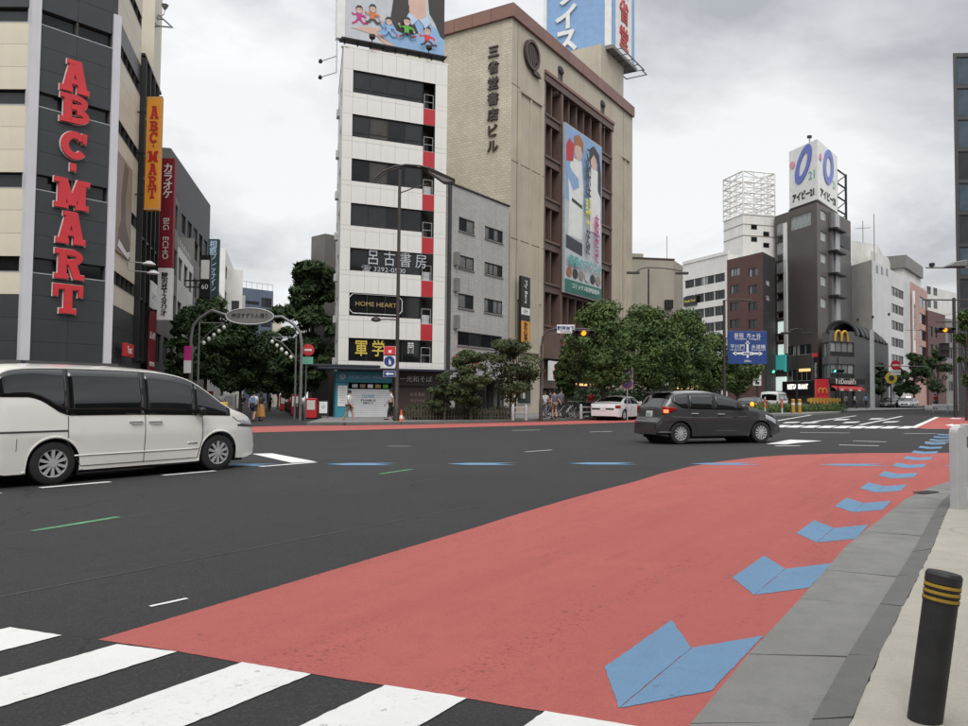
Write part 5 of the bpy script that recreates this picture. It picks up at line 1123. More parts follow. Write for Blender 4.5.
p, q = gy(929, 148), gy(946.5, 156); fr = Frame(p, q); hK = fr.uz(931, 311)[1]; rows = [(1+2.8*k, 2.9+2.8*k, 3+3.3*f, 4.9+3.3*f, 2) for k in range(2) for f in range(4)]
bk = simple('brick_block', 'small dark brick block in the far street', [p, q]+back(p, q, 12), hK, 'brick_red', {0: rows})
p, q = gy(926, 200), gy(962, 215); hF = zat(940, 292, 200); rows = [(1.5+4*k, 4+4*k, 4+3.4*f, 6+3.4*f, 2) for k in range(2) for f in range(8)]
fw = simple('white_far_block', 'white far office block closing the street view', [p, q]+back(p, q, 15), hF, 'offwhite_wall', {0: rows})
p, q = gy(940, 165), gy(965, 172); hF = zat(950, 322, 165); rows = [(1+3*k, 3+3*k, 3+3.4*f, 5+3.4*f, 2) for k in range(2) for f in range(4)]
fw2 = simple('grey_far_block', 'grey far block behind the traffic signal', [p, q]+back(p, q, 15), hF, 'mid_wall', {0: rows})
# glass office on the right edge
p, q = gy(958.5, 60), (62, 58); fr = Frame(p, q); hg = fr.uz(957.5, 53)[1]; rows = []
zf = [fr.uz(960, y)[1] for y in (86.5, 117.5, 151, 182.5, 213.5, 245)]; fl = (zf[0]-zf[-1])/5
for k in range(10):
    zt = hg-.3-fl*k
    for c_ in range(8): rows.append((.25+2.1*c_, 2.25+2.1*c_, zt-fl+.25, zt, 1, ('glass_blue', 'glass_mid', 'glass_blue')))
gl = simple('glass_office', 'tall dark glass office tower on the right side of the street', [p, q, (84, 86), (54, 87)], hg, 'dark_wall', {0: rows, 3: []}, depth=.12)
# far end of the shopping street
p, q = gy(239, 118), gy(271, 122); fr = Frame(p, q); hb = fr.uz(255, 289)[1]; rows = [(.3+3.0*k, 3.1+3.0*k, 3.2+3.1*f, 5+3.1*f, 2) for k in range(1) for f in range(5)]
rows = [(fr.L*.62, fr.L*.95, hb-2.6-3*f, hb-1.2-3*f, 2) for f in range(5)] + [(fr.L*.05, fr.L*.55, hb-2.4-3*f, hb-1.9-3*f, 3) for f in range(5)]
bl = simple('blue_grey_building', 'blue-grey mid-rise at the far end of the shopping street', [p, q]+back(p, q, 10), hb, 'blue_wall', {0: rows})
mb = MB()
for k in range(7): mb.tube([(fr.L*k/6, .2, hb), (fr.L*k/6, .2, hb+1)], .04, 4)
mb.tube([(0, .2, hb+1), (fr.L, .2, hb+1)], .04, 4); mb.build('railing', 'galv', bl.root)
for px0, px1, Y, y, m_, lab in ((214, 240, 105, 266, 'white_wall', 'white mid-rise left of the blue-grey building'), (228, 243, 112, 292, 'offwhite_wall', 'lower pale block beside the blue-grey building'), (268, 280, 130, 304, 'cream_panel', 'cream block right of the blue-grey building'), (322, 336, 66, 232, 'mid_wall', 'grey block behind the dark tree next to the white corner building')):
    p, q = gy(px0, Y), gy(px1, Y+1); h_ = zat((px0+px1)/2, y, Y); L = math.hypot(q[0]-p[0], q[1]-p[1]); rows = [(L*.12, L*.42, 3+3.2*f, 4.7+3.2*f, 2) for f in range(int((h_-4)/3.2))] + [(L*.58, L*.88, 3+3.2*f, 4.7+3.2*f, 2) for f in range(int((h_-4)/3.2))]
    simple('street_building', lab, [p, q]+back(p, q, 9 if Y > 70 else 2), h_, m_, {0: rows})
# right side of the shopping street behind the white building
p, q = gy(318, 70), gy(326, 69)
rows = [(1+2.5*k, 2.8+2.5*k, 3.2+3.1*f, 4.9+3.1*f, 2) for k in range(7) for f in range(3)]
sr = simple('low_shop_row', 'low grey shop row along the right side of the shopping street', [(-21.5, 110), (-13.3, 62), (-9, 63.5), (-15, 112)], 9.5, 'mid_wall', {0: [(1+4*k, 3.4+4*k, 3.4+3.1*f, 5.1+3.1*f, 2) for k in range(11) for f in range(3)]})

# ---- unseen blocks added behind and beside the viewer for windows and cars to mirror
def added_block(label, pts, h, m, fh=3.6):
    def hol(i, b):
        L = b.fr[i].L; n = max(1, int(L/3.2)); return [(L*(k+.14)/n, L*(k+.86)/n, .9+fh*f, .9+fh*f+2.1) for k in range(n) for f in range(int((h-2)/fh))] if i == 0 else []
    b = building('added_reflection_block', label, pts, h, m, hol, .2)
    for h_ in hol(0, b): window(b.root, b.fc[0], h_, .2, 2, 1, .06, ('glass_dark', 'glass_mid', 'glass_blind'))
added_block('unseen grey office block added on the near corner for reflections', [(41, -1), (7.5, -5), (1, -22), (45, -24)], 20, 'mid_wall')
added_block('unseen brown tiled office block added along the near pavement for reflections', [(6.5, -6), (-17, -46), (0, -56), (24, -20)], 19, 'sanseido_brown')
added_block('unseen dark glazed block added across the right-hand cross street for reflections', [(66, 50), (64, 2), (84, 0), (88, 48)], 18, 'dark_wall')
added_block('unseen pale office block added along the road to the left for reflections', [(-66, -6), (-38, 32), (-58, 42), (-84, 6)], 25, 'offwhite_wall')
added_block('unseen beige office block added behind the junction for reflections', [(-22, -52), (-64, -14), (-84, -34), (-40, -74)], 24, 'beige_wall')
# ------------------------------------------------------------------ vehicles
def chaikin(p, n=2):
    for _ in range(n):
        q = [p[0]]
        for a, b in zip(p, p[1:]): q += [(a[0]*.75+b[0]*.25, a[1]*.75+b[1]*.25), (a[0]*.25+b[0]*.75, a[1]*.25+b[1]*.75)]
        p = q+[p[-1]]
    return p
def lerp(p, x):
    if x <= p[0][0]: return p[0][1]
    for a, b in zip(p, p[1:]):
        if x <= b[0]: return a[1] if b[0] == a[0] else a[1]+(b[1]-a[1])*(x-a[0])/(b[0]-a[0])
    return p[-1][1]
class Car:
    """body lofted through cross-sections; x runs from the tail (0) to the nose, y to the left, z up"""
    def __init__(s, L, W, prof, belt, axles, wr, sill=.24, tum=.26, rear=(.35, .12), nose=(.75, .28), tail_z=.3):
        s.L, s.W, s.axles, s.wr, s.sill, s.tum, s.rear, s.nose = L, W, axles, wr, sill, tum, rear, nose
        s.prof = chaikin(prof); s.beltp = chaikin(belt, 1); s.ar = wr+.055
    def hw(s, x):
        a = max(0, 1-x/s.rear[0]); c = max(0, 1-(s.L-x)/s.nose[0]); return s.W/2*(1-s.rear[1]*a**2.4-s.nose[1]*c**2.4)
    def zt(s, x): return lerp(s.prof, x)
    def zb(s, x): return min(lerp(s.beltp, x), s.zt(x)-.03)
    def zr(s, x): d = s.zt(x)-s.zb(x); return s.zt(x)-.07*min(1, d/.35)
    def bot(s, x):
        z = s.sill
        for a in s.axles:
            d = abs(x-a)
            if d < s.ar: z = max(z, s.wr+math.sqrt(s.ar**2-d*d)*.98)
        e = min(x, s.L-x)
        return max(z, s.sill+.05*max(0, 1-e/.3))
    def sy(s, x, z):
        h, b = s.hw(x), s.zb(x)
        if z <= b: t = (b-z)/max(.2, b-s.sill); return h*(1-.014*(1-t)**6-.05*t**2.2+.012*math.exp(-((t-.32)/.10)**2))
        r = max(.02, s.zr(x)-b); q = min(1, (z-b)/r); return h*.986-s.tum*r*q**1.35
    def top(s, x, y):
        yr = max(.05, s.sy(x, s.zr(x))); q = min(1, abs(y)/yr); return s.zr(x)+(s.zt(x)-s.zr(x))*(1-q**2.3)
    def body(s, m, parent):
        xs = {0.0, s.L}
        for k in range(1, 26): e = .4*(k/26)**1.6; xs |= {e, s.L-e}
        for k in range(61): xs.add(.4+(s.L-.8)*k/60)
        for a in s.axles:
            for k in range(19): xs.add(a+s.ar*math.cos(math.pi*k/18))
        xs = sorted(round(x, 4) for x in xs); secs = []
        for x in xs:
            b0, b, r, t = min(s.bot(x), s.zb(x)-.02), s.zb(x), s.zr(x), s.zt(x); half = []
            for k in range(9): z = b0+(b-b0)*k/8; half.append((s.sy(x, z), z))
            for k in range(1, 7): z = b+(r-b)*k/6; half.append((s.sy(x, z), z))
            yr = half[-1][0]
            for k in range(1, 5): y = yr*(1-k/4); half.append((y, s.top(x, y)))
            secs.append([(x, y, z) for y, z in half]+[(x, -y, z) for y, z in half[-2::-1]])
        n = len(secs[0]); vs = [p for q in secs for p in q]; fs = []
        for i in range(len(secs)-1):
            for k in range(n-1): fs.append((i*n+k, i*n+k+1, (i+1)*n+k+1, (i+1)*n+k))
        fs.append(tuple(range(n))); fs.append(tuple((len(secs)-1)*n+k for k in range(n-1, -1, -1)))
        mb = MB(); mb.add(vs, fs); return mb.build('body', m, parent, smooth=True, sharp=38)
    def side(s, name, m, parent, x0, x1, lo, hi, off=.006, nx=14, nz=5, sides=(1, -1), child=None):
        lo_ = lo if callable(lo) else (lambda x: lerp(lo, x)) if isinstance(lo, list) else (lambda x: lo); hi_ = hi if callable(hi) else (lambda x: lerp(hi, x)) if isinstance(hi, list) else (lambda x: hi)
        out = []
        for sd in sides:
            vs = []; fs = []
            for i in range(nx+1):
                x = x0+(x1-x0)*i/nx; a, b = lo_(x), max(lo_(x)+.002, hi_(x))
                for j in range(nz+1): z = a+(b-a)*j/nz; vs.append((x, sd*(s.sy(x, z)+off), z))
            for i in range(nx):
                for j in range(nz): q = i*(nz+1)+j; fs.append((q, q+1, q+nz+2, q+nz+1))
            mb = MB(); mb.add(vs, fs); o = mb.build(name, m, parent, smooth=True)
            o.modifiers.new('t', 'SOLIDIFY').thickness = min(off*.9, .01); o.modifiers['t'].offset = -1 if False else 0; out.append(o)
        return out
    def over(s, name, m, parent, x0, x1, y0, y1, off=.008, nx=10, ny=10):
        vs = []; fs = []
        y0_ = y0 if callable(y0) else (lambda x: y0); y1_ = y1 if callable(y1) else (lambda x: y1)
        for i in range(nx+1):
            x = x0+(x1-x0)*i/nx; sl = (s.zt(min(s.L, x+.01))-s.zt(max(0, x-.01)))/.02; nl = math.hypot(1, sl); nxn, nzn = -sl/nl, 1/nl
            for j in range(ny+1): y = y0_(x)+(y1_(x)-y0_(x))*j/ny; vs.append((x+nxn*off, y, s.top(x, y)+nzn*off))
        for i in range(nx):
            for j in range(ny): q = i*(ny+1)+j; fs.append((q, q+1, q+ny+2, q+ny+1))
        mb = MB(); mb.add(vs, fs); return mb.build(name, m, parent, smooth=True)
    def wheels(s, parent, spokes=10, m='rim_silver', sw=.035):
        r = s.wr; ty = MB().lathe([(r*.64, -.10), (r*.9, -.105), (r*.985, -.085), (r, -.05), (r, .05), (r*.985, .085), (r*.9, .105), (r*.64, .10), (r*.6, .06), (r*.6, -.06), (r*.64, -.10)], 32, axis='Y', cap=False).mesh('wheel', 'tyre', True, 40)
        mb = MB(); mb.lathe([(r*.66, -.098), (r*.66, .05), (r*.58, .05), (r*.60, -.09), (r*.66, -.098)], 32, axis='Y', cap=False); mb.lathe([(.055, -.10), (.055, -.02), (0, -.02)], 14, axis='Y')
        for k in range(spokes):
            a = 2*math.pi*k/spokes; c_, s_ = math.cos(a), math.sin(a); q = [(-sw*.6, .04), (sw*.6, .04), (sw, r*.63), (-sw, r*.63)]
            mb.extr([(u*c_+v*s_, -.094+.018*(v < .1)*0, -u*s_+v*c_) for u, v in q], (0, .035, 0))
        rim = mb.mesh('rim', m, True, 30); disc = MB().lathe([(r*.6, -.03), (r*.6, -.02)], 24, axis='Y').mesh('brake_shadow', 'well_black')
        for x in s.axles:
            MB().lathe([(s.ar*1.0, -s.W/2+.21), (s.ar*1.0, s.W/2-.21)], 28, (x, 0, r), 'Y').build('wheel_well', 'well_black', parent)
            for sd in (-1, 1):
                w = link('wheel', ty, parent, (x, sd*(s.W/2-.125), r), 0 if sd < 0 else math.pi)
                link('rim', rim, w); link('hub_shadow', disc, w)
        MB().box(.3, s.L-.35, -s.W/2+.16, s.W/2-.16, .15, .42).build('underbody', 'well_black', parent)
    def seam(s, parent, pts, sides=(-1,), w=.006, off=.002, m='seam'):
        for sd in sides:
            mb = MB(); P = []
            for (x0, z0), (x1, z1) in zip(pts, pts[1:]):
                for k in range(9): P.append((x0+(x1-x0)*k/8, z0+(z1-z0)*k/8))
            mb.tube([(x, sd*(s.sy(x, z)+off), z) for x, z in P], w, 5); mb.build('panel_gap', m, parent)
    def handle(s, parent, x, z, m='chrome', sides=(-1, 1)):
        for sd in sides:
            y = s.sy(x, z); mb = MB(); mb.tube([(x-.11, sd*y, z), (x-.09, sd*(y+.035), z), (x+.09, sd*(y+.035), z), (x+.11, sd*y, z)], [.012, .016, .016, .012], 8); mb.build('door_handle', m, parent, smooth=True)
    def mirror(s, parent, x, z, m, sides=(-1, 1), sc=1):
        for sd in sides:
            y = s.sy(x, z); mb = MB(); vs = []
            mb.box(-.05*sc, .07*sc, .05, .24*sc, -.03, .13*sc); o = mb.build('mirror', m, parent, (x, sd*y, z+.02), 0, smooth=True, bevel=.035); o.scale = (1, sd, 1); MB().box(-.02, .03, -.03, .08, -.01, .03).build('mirror_stalk', 'trim_black', parent, (x, sd*(y+.01), z+.02))
def place_car(root, p, q, car):
    """p, q: where the rear and front axle stand on the road"""
    a = math.atan2(q[1]-p[1], q[0]-p[0]); c = math.cos(a); k = math.hypot(q[0]-p[0], q[1]-p[1])/(car.axles[1]-car.axles[0])
    root.rotation_euler = (0, 0, a); root.location = (p[0]-c*car.axles[0], p[1]-math.sin(a)*car.axles[0], gz(p[0])-.005)
    root.rotation_euler = (0, -math.atan(SLOPE*c), a)

# ---- white minivan
van = Car(4.78, 1.74, [(0, .42), (.0, .8), (.03, 1.1), (.1, 1.5), (.2, 1.76), (.45, 1.835), (1.0, 1.86), (2.0, 1.86), (2.7, 1.83), (3.15, 1.755), (3.5, 1.58), (4.0, 1.2), (4.12, 1.13), (4.35, 1.06), (4.58, .95), (4.72, .80), (4.78, .6), (4.78, .42)],
          [(0, 1.02), (1, 1.02), (3, 1.0), (3.9, .97), (4.3, .96), (4.6, .88), (4.78, .55)], (.95, 3.81), .33, sill=.2, tum=.17, rear=(.3, .1), nose=(.85, .32))
vr = empty('minivan', (0, 0, 0), 0, 'cream-white minivan with dark tinted windows passing in front of the shoe store', 'van')
van.body('paint_white', vr); van.wheels(vr, 10, sw=.026)
bl_ = [(0, 1.33), (.62, 1.33), (.78, 1.27), (1.0, 1.11), (1.14, 1.05), (2.3, 1.045), (3.3, 1.02), (4.05, .995)]
htop = lambda x: min(van.zr(x)-.03, 1.765)
van.side('window_surround', 'trim_black', vr, .16, 4.03, bl_, lambda x: htop(x)+.012, off=.004, nx=46, nz=6)
for x0, x1, nm, m_ in ((.19, 1.125, 'quarter_window', 'car_glass'), (1.165, 2.355, 'sliding_door_window', 'car_glass'), (2.41, 3.29, 'front_door_window', 'car_glass_light'), (3.335, 3.97, 'front_quarter_window', 'car_glass_light')):
    van.side(nm, m_, vr, x0, x1, lambda x: lerp(bl_, x)+.012, lambda x: htop(x)-.004, off=.009, nx=16, nz=6)
van.over('windscreen', 'car_glass_light', vr, 3.22, 4.06, lambda x: -van.sy(x, van.zr(x))*.93, lambda x: van.sy(x, van.zr(x))*.93)
van.over('rear_window', 'car_glass', vr, .05, .19, -.62, .62)
van.seam(vr, [(1.14, 1.04), (1.14, .62), (1.22, .5), (1.35, .27)]); van.seam(vr, [(2.38, 1.04), (2.38, .25)]); van.seam(vr, [(3.45, 1.0), (3.46, .6), (3.38, .27)]); van.seam(vr, [(1.35, .265), (3.38, .265)]); van.seam(vr, [(.06, .82), (1.14, .82)], w=.014); van.seam(vr, [(3.4, 1.0), (3.46, .985)])
van.seam(vr, [(4.08, .98), (4.2, .9), (4.5, .86)]); van.seam(vr, [(1.16, 1.865-.07), (1.16, 1.80)], w=.004)
for pts in ([(.42, .72), (.42, .54), (.6, .54), (.6, .72), (.42, .72)],): van.seam(vr, pts, w=.004)
van.side('body_crease', 'paint_white', vr, 1.25, 3.4, lambda x: .42+.0*x, lambda x: .44, off=.006, nx=12, nz=1, sides=(-1,))
van.side('sill_trim', 'trim_black', vr, 1.45, 3.3, .17, .235, off=-.02, nx=10, nz=2)
van.handle(vr, 2.22, .93); van.handle(vr, 2.56, .925); van.mirror(vr, 3.32, 1.02, 'trim_black', sc=.9)
van.side('headlamp', 'lamp_clear', vr, 4.28, 4.66, lambda x: .80+.08*(4.66-x), lambda x: min(.955, van.zb(x)-.01), off=.008, nx=10, nz=3); van.side('headlamp_trim', 'trim_black', vr, 4.2, 4.68, lambda x: .77+.08*(4.66-x), lambda x: .80+.08*(4.66-x), off=.009, nx=10, nz=2)
van.side('tail_lamp', 'tail_red', vr, .02, .17, .95, 1.55, off=.008, nx=6, nz=6); van.over('grille', 'trim_black', vr, 4.62, 4.74, -.5, .5)
van.side('wheel_arch_lip', 'paint_white', vr, 3.81-van.ar-.05, 3.81+van.ar+.05, lambda x: van.bot(x), lambda x: van.bot(x)+.04, off=.005, nx=26, nz=2)
van.side('wheel_arch_lip', 'paint_white', vr, .95-van.ar-.05, .95+van.ar+.05, lambda x: van.bot(x), lambda x: van.bot(x)+.04, off=.005, nx=26, nz=2)
bd_ = van.side('badge', 'chrome', vr, 3.17, 3.36, .52, .545, off=.006, nx=4, nz=1, sides=(-1,))
MB().box(.9, 1.2, -.83, -.6, .02, .0) ; rw = Vector(G(54, 484.8)); fw_ = Vector(G(220.5, 469.8)); place_car(vr, rw+Vector((-.72, .42)), fw_+Vector((-.72, .42)), van); vr.scale = (1.02, 1.0, .965)
# mud flap + exhaust
MB().box(1.32, 1.34, -.8, -.62, .12, .3).build('mud_flap', 'trim_black', vr)

# ---- grey hatchback
hb_ = Car(4.1, 1.695, [(0, .36), (.0, .58), (.05, .67), (.13, .74), (.17, .98), (.28, 1.18), (.42, 1.40), (.56, 1.465), (.95, 1.513), (1.5, 1.525), (1.95, 1.49), (2.4, 1.37), (2.95, 1.09), (3.08, 1.03), (3.4, .965), (3.7, .87), (3.92, .74), (4.05, .6), (4.1, .42)],
          [(0, .86), (.3, .96), (1, .955), (2, .93), (2.8, .91), (3.3, .87), (3.8, .7), (4.1, .5)], (.68, 3.28), .305, sill=.22, tum=.30, rear=(.6, .2), nose=(.95, .34))
hr = empty('hatchback', (0, 0, 0), 0, 'dark grey hatchback with its brake light lit crossing the junction', 'car')
hb_.body('paint_grey', hr); hb_.wheels(hr, 12, sw=.022)
hl = [(.42, 1.2), (.72, 1.02), (1.0, .99), (2.0, .965), (2.9, .95)]; ht_ = lambda x: min(hb_.zr(x)-.045, 1.40)
hb_.side('window_surround', 'trim_black', hr, .44, 2.86, hl, lambda x: max(lerp(hl, x), ht_(x)+.01), off=.004, nx=40, nz=6)
for x0, x1, nm in ((.5, .93, 'quarter_window'), (.99, 1.72, 'rear_door_window'), (1.82, 2.52, 'front_door_window')):
    hb_.side(nm, 'car_glass', hr, x0, x1, lambda x: lerp(hl, x)+.018, lambda x: max(lerp(hl, x)+.02, ht_(x)-.012), off=.010, nx=14, nz=6)
hb_.over('windscreen', 'car_glass_light', hr, 2.1, 2.98, lambda x: -hb_.sy(x, hb_.zr(x))*.94, lambda x: hb_.sy(x, hb_.zr(x))*.94)
hb_.over('rear_window', 'car_glass', hr, .20, .40, lambda x: -.60+.25*(x-.1), lambda x: .60-.25*(x-.1))
MB().extr([(.27, -.52, 1.465), (.27, .52, 1.465), (.62, .56, 1.492), (.62, -.56, 1.492)], (0, 0, -.035)).build('spoiler', 'paint_grey', hr, bevel=.012)
hb_.side('tail_lamp', 'tail_red', hr, .14, .54, lambda x: .83+.28*max(0, x-.1), lambda x: 1.09-.12*(x-.05), off=.010, nx=10, nz=5)
hb_.side('brake_light', 'tail_lit', hr, .17, .30, .88, .97, off=.018, nx=5, nz=3)
hb_.seam(hr, [(.95, .97), (1.0, .75), (1.12, .6), (1.22, .3)]); hb_.seam(hr, [(1.77, .96), (1.80, .25)]); hb_.seam(hr, [(2.72, .93), (2.78, .7), (2.68, .27)]); hb_.seam(hr, [(1.22, .29), (2.68, .29)])
hb_.seam(hr, [(.4, .77), (1.4, .735), (2.8, .76)], w=.009, m='paint_grey'); hb_.handle(hr, 1.12, .86, 'paint_silver'); hb_.handle(hr, 1.95, .84, 'paint_silver'); hb_.mirror(hr, 2.58, .96, 'paint_grey', sc=.9)
hb_.side('headlamp', 'lamp_clear', hr, 3.42, 3.86, lambda x: hb_.zb(x)-.13, lambda x: hb_.zb(x)-.005, off=.008, nx=8, nz=3)
pl = MB().box(-.02, .0, -.17, .17, -.085, .085).build('number_plate', 'plate', hr, (.145, 0, .85)); pl.rotation_euler = (0, R(8), 0); tt = text('20-55', pl, (-.024, 0, -.02), .11, 'banner_green', rz=-math.pi/2, extrude=.002)
MB().tube([(.2, -.5, .985), (.165, 0, .99), (.2, .5, .985)], .018, 8).build('tailgate_strip', 'chrome', hr)
hb_.side('bumper_strip', 'trim_black', hr, .01, .5, .28, .36, off=.008, nx=8, nz=2); hb_.over('bumper_reflector', 'tail_red', hr, .008, .03, .48, .64)
place_car(hr, Vector(G(684, 444.6))+Vector((-.28, .85)), Vector(G(762.8, 443.2))+Vector((-.28, .85)), hb_); hr.scale = (.985,)*3

# ---- sedans and the rest of the traffic
def sedan(name, label, m, p, q, taxi=False, tail='tail_red', group=None):
    c = Car(4.85, 1.84, [(0, .42), (0, .7), (.05, .9), (.2, 1.0), (.6, 1.04), (.75, 1.08), (1.35, 1.39), (1.7, 1.45), (2.3, 1.46), (2.75, 1.40), (3.4, 1.06), (3.5, 1.02), (4.1, .94), (4.6, .8), (4.8, .62), (4.85, .4)],
            [(0, .88), (.5, .95), (2, .93), (3.3, .9), (4.2, .8), (4.85, .5)], (1.05, 3.93), .325, sill=.22, tum=.34, rear=(.5, .2), nose=(.9, .3))
    r = empty(name, (0, 0, 0), 0, label, 'car', group); c.body(m, r); c.wheels(r, 5, sw=.05)
    lo = [(.9, 1.1), (1.0, 1.0), (3.2, .96)]
    for x0, x1, nm in ((1.02, 1.9, 'rear_door_window'), (1.98, 3.0, 'front_door_window')): c.side(nm, 'car_glass', r, x0, x1, lambda x: lerp(lo, x), lambda x: max(lerp(lo, x)+.005, min(c.zr(x)-.04, 1.36)), off=.008, nx=12, nz=4)
    c.over('windscreen', 'car_glass_light', r, 2.65, 3.42, lambda x: -c.sy(x, c.zr(x))*.93, lambda x: c.sy(x, c.zr(x))*.93); c.over('rear_window', 'car_glass', r, .78, 1.4, lambda x: -c.sy(x, c.zr(x))*.9, lambda x: c.sy(x, c.zr(x))*.9)
    c.side('tail_lamp', tail, r, .03, .42, .72, .90, off=.008, nx=6, nz=3); c.side('headlamp', 'lamp_clear', r, 4.3, 4.78, .62, .76, off=.008, nx=6, nz=3); c.over('grille', 'trim_black', r, 4.74, 4.83, -.42, .42)
    c.seam(r, [(1.95, .95), (1.98, .27)], sides=(-1, 1)); c.seam(r, [(3.05, .93), (3.02, .27)], sides=(-1, 1)); c.handle(r, 1.25, .84, m); c.handle(r, 2.15, .83, m); c.mirror(r, 3.05, .96, m)
    MB().box(-.012, 0, -.17, .17, .56, .72).build('number_plate', 'plate', r); MB().box(4.85, 4.862, -.17, .17, .42, .58).build('number_plate', 'plate', r); c.over('rear_trim', 'trim_black', r, .002, .01, -.7, .7)
    if taxi: MB().box(2.0, 2.2, -.28, .28, 1.46, 1.62).build('roof_sign', 'white_lit', r, bevel=.03)
    place_car(r, p, q, c); return r
a_ = Vector(G(622, 420.4)); dS = Vector((.50, .87)); sedan('sedan', 'white sedan parked at the kerb beside the street trees', 'paint_white2', a_+dS*.2+Vector((-.75, 0)), a_+dS*3.1+Vector((-.55, 0)))
def boxvan(name, label, p, q, m='paint_white2'):
    c = Car(4.7, 1.7, [(0, .4), (0, .9), (.02, 1.3), (.1, 1.8), (.25, 1.94), (1, 1.98), (3, 1.97), (3.6, 1.85), (4.2, 1.2), (4.45, 1.0), (4.65, .8), (4.7, .4)], [(0, 1.05), (3.5, 1.05), (4.2, 1.0), (4.7, .5)], (.95, 3.5), .32, tum=.1, rear=(.3, .08), nose=(.6, .25))
    r = empty(name, (0, 0, 0), 0, label, 'van'); c.body(m, r); c.wheels(r, 5, sw=.05)
    c.over('rear_window', 'car_glass', r, .012, .09, -.66, .66, off=.012)
    for x0, x1 in ((.3, 1.4), (1.5, 2.5), (2.6, 3.6)): c.side('side_window', 'car_glass', r, x0, x1, 1.12, lambda x: min(1.72, c.zr(x)-.05), off=.008)
    for sd in (-1, 1): MB().box(-.02, .03, sd*.72-.06, sd*.72+.06, .7, 1.05).build('tail_lamp', 'tail_red', r)
    MB().box(-.015, 0, -.17, .17, .6, .76).build('number_plate', 'plate', r); c.over('windscreen', 'car_glass', r, 3.65, 4.2, -.7, .7)
    place_car(r, p, q, c); return r
p_ = Vector(gy(771.5, 74)); boxvan('delivery_van', 'white box-shaped van seen from behind beside the planted median', p_, p_+LD*2.6)
p_ = Vector(gy(748, 66)); sedan('dark_car', 'dark car with lit tail lights half hidden behind the grey hatchback', 'paint_navy', p_, p_+LD*2.9, tail='tail_lit')
for px, Y, m, nm, lab, tx in ((905.5, 106, 'paint_silver', 'taxi', 'silver taxi with a roof sign facing the junction', True), (887.5, 106, 'paint_black', 'black_car', 'black car waiting beside the silver taxi', False), (896, 119, 'paint_navy', 'dark_sedan', 'dark sedan queuing behind the black car', False)):
    p_ = Vector(gy(px, Y)); d_ = Vector((-.62, -.78)).normalized(); sedan(nm, lab, m, p_-d_*2.9, p_, tx)
# ------------------------------------------------------------------ trees, hedges
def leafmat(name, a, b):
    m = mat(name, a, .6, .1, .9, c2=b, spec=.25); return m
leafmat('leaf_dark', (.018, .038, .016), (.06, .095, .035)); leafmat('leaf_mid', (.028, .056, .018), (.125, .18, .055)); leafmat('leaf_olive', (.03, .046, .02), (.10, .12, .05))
def leaves(rng, clumps, n, size, up=.35, droop=0):
    """pointed leaf faces scattered through clumps: (cx,cy,cz,rx,rz)"""
    vs = []; fs = []; wts = [c[3]**2*c[4] for c in clumps]
    for _ in range(n):
        c = rng.choices(clumps, wts)[0]
        while True:
            d = Vector((rng.uniform(-1, 1), rng.uniform(-1, 1), rng.uniform(-1, 1)))
            if .05 < d.length <= 1: break
        d = d.normalized()*(d.length**.45)*rng.uniform(.8, 1.12)
        p = Vector((c[0]+d.x*c[3], c[1]+d.y*c[3], c[2]+d.z*c[4]))
        nrm = (d*.8+Vector((rng.uniform(-1, 1), rng.uniform(-1, 1), rng.uniform(-.6, 1)+up))).normalized(); t = nrm.orthogonal().normalized(); t.rotate(Matrix.Rotation(rng.uniform(0, 6.28), 3, nrm)); b = nrm.cross(t)
        s = size*rng.uniform(.6, 1.3); q = len(vs); t = t+Vector((0, 0, -droop))
        vs += [p-t*s, p+b*s*.42+nrm*s*.1, p+t*s, p-b*s*.42+nrm*s*.1]; fs.append((q, q+1, q+2, q+3))
    return vs, fs
def crown_clumps(rng, r, h, z0, n, flat_=.8):
    out = []
    for _ in range(n):
        a = rng.uniform(0, 6.28); q = rng.uniform(0, 1)**.6; z = rng.uniform(0, 1); k = math.sin(math.pi*(.12+.8*z))
        cr = r*rng.uniform(.16, .36); out.append((math.cos(a)*q*(r-cr*.6)*k, math.sin(a)*q*(r-cr*.6)*k, z0+h*(.08+.86*z), cr, cr*flat_))
    return out
def tree(name, label, loc, r, h, z0, seed, m, n=6500, leaf=.17, trunk=.14, nclump=26, group=None, flat_=.8, droop=0, multi=1):
    rng = random.Random(seed); root = empty(name, (loc[0], loc[1], gz(loc[0])+.1), rng.uniform(0, 6), label, 'tree', group)
    cl = crown_clumps(rng, r, h, z0, nclump, flat_)
    mb = MB()
    for k in range(multi):
        ox, oy = (rng.uniform(-.25, .25), rng.uniform(-.25, .25)) if multi > 1 else (0, 0); top = (ox*2+rng.uniform(-.2, .2), oy*2+rng.uniform(-.2, .2), z0+h*.75)
        mb.tube([(ox, oy, -.1), (ox*1.1, oy*1.1, z0*.3), (ox*1.3+.04, oy*1.3, z0*.8), (ox*1.6, oy*1.6, z0+h*.3), top], [trunk*1.35, trunk, trunk*.85, trunk*.6, .02], 9)
        for c in rng.sample(cl, min(len(cl), 10 if multi == 1 else 5)):
            zs_ = rng.uniform(z0*.75, z0+h*.35); zs_ = min(zs_, c[2]-.1); mb.tube([(ox*1.3, oy*1.3, zs_), (c[0]*.5+ox, c[1]*.5+oy, (zs_+c[2])/2+.1), (c[0], c[1], c[2])], [trunk*.5, trunk*.3, .015], 6)
    mb.build('trunk', 'bark', root, smooth=True, sharp=60)
    vs, fs = leaves(rng, cl, n, leaf, droop=droop); mb = MB(); mb.v = [tuple(v) for v in vs]; mb.f = fs
    me = bpy.data.meshes.new('crown'); me.from_pydata(mb.v, [], mb.f); me.materials.append(M(m)); link('crown', me, root); return root
def pt(px, Y): return gy(px, Y)
def top_h(px, py, Y): return zat(px, py, Y)-gz(at(px, py, Y).x)-.1
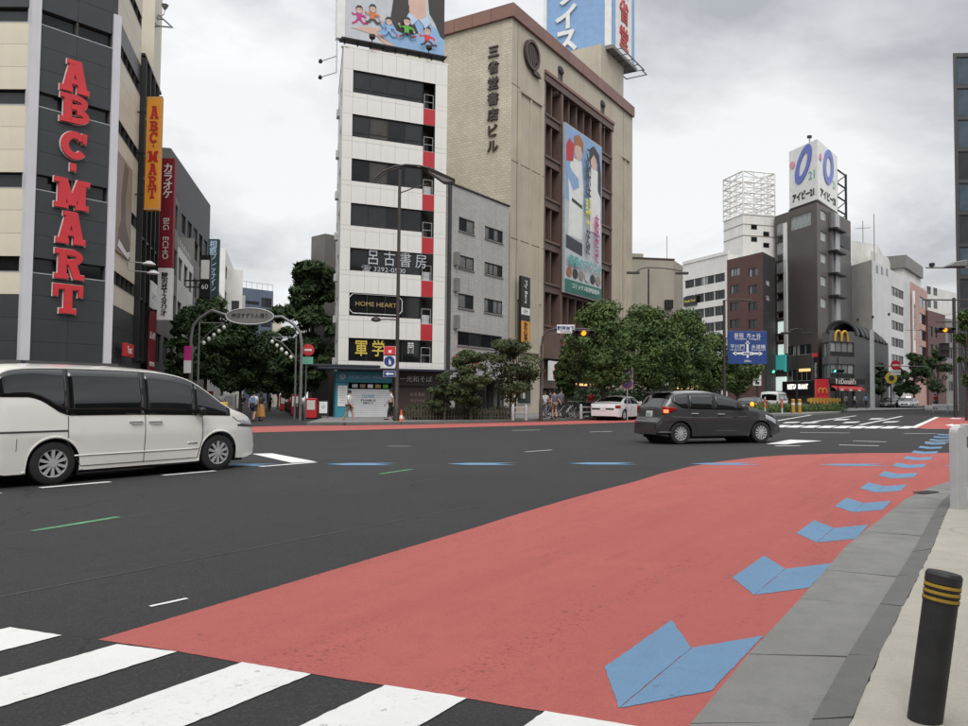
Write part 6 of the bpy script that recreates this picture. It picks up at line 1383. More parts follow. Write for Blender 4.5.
for k, (px, Y, ytop, rpx, lab) in enumerate(((603, 47.5, 303, 33, 'leafy street tree with a thick dark trunk in front of the bookshop entrance'), (648, 53, 307, 31, 'leafy street tree standing behind the white sedan'), (684, 58, 312, 27, 'leafy street tree by the round no-parking signs'), (712, 66, 334, 22, 'smaller leafy street tree in front of the white office'), (738, 74, 346, 19, 'low street tree left of the blue direction sign'), (566, 51, 345, 9, 'thin young tree behind the signal pole at the bookshop'))):
    H_ = top_h(px, ytop, Y); r_ = rpx*Y/800*1.3; tree('street_tree', lab, pt(px, Y), r_, H_*.76, H_*.24, 20+k, 'leaf_mid', 22000 if k < 3 else 9000, .115 if k < 3 else .16, .17, 95, flat_=.75)
for k, (px, Y, ytop, rpx, zlo, lab) in enumerate(((470, 43.2, 348, 21, .16, 'low spreading garden tree in the fenced hedge bed beside the lamp post'), (508, 44.6, 337, 30, .2, 'wide garden tree with several stems in the fenced hedge bed'), (441, 43, 372, 13, .1, 'small shrub-like tree at the lamp post end of the fenced bed'))):
    H_ = top_h(px, ytop, Y); r_ = rpx*Y/800; tree('garden_tree', lab, pt(px, Y), r_*1.3, H_*(1-zlo), H_*zlo, 40+k, 'leaf_olive', 9000, .09, .06, 46, flat_=.5, multi=3)
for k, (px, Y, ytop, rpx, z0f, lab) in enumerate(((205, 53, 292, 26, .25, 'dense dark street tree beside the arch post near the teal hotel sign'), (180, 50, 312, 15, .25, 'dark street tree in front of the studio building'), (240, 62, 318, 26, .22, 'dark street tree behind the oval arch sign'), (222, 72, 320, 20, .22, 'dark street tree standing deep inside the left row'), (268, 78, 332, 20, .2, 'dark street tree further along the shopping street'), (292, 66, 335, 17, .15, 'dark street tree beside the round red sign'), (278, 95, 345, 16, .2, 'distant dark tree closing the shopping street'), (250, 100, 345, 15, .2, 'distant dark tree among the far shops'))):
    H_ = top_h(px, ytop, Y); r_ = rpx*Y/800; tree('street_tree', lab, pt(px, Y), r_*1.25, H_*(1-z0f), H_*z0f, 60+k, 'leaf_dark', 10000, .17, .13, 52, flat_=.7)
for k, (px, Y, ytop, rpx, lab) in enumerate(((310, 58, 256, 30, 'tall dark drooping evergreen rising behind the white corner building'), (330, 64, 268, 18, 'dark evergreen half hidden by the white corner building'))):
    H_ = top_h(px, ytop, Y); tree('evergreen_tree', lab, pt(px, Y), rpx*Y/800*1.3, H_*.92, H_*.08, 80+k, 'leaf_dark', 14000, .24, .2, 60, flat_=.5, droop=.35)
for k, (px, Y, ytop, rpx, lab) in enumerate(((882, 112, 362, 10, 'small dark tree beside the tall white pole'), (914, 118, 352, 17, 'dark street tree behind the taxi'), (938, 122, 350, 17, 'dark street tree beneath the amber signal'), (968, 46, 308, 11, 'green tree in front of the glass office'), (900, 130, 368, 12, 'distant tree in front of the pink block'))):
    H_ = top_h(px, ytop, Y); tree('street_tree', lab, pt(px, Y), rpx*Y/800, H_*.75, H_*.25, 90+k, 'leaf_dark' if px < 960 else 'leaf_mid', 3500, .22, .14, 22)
def hedge(name, label, p, q, wdt, h, seed, m='leaf_mid', n=5000, leaf=.06):
    rng = random.Random(seed); fr = Frame(p, q); root = empty(name, (fr.o.x, fr.o.y, fr.o.z+.1), fr.ang, label, 'hedge'); cl = []
    k = max(3, int(fr.L/.35))
    for i in range(k): cl.append((fr.L*(i+.5)/k, rng.uniform(-.1, .1)*wdt, h*.5, wdt*.6, h*.55*rng.uniform(.85, 1.1)))
    vs, fs = leaves(rng, cl, n, leaf); me = bpy.data.meshes.new('foliage'); me.from_pydata([tuple(v) for v in vs], [], fs); me.materials.append(M(m)); link('foliage', me, root)
    mb = MB()
    for i in range(k): mb.tube([(fr.L*(i+.5)/k, 0, -.1), (fr.L*(i+.5)/k, .03, h*.6)], .02, 5)
    mb.build('stem', 'bark', root); return root
hedge('hedge', 'clipped green hedge behind the low slatted fence', pt(409, 43.6), pt(509, 45.2), .8, .75, 5, 'leaf_olive', 9000, .06)
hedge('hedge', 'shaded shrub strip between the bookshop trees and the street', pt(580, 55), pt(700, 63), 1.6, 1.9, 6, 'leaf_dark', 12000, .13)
hedge('hedge', 'planted hedge on the median with yellow posts', pt(748, 62), pt(838, 74), 1.6, .85, 7, 'leaf_mid', 9000, .09)
# ------------------------------------------------------------------ street furniture
def on(px, Y, dz=0): x, y = gy(px, Y); return (x, y, gz(x)+dz)
def H(px, py, Y): return zat(px, py, Y)-gz(at(px, py, Y).x)          # height above the road
# double-arm lamp post in front of the white building
lp_ = empty('street_lamp', on(396.5, 41.2), 0, 'tall brown double-arm street lamp in front of the white corner building', 'street lamp')
hz_ = H(398, 170, 41.2); MB().lathe([(.16, 0), (.16, .9), (.11, 1.0), (.1, 4), (.075, hz_), (0, hz_+.02)], 14).build('pole', 'pole_brown', lp_, smooth=True)
a1 = [(-1.4, 0, hz_-.55), (-.9, 0, hz_-.1), (-.3, 0, hz_+.16), (.3, 0, hz_+.28), (1.0, 0, hz_+.24), (1.7, 0, hz_+.08)]
MB().tube(a1, [.04, .05, .06, .06, .05, .05], 8).build('arm', 'pole_brown', lp_, smooth=True); MB().tube([(-1.35, 0, hz_-.65), (-.6, 0, hz_-.05), (0, 0, hz_+.12)], .035, 8).build('arm', 'pole_brown', lp_); MB().tube([(.05, 0, hz_-1.2), (.7, 0, hz_-.95), (1.5, 0, hz_-.72)], .03, 8).build('strut', 'pole_brown', lp_)
mb = MB(); mb.add([(1.5, -.28, hz_+.12), (2.9, -.22, hz_-.5), (2.9, .22, hz_-.5), (1.5, .28, hz_+.12), (1.45, -.2, hz_-.1), (2.3, -.26, hz_-.68), (2.85, -.16, hz_-.66), (2.85, .16, hz_-.66), (2.3, .26, hz_-.68), (1.45, .2, hz_-.1)], [(0, 1, 2, 3), (0, 4, 5, 6, 1), (3, 2, 7, 8, 9), (1, 6, 7, 2), (0, 3, 9, 4), (4, 9, 8, 5), (5, 8, 7, 6)]); mb.build('lamp_head', 'pole_brown', lp_, bevel=.03)
zl = H(383, 320, 41.2); MB().tube([(0, 0, zl), (-.5, -.1, zl+.02), (-.9, -.15, zl)], .035, 8).build('lower_arm', 'pole_brown', lp_); MB().lathe([(.03, .16), (.22, .06), (.26, -.06), (.1, -.12), (0, -.13)], 16, (-1.1, -.18, zl)).build('lower_lamp', 'black_metal', lp_, smooth=True)
for z0, z1, m_, lab, nm in ((346.5, 355, 'sign_red', 'small red sign on the tall lamp post', 'pole_sign'), (356, 367, 'sign_blue', 'round blue pedestrian sign on the tall lamp post', 'traffic_sign'), (371, 377, 'sign_blue', 'small blue arrow plate on the tall lamp post', 'traffic_sign')):
    zc = H(389, (z0+z1)/2, 41.2); s_ = empty(nm, (lp_.location.x-.38, lp_.location.y-.12, lp_.location.z+zc), 0, lab, 'sign'); hh = (z1-z0)*41.2/800/2
    MB().box(-.3, .32, -.01, .02, -hh, hh).build('plate', 'sign_white', s_)
    if '356' in str(z0): MB().lathe([(0, -.02), (.27, -.02), (.27, -.01)], 20, (0, 0, 0), 'Y').build('disc', m_, s_); MB().box(-.03, .03, -.03, -.02, -.16, .1).build('figure', 'sign_white', s_); MB().box(.04, .09, -.03, -.02, -.16, .02).build('figure', 'sign_white', s_)
    elif m_ == 'sign_red': MB().box(-.28, .3, -.02, -.01, -hh*.95, hh*.95).build('face', m_, s_); MB().box(-.06, .1, -.03, -.02, -.12, .02).build('mark', 'sign_white', s_)
    else:
        MB().box(-.28, .3, -.02, -.01, -hh*.9, hh*.9).build('face', m_, s_); mb = MB(); mb.extr([(-.2, -.025, 0), (-.05, -.025, .1), (-.05, -.025, .04), (.22, -.025, .04), (.22, -.025, -.04), (-.05, -.025, -.04), (-.05, -.025, -.1)], (0, .006, 0)); mb.build('arrow', 'sign_white', s_)
# traffic cone at its foot
cn = empty('traffic_cone', on(401.5, 41.0, .0), 0, 'orange traffic cone at the foot of the tall lamp post', 'cone'); MB().box(-.18, .18, -.18, .18, 0, .03).build('base', 'cone_orange', cn); MB().lathe([(.13, .03), (.03, .7), (0, .7)], 16).build('body', 'cone_orange', cn, smooth=True)
MB().lathe([(.098, .25), (.101, .25), (.076, .42), (.072, .42)], 16, cap=False).build('band', 'sign_white', cn)
# low slatted fence along the hedge
fr = Frame(pt(406, 42.6), pt(507, 44.2)); fe = empty('bed_fence', (fr.o.x, fr.o.y, fr.o.z+.12), fr.ang, 'low weathered slatted fence round the hedge bed', 'fence'); n_ = 34
sl = MB().box(-.035, .035, -.015, .015, 0, .62).mesh('slat', 'bark')
for k in range(n_+1): link('slat', sl, fe, (fr.L*k/n_, 0, 0))
for z in (.18, .45): MB().box(-.05, fr.L+.05, .016, .05, z, z+.07).build('rail', 'bark', fe)
# tube barriers
def barrier(label, p, q, h=.85):
    fr = Frame(p, q); b = empty('pipe_barrier', (fr.o.x, fr.o.y, fr.o.z+.1), fr.ang, label, 'barrier')
    for u in (0, fr.L): MB().lathe([(.09, 0), (.09, h-.08), (.06, h), (0, h+.01)], 12, (u, 0, 0)).build('post', 'galv', b, smooth=True)
    for z in (h*.45, h*.8): MB().tube([(0, 0, z), (fr.L, 0, z)], .035, 8).build('rail', 'galv', b)
barrier('grey pipe barrier between the hedge bed and the signal pole', pt(513, 43), pt(526, 43.6)); barrier('grey pipe barrier beside the parked bicycles', pt(581, 46.4), pt(596, 47.2))
# signal poles
def signal_h(name, label, loc, rz, lit='amber_lit', pos=1, green='green_lit', s=1.0):
    r = empty(name, loc, rz, label, 'traffic light'); MB().box(-.62*s, .62*s, -.1, .1, -.19*s, .19*s).build('housing', 'black_metal', r, bevel=.05)
    for k in range(3):
        x = (-.4+.4*k)*s; m_ = lit if k == pos else 'lens_dark'; MB().lathe([(0, -.12), (.14*s, -.115), (.15*s, -.1)], 16, (x, 0, 0), 'Y').build('lens', m_, r)
        vs = []; fs = []
        for j in range(9): a = math.pi*(j/8); vs += [(x+.165*s*math.cos(a), -.1, .165*s*math.sin(a)), (x+.165*s*math.cos(a), -.36*s, .165*s*math.sin(a)-.03)]
        for j in range(8): fs.append((2*j, 2*j+1, 2*j+3, 2*j+2))
        mb = MB(); mb.add(vs, fs); o = mb.build('visor', 'black_metal', r); o.modifiers.new('s', 'SOLIDIFY').thickness = .01
    return r
sp = empty('signal_pole', on(541, 44.6), 0, 'dark signal pole with a curved arm beside the bookshop', 'pole'); hz_ = H(560, 328, 44.6)
MB().lathe([(.11, 0), (.1, 1.2), (.075, 1.25), (.065, hz_-1), (0, hz_-1)], 12).build('pole', 'pole_brown', sp, smooth=True); MB().tube([(0, 0, hz_-1.05), (.08, 0, hz_-.5), (.4, 0, hz_-.12), (1.0, 0, hz_+.02), (2.7, 0, hz_-.05)], .05, 8).build('arm', 'pole_brown', sp, smooth=True)
signal_h('traffic_signal', 'traffic light with amber lit on the curved arm beside the bookshop', (sp.location.x+2.32, sp.location.y-.12, sp.location.z+H(582, 333, 44.6)), .05)
ns = empty('junction_sign', (sp.location.x+1.35, sp.location.y-.1, sp.location.z+H(565, 329, 44.6)), 0, 'white junction name plate with blue writing on the curved arm', 'sign'); MB().box(-.5, .5, -.03, 0, -.24, .24).build('plate', 'sign_white', ns, bevel=.01); text('駿河台下', ns, (0, -.035, .05), .24, 'sign_blue', bold=.008); text('Surugadaishita', ns, (0, -.035, -.15), .1, 'sign_blue')
def tlamp(label, px, Y, ytop, l, r_, m_='pole_brown'):
    b = empty('street_lamp', on(px, Y), 0, label, 'street lamp'); h = H(px, ytop, Y); MB().lathe([(.12, 0), (.08, h*.5), (.06, h), (0, h+.02)], 10).build('pole', m_, b, smooth=True)
    MB().tube([(-l, 0, h-.35), (-l*.5, 0, h+.02), (0, 0, h+.12), (r_*.5, 0, h+.06), (r_, 0, h-.12)], .04, 8).build('arm', m_, b)
    for x in (-l, r_): 
        if abs(x) > .5: MB().box(x-.45, x+.45, -.15, .15, -.08, .08).build('lamp_head', m_, b, (0, 0, h-.28), bevel=.03)
tlamp('brown street lamp with wide curved arms above the bookshop trees', 648.5, 57, 269, 1.1, 2.4); tlamp('thin T-shaped street lamp on the planted median', 797, 70, 330, .9, .9, 'black_metal')
# blue direction sign on its pole
gp = empty('sign_pole', on(724.5, 61), 0, 'dark pole carrying the blue direction sign', 'pole'); h = H(725, 300, 61); MB().lathe([(.13, 0), (.1, h), (0, h)], 12).build('pole', 'pole_brown', gp, smooth=True)
for y in (338, 356): MB().tube([(0, 0, H(725, y, 61)), (3.1, 0, H(745, y, 61))], .05, 8).build('arm', 'pole_brown', gp)
MB().tube([(0, 0, h-.05), (1.0, 0, h+.1), (1.6, 0, h)], .04, 8).build('lamp_arm', 'pole_brown', gp); MB().box(1.4, 2.1, -.1, .1, h-.08, h+.05).build('lamp_head', 'pole_brown', gp, bevel=.03)
c = at(747.5, 347.5, 60.8); ds = empty('direction_sign', c, 0, 'large blue direction sign with white arrows and place names', 'sign'); w, h = 19.6*60.8/800, 16.6*60.8/800
MB().box(-w, w, 0, .05, -h, h).build('plate', 'sign_blue', ds, bevel=.02)
text('新宿  市ヶ谷', ds, (0, -.01, h*.72), .42, 'sign_white', width=w*1.35); text('Shinjuku  Ichigaya', ds, (0, -.01, h*.5), .17, 'sign_white', width=w*1.3); text('平川門', ds, (-w*.52, -.01, h*.05), .36, 'sign_white', width=w*.72); text('水道橋', ds, (w*.55, -.01, h*.05), .36, 'sign_white', width=w*.72)
text('Hirakawamon', ds, (-w*.52, -.01, -h*.14), .15, 'sign_white', width=w*.72); text('Suidobashi', ds, (w*.55, -.01, -h*.14), .15, 'sign_white', width=w*.72); text('200m', ds, (0, -.01, -h*.82), .24, 'sign_white')
mb = MB(); mb.box(-w*.62, w*.62, -.012, -.002, -h*.42, -h*.3); mb.build('arrow', 'sign_white', ds); mb = MB(); mb.box(-.08, .08, -.014, -.004, -h*.62, h*.3); mb.build('arrow', 'sign_white', ds)
for sx in (-1, 1): mb = MB(); mb.extr([(sx*w*.78, -.012, -h*.36), (sx*w*.58, -.012, -h*.22), (sx*w*.58, -.012, -h*.5)], (0, .01, 0)); mb.build('arrow', 'sign_white', ds)
mb = MB(); mb.extr([(0, -.014, h*.42), (-.2, -.014, h*.22), (.2, -.014, h*.22)], (0, .01, 0)); mb.build('arrow', 'sign_white', ds); MB().box(-.4, .4, -.02, -.012, -h*.46, -h*.26).build('box', 'sign_white', ds); text('靖国通り', ds, (0, -.025, -h*.36), .17, 'sign_blue')
# round no-parking signs
npx = empty('no_parking_sign', on(627.3, 46.5), 0, 'two round no-parking signs on a thin pole behind the white sedan', 'sign'); MB().lathe([(.035, 0), (.03, H(627, 366, 46.5)), (0, H(627, 366, 46.5))], 8).build('pole', 'galv', npx)
for y in (373, 383.5):
    z = H(627, y, 46.5); MB().box(-.33, .33, -.06, -.04, z-.33, z+.33).build('backplate', 'mid_wall', npx); MB().lathe([(0, -.08), (.28, -.078), (.28, -.06)], 22, (0, 0, z), 'Y').build('rim', 'sign_maroon', npx); MB().lathe([(0, -.09), (.21, -.088), (.21, -.08)], 22, (0, 0, z), 'Y').build('disc', 'sign_blue', npx)
    mb = MB(); mb.extr([(-.2, -.095, z+.15), (-.15, -.095, z+.2), (.2, -.095, z-.15), (.15, -.095, z-.2)], (0, .004, 0)); mb.build('bar', 'sign_maroon', npx)
# green signals over the far arm
for px, py, Y, ppx, lab in ((777, 371.5, 80, 766, 'far traffic light showing green in front of the brown tower'), (838, 371, 88, 838, 'far traffic light showing green in front of the burger restaurant')):
    p_ = at(px, py, Y); signal_h('traffic_signal', lab, p_, 0, 'green_lit', 0); pb = empty('signal_pole', on(ppx, Y+.3), 0, 'thin dark pole holding the green light before the brown tower' if px < 800 else 'thin dark pole holding the green light before the restaurant', 'pole'); h = H(px, 366, Y); MB().lathe([(.08, 0), (.06, h+1), (0, h+1)], 8).build('pole', 'black_metal', pb); MB().tube([(0, 0, h-.5), (p_.x-pb.location.x, 0, h-.5)], .04, 6).build('arm', 'black_metal', pb)
# right-hand signal with amber lit, a mast arm and a camera lamp
mp_ = empty('signal_pole', on(955.5, 57), 0, 'brown signal mast with arms at the far right', 'pole'); h = H(955, 298, 57); MB().lathe([(.14, 0), (.11, h), (0, h)], 12).build('pole', 'pole_brown', mp_, smooth=True)
for y, x0, x1 in ((322, -1.3, 2.5), (348, -1.2, 1.5), (300, -2.2, 2.4)): MB().tube([(x0, 0, H(955, y, 57)), (x1, 0, H(955, y, 57))], .05, 8).build('arm', 'pole_brown', mp_)
signal_h('traffic_signal', 'traffic light with amber lit on the right-hand mast', at(944.5, 330, 56.7), -.1, 'amber_lit', 1, s=1.05)
ps = empty('pedestrian_signal', at(944, 350, 56.7), -.1, 'dark pedestrian signal box below the amber light', 'traffic light'); MB().box(-.32, .32, -.15, .12, -.5, .5).build('housing', 'black_metal', ps, bevel=.04)
for z in (-.24, .24): MB().box(-.2, .2, -.165, -.15, z-.19, z+.19).build('lens', 'lens_dark', ps); MB().box(-.26, .26, -.4, -.15, z+.2, z+.23).build('visor', 'black_metal', ps)
rl_ = empty('street_lamp', on(1000, 40), 0, 'street lamp reaching in with a camera on its arm before the glass office', 'street lamp'); h = H(955, 268, 40); MB().lathe([(.12, 0), (.08, h+.4), (0, h+.4)], 10).build('pole', 'pole_grey', rl_); MB().tube([(0, 0, h), (-2.2, 0, h+.0), (-3.6, 0, h-.02)], .04, 8).build('arm', 'pole_grey', rl_)
mb = MB(); mb.extr([(-2.75, -.2, h), (-1.6, -.2, h+.05), (-1.6, -.2, h+.38), (-2.2, -.2, h+.28)], (0, .4, 0)); mb.build('lamp_head', 'pole_grey', rl_, bevel=.04); MB().box(-3.4, -3.2, -.1, .1, h+.04, h+.22).build('camera_body', 'black_metal', rl_, bevel=.02)
# tall white pole with no-entry sign
wp = empty('white_pole', on(872.5, 98), 0, 'tall white pole beside the black barrel roof', 'pole'); h = H(872.5, 330, 98); MB().lathe([(.28, 0), (.24, h), (0, h)], 12).build('pole', 'galv_white', wp, smooth=True); MB().tube([(0, 0, H(872, 366, 98)), (6.5, 0, H(872, 366, 98))], .06, 6).build('arm', 'pole_grey', wp)
ne = empty('no_entry_sign', at(895.5, 366, 97.6), 0, 'red round no-entry sign with white plates on a long arm', 'sign'); MB().lathe([(0, -.06), (.6, -.055), (.6, 0)], 22, (0, 0, .1), 'Y').build('disc', 'sign_red', ne); MB().box(-.42, .42, -.075, -.06, .0, .2).build('bar', 'sign_white', ne)
for z in (-.75, -1.1): MB().box(-.6, .6, -.05, 0, z, z+.28).build('plate', 'sign_white', ne)
yf = empty('round_shop_sign', at(891, 378, 100), 0, 'yellow flower-shaped shop sign in the far street', 'sign'); MB().lathe([(0, -.1), (.75, -.09), (.75, 0)], 12, (0, 0, 0), 'Y').build('disc', 'letter_yellow', yf); MB().lathe([(0, -.13), (.35, -.12), (.35, -.1)], 12, (0, 0, 0), 'Y').build('centre', 'letter_dark', yf); MB().box(-.06, .06, 0, .1, -3.5, 0).build('post', 'black_metal', yf)
# arch gate over the shopping street
aL, aR = Vector((*gy(189.5, 47.5), 0)), Vector((*gy(300.5, 47.2), 0)); fr = Frame(aL, aR); ag = empty('arch_gate', fr.o, fr.ang, 'slim steel arch gate with an oval name sign over the shopping street', 'gate')
zs_ = H(196, 322, 47.5); zo = H(249, 316, 47.4); Lg = fr.L; pth = [(0, 0, -.1), (0, 0, zs_-.9), (.12, 0, zs_-.2), (.5, 0, zs_+.25), (1.2, 0, zs_+.7), (2.2, 0, zo+.05)]; MB().tube(pth, .09, 10).build('left_post', 'pole_grey', ag, smooth=True)
MB().tube([(Lg-x, y, z-.35 if z > 3 else z) for x, y, z in pth[:-1]] + [(Lg-2.0, 0, zo-.05)], .09, 10).build('right_post', 'pole_grey', ag, smooth=True)
ov = empty('oval_sign', fr.w(Lg*.535, -.08, zo), fr.ang, 'grey oval shopping street name sign hanging in the arch', 'sign')
mb = MB(); ell = [(1.42*math.cos(2*math.pi*k/36), .47*math.sin(2*math.pi*k/36)) for k in range(36)]; mb.extr([(x, -.08, z) for x, z in ell], (0, .16, 0)); mb.build('plate', 'mid_wall', ov); mb = MB(); mb.tube([(x*1.01, -.08, z*1.02) for x, z in ell+ell[:2]], .035, 6); mb.build('rim', 'galv_white', ov); text('神田すずらん通り', ov, (0, -.09, .04), .3, 'letter_black', width=2.2)
# globe lamp clusters
for px, Y, ytop, sx, ppx, lab in ((197.5, 48.6, 322, 1, 197.5, 'cluster of white globe lamps on a curved arm by the left arch post'), (295, 50, 337, -1, 295, 'cluster of white globe lamps on a curved arm by the right arch post')):
    g = empty('globe_lamp', on(px, Y), 0, lab, 'street lamp'); h = H(px, ytop, Y); MB().lathe([(.07, 0), (.05, h), (0, h)], 10).build('pole', 'pole_grey', g)
    MB().tube([(0, 0, h-1.4), (sx*.35, 0, h-.9), (sx*.9, 0, h-.35), (sx*1.5, 0, h-.1)], .03, 8).build('arm', 'pole_grey', g); MB().tube([(0, 0, h-.05), (sx*1.5, 0, h-.05)], .03, 8).build('arm', 'pole_grey', g)
    for k in range(5): x = sx*(.3+.3*k); MB().lathe([(.01, .13), (.07, .11), (.12, 0), (.07, -.11), (.01, -.13)], 14, (x, 0, h-1.15+.24*k-.12)).build('globe', 'sign_white', g, smooth=True)
bn_ = empty('lamp_banner', on(186.3, 47.0), 0, 'purple and white street banner beside the left arch post', 'banner'); z0_, z1_ = H(186, 373, 47), H(186, 346, 47); MB().box(-.2, .24, -.02, 0, z0_+.75, z1_).build('cloth', 'photo_magenta', bn_); MB().box(-.2, .24, -.02, 0, z0_, z0_+.74).build('cloth', 'sign_white', bn_); MB().lathe([(.04, 0), (.03, z1_+.1), (0, z1_+.1)], 8, (.3, 0, 0)).build('pole', 'pole_grey', bn_)
rs_ = empty('round_sign', on(305.5, 48.2), 0, 'round red sign above a small green plate near the right arch post', 'sign'); z = H(306, 350, 48.2); MB().lathe([(.04, 0), (.03, z+.4), (0, z+.4)], 8).build('pole', 'pole_grey', rs_); MB().lathe([(0, -.08), (.36, -.075), (.36, -.04)], 24, (.12, 0, z), 'Y').build('rim', 'sign_red', rs_); MB().lathe([(0, -.1), (.3, -.095), (.3, -.08)], 24, (.12, 0, z), 'Y').build('disc', 'awning_red', rs_); MB().box(-.1, .34, -.115, -.1, z-.06, z+.06).build('bar', 'sign_white', rs_); zz_ = H(306, 360.5, 48.2); MB().box(-.2, .42, -.08, -.04, zz_-.22, zz_+.22).build('plate', 'logo_green', rs_)
# orange works barrier by the van nose, street clutter in the shopping street
ob = empty('works_barrier', on(215.5, 40), .1, 'orange works barrier in front of the shopping street', 'barrier'); MB().box(-.6, .6, -.04, .04, .55, 1.1).build('board', 'logo_yellow', ob, bevel=.02)
for x in (-.5, .5): MB().box(x-.03, x+.03, -.25, .25, 0, .06).build('foot', 'logo_yellow', ob); MB().box(x-.03, x+.03, -.03, .03, .06, .55).build('leg', 'logo_yellow', ob)
fr = Frame(gy(303, 47), gy(285, 76)); rf = empty('street_railing', (fr.o.x, fr.o.y, fr.o.z), fr.ang, 'dark railing along the right edge of the shopping street', 'railing')
for k in range(12): MB().lathe([(.05, 0), (.04, .95), (0, .96)], 8, (fr.L*k/11, 0, 0)).build('post', 'black_metal', rf)
for z in (.4, .85): MB().tube([(0, 0, z), (fr.L, 0, z)], .03, 6).build('rail', 'black_metal', rf)
for k, (px, Y, w_, h_, m_, lab) in enumerate(((312, 50, .35, 1.3, 'sign_red', 'red narrow banner stand outside the corner shop'), (296, 58, .3, 1.6, 'sign_maroon', 'maroon banner stand inside the shopping street'), (205, 56, .5, 1.8, 'panel_red', 'red vending machine under the dark trees'), (230, 68, .5, 1.7, 'sign_white', 'white vending machine under the dark trees'), (285, 84, .5, 1.7, 'awning_red', 'red shop flag deep in the shopping street'))):
    b = empty('street_stand', on(px, Y), 0, lab, 'stand'); MB().box(-w_, w_, -.25, .25, .08, h_).build('body', m_, b, bevel=.03); MB().box(-w_*.7, w_*.7, -.27, -.25, h_*.45, h_*.9).build('face', 'sign_white' if m_ != 'sign_white' else 'photo_grey', b); MB().box(-w_*.9, w_*.9, -.2, .2, 0, .08).build('base', 'black_metal', b)
# median: raised island, yellow posts, poles with bands, beacon
ip = [G(*p) for p in ((742, 416.5), (800, 415.8), (838, 413.9), (846, 411.6), (838, 410.2), (800, 410.5), (750, 411.5))]
mb = MB(); mb.extr([(x, y, gz(x)-.02) for x, y in ip], (0, 0, .17)); o = mb.build('traffic_island', 'gutter_concrete'); o['kind'] = 'structure'
yp = [(793, 62.5, 1.15, .14), (799.5, 63, 1.15, .14)]
for k, (px, Y, hh, r_) in enumerate(yp):
    b = empty('yellow_post', on(px, Y, .1), 0, 'thick yellow guide post at the head of the planted median', 'post', 'thick yellow posts on the median'); MB().lathe([(r_, 0), (r_, hh-.05), (r_*.7, hh), (0, hh)], 14).build('post', 'post_yellow', b, smooth=True); MB().lathe([(r_*1.02, hh*.6), (r_*1.03, hh*.61), (r_*1.03, hh*.72), (r_*1.02, hh*.73)], 14, cap=False).build('band', 'sign_white', b); MB().lathe([(r_*1.3, -.02), (r_*1.3, .05), (r_, .06)], 14).build('foot', 'black_metal', b)
for k in range(9):
    px = 811+3.3*k; b = empty('yellow_post', on(px, 74+k*1.2, .1), 0, 'slim yellow post in the row behind the median hedge', 'post', 'row of slim yellow posts'); MB().lathe([(.1, 0), (.1, 1.2), (.07, 1.26), (0, 1.26)], 10).build('post', 'post_yellow', b, smooth=True); MB().box(-.35, .35, -.03, .03, .9, 1.2).build('board', 'post_yellow', b)
for px, Y, lab in ((765, 60, 'orange and white lane pole at the left end of the median'), (782, 61, 'orange and white lane pole beside the delivery van')):
    b = empty('lane_pole', on(px, Y, .1), 0, lab, 'pole'); MB().lathe([(.06, 0), (.05, 1.3), (0, 1.31)], 10).build('pole', 'galv_white', b)
    for z in (.5, .85): MB().lathe([(.07, z), (.07, z+.28)], 10).build('band', 'cone_orange', b)
bc = empty('beacon', on(752, 58), 0, 'flashing amber beacon on a short yellow post', 'beacon'); MB().lathe([(.09, 0), (.09, .75), (0, .75)], 10).build('post', 'post_yellow', bc); MB().lathe([(.13, .75), (.14, .85), (.1, 1.02), (0, 1.05)], 12).build('lamp', 'amber_lit', bc)
pk_ = empty('parking_sign', on(721, 66), 0, 'small white and blue sign under the street trees', 'sign'); z = H(721, 383, 66); MB().lathe([(.04, 0), (.03, z+.5), (0, z+.5)], 8).build('pole', 'galv', pk_); MB().box(-.45, .45, -.06, -.03, z-.55, z+.5).build('plate', 'sign_white', pk_); MB().box(-.3, .3, -.075, -.06, z-.1, z+.35).build('mark', 'sign_blue', pk_)
hs = empty('stacked_sign', on(757, 92), 0, 'stack of white sign boxes beside the red brick block', 'sign'); z = H(757, 390, 92)
for k, y in enumerate((365.5, 371, 377, 383)): zz_ = H(757, y, 92); MB().box(-.45, .45, -.15, .1, zz_-.3, zz_+.3).build('panel', 'sign_white', hs); MB().box(-.22, .22, -.17, -.15, zz_-.15, zz_+.15).build('mark', 'photo_dark', hs)
MB().box(-.08, .08, -.1, .05, 0, H(757, 364, 92)).build('post', 'black_metal', hs)
# lit shop front seen under the trees
ls = empty('lit_shopfront', on(697, 84), .45, 'warmly lit shop window glowing under the street trees', 'shop'); MB().box(-3.5, 3.5, .3, 3, 0, 4.2).build('box', 'interior', ls); z = H(700, 383, 84)
for k in range(4): MB().box(-2.6+1.4*k, -1.7+1.4*k, .2, .29, z-.7, z+.6).build('lit_pane', 'warm_lit', ls)
MB().box(-3.6, 3.6, .1, .3, z+.9, z+1.6).build('fascia', 'letter_dark', ls); MB().box(-6.5, -3.7, 0, .3, z-.4, z+1.9).build('white_panel', 'sign_white', ls)
# guard rail across the right-hand arm
fr = Frame(G(933, 413.6), G(1010, 415)); gr_ = empty('guard_rail', (fr.o.x, fr.o.y, fr.o.z+.1), fr.ang, 'white corrugated guard rail along the far right pavement', 'guard rail')
for k in range(6): MB().lathe([(.06, 0), (.06, .75), (0, .75)], 8, (fr.L*k/5, .08, 0)).build('post', 'galv_white', gr_)
mb = MB(); mb.extr([(0, 0, .42), (0, -.06, .47), (0, -.02, .55), (0, -.06, .63), (0, 0, .70), (0, .03, .70), (0, .03, .42)], (fr.L, 0, 0)); mb.build('beam', 'galv_white', gr_)
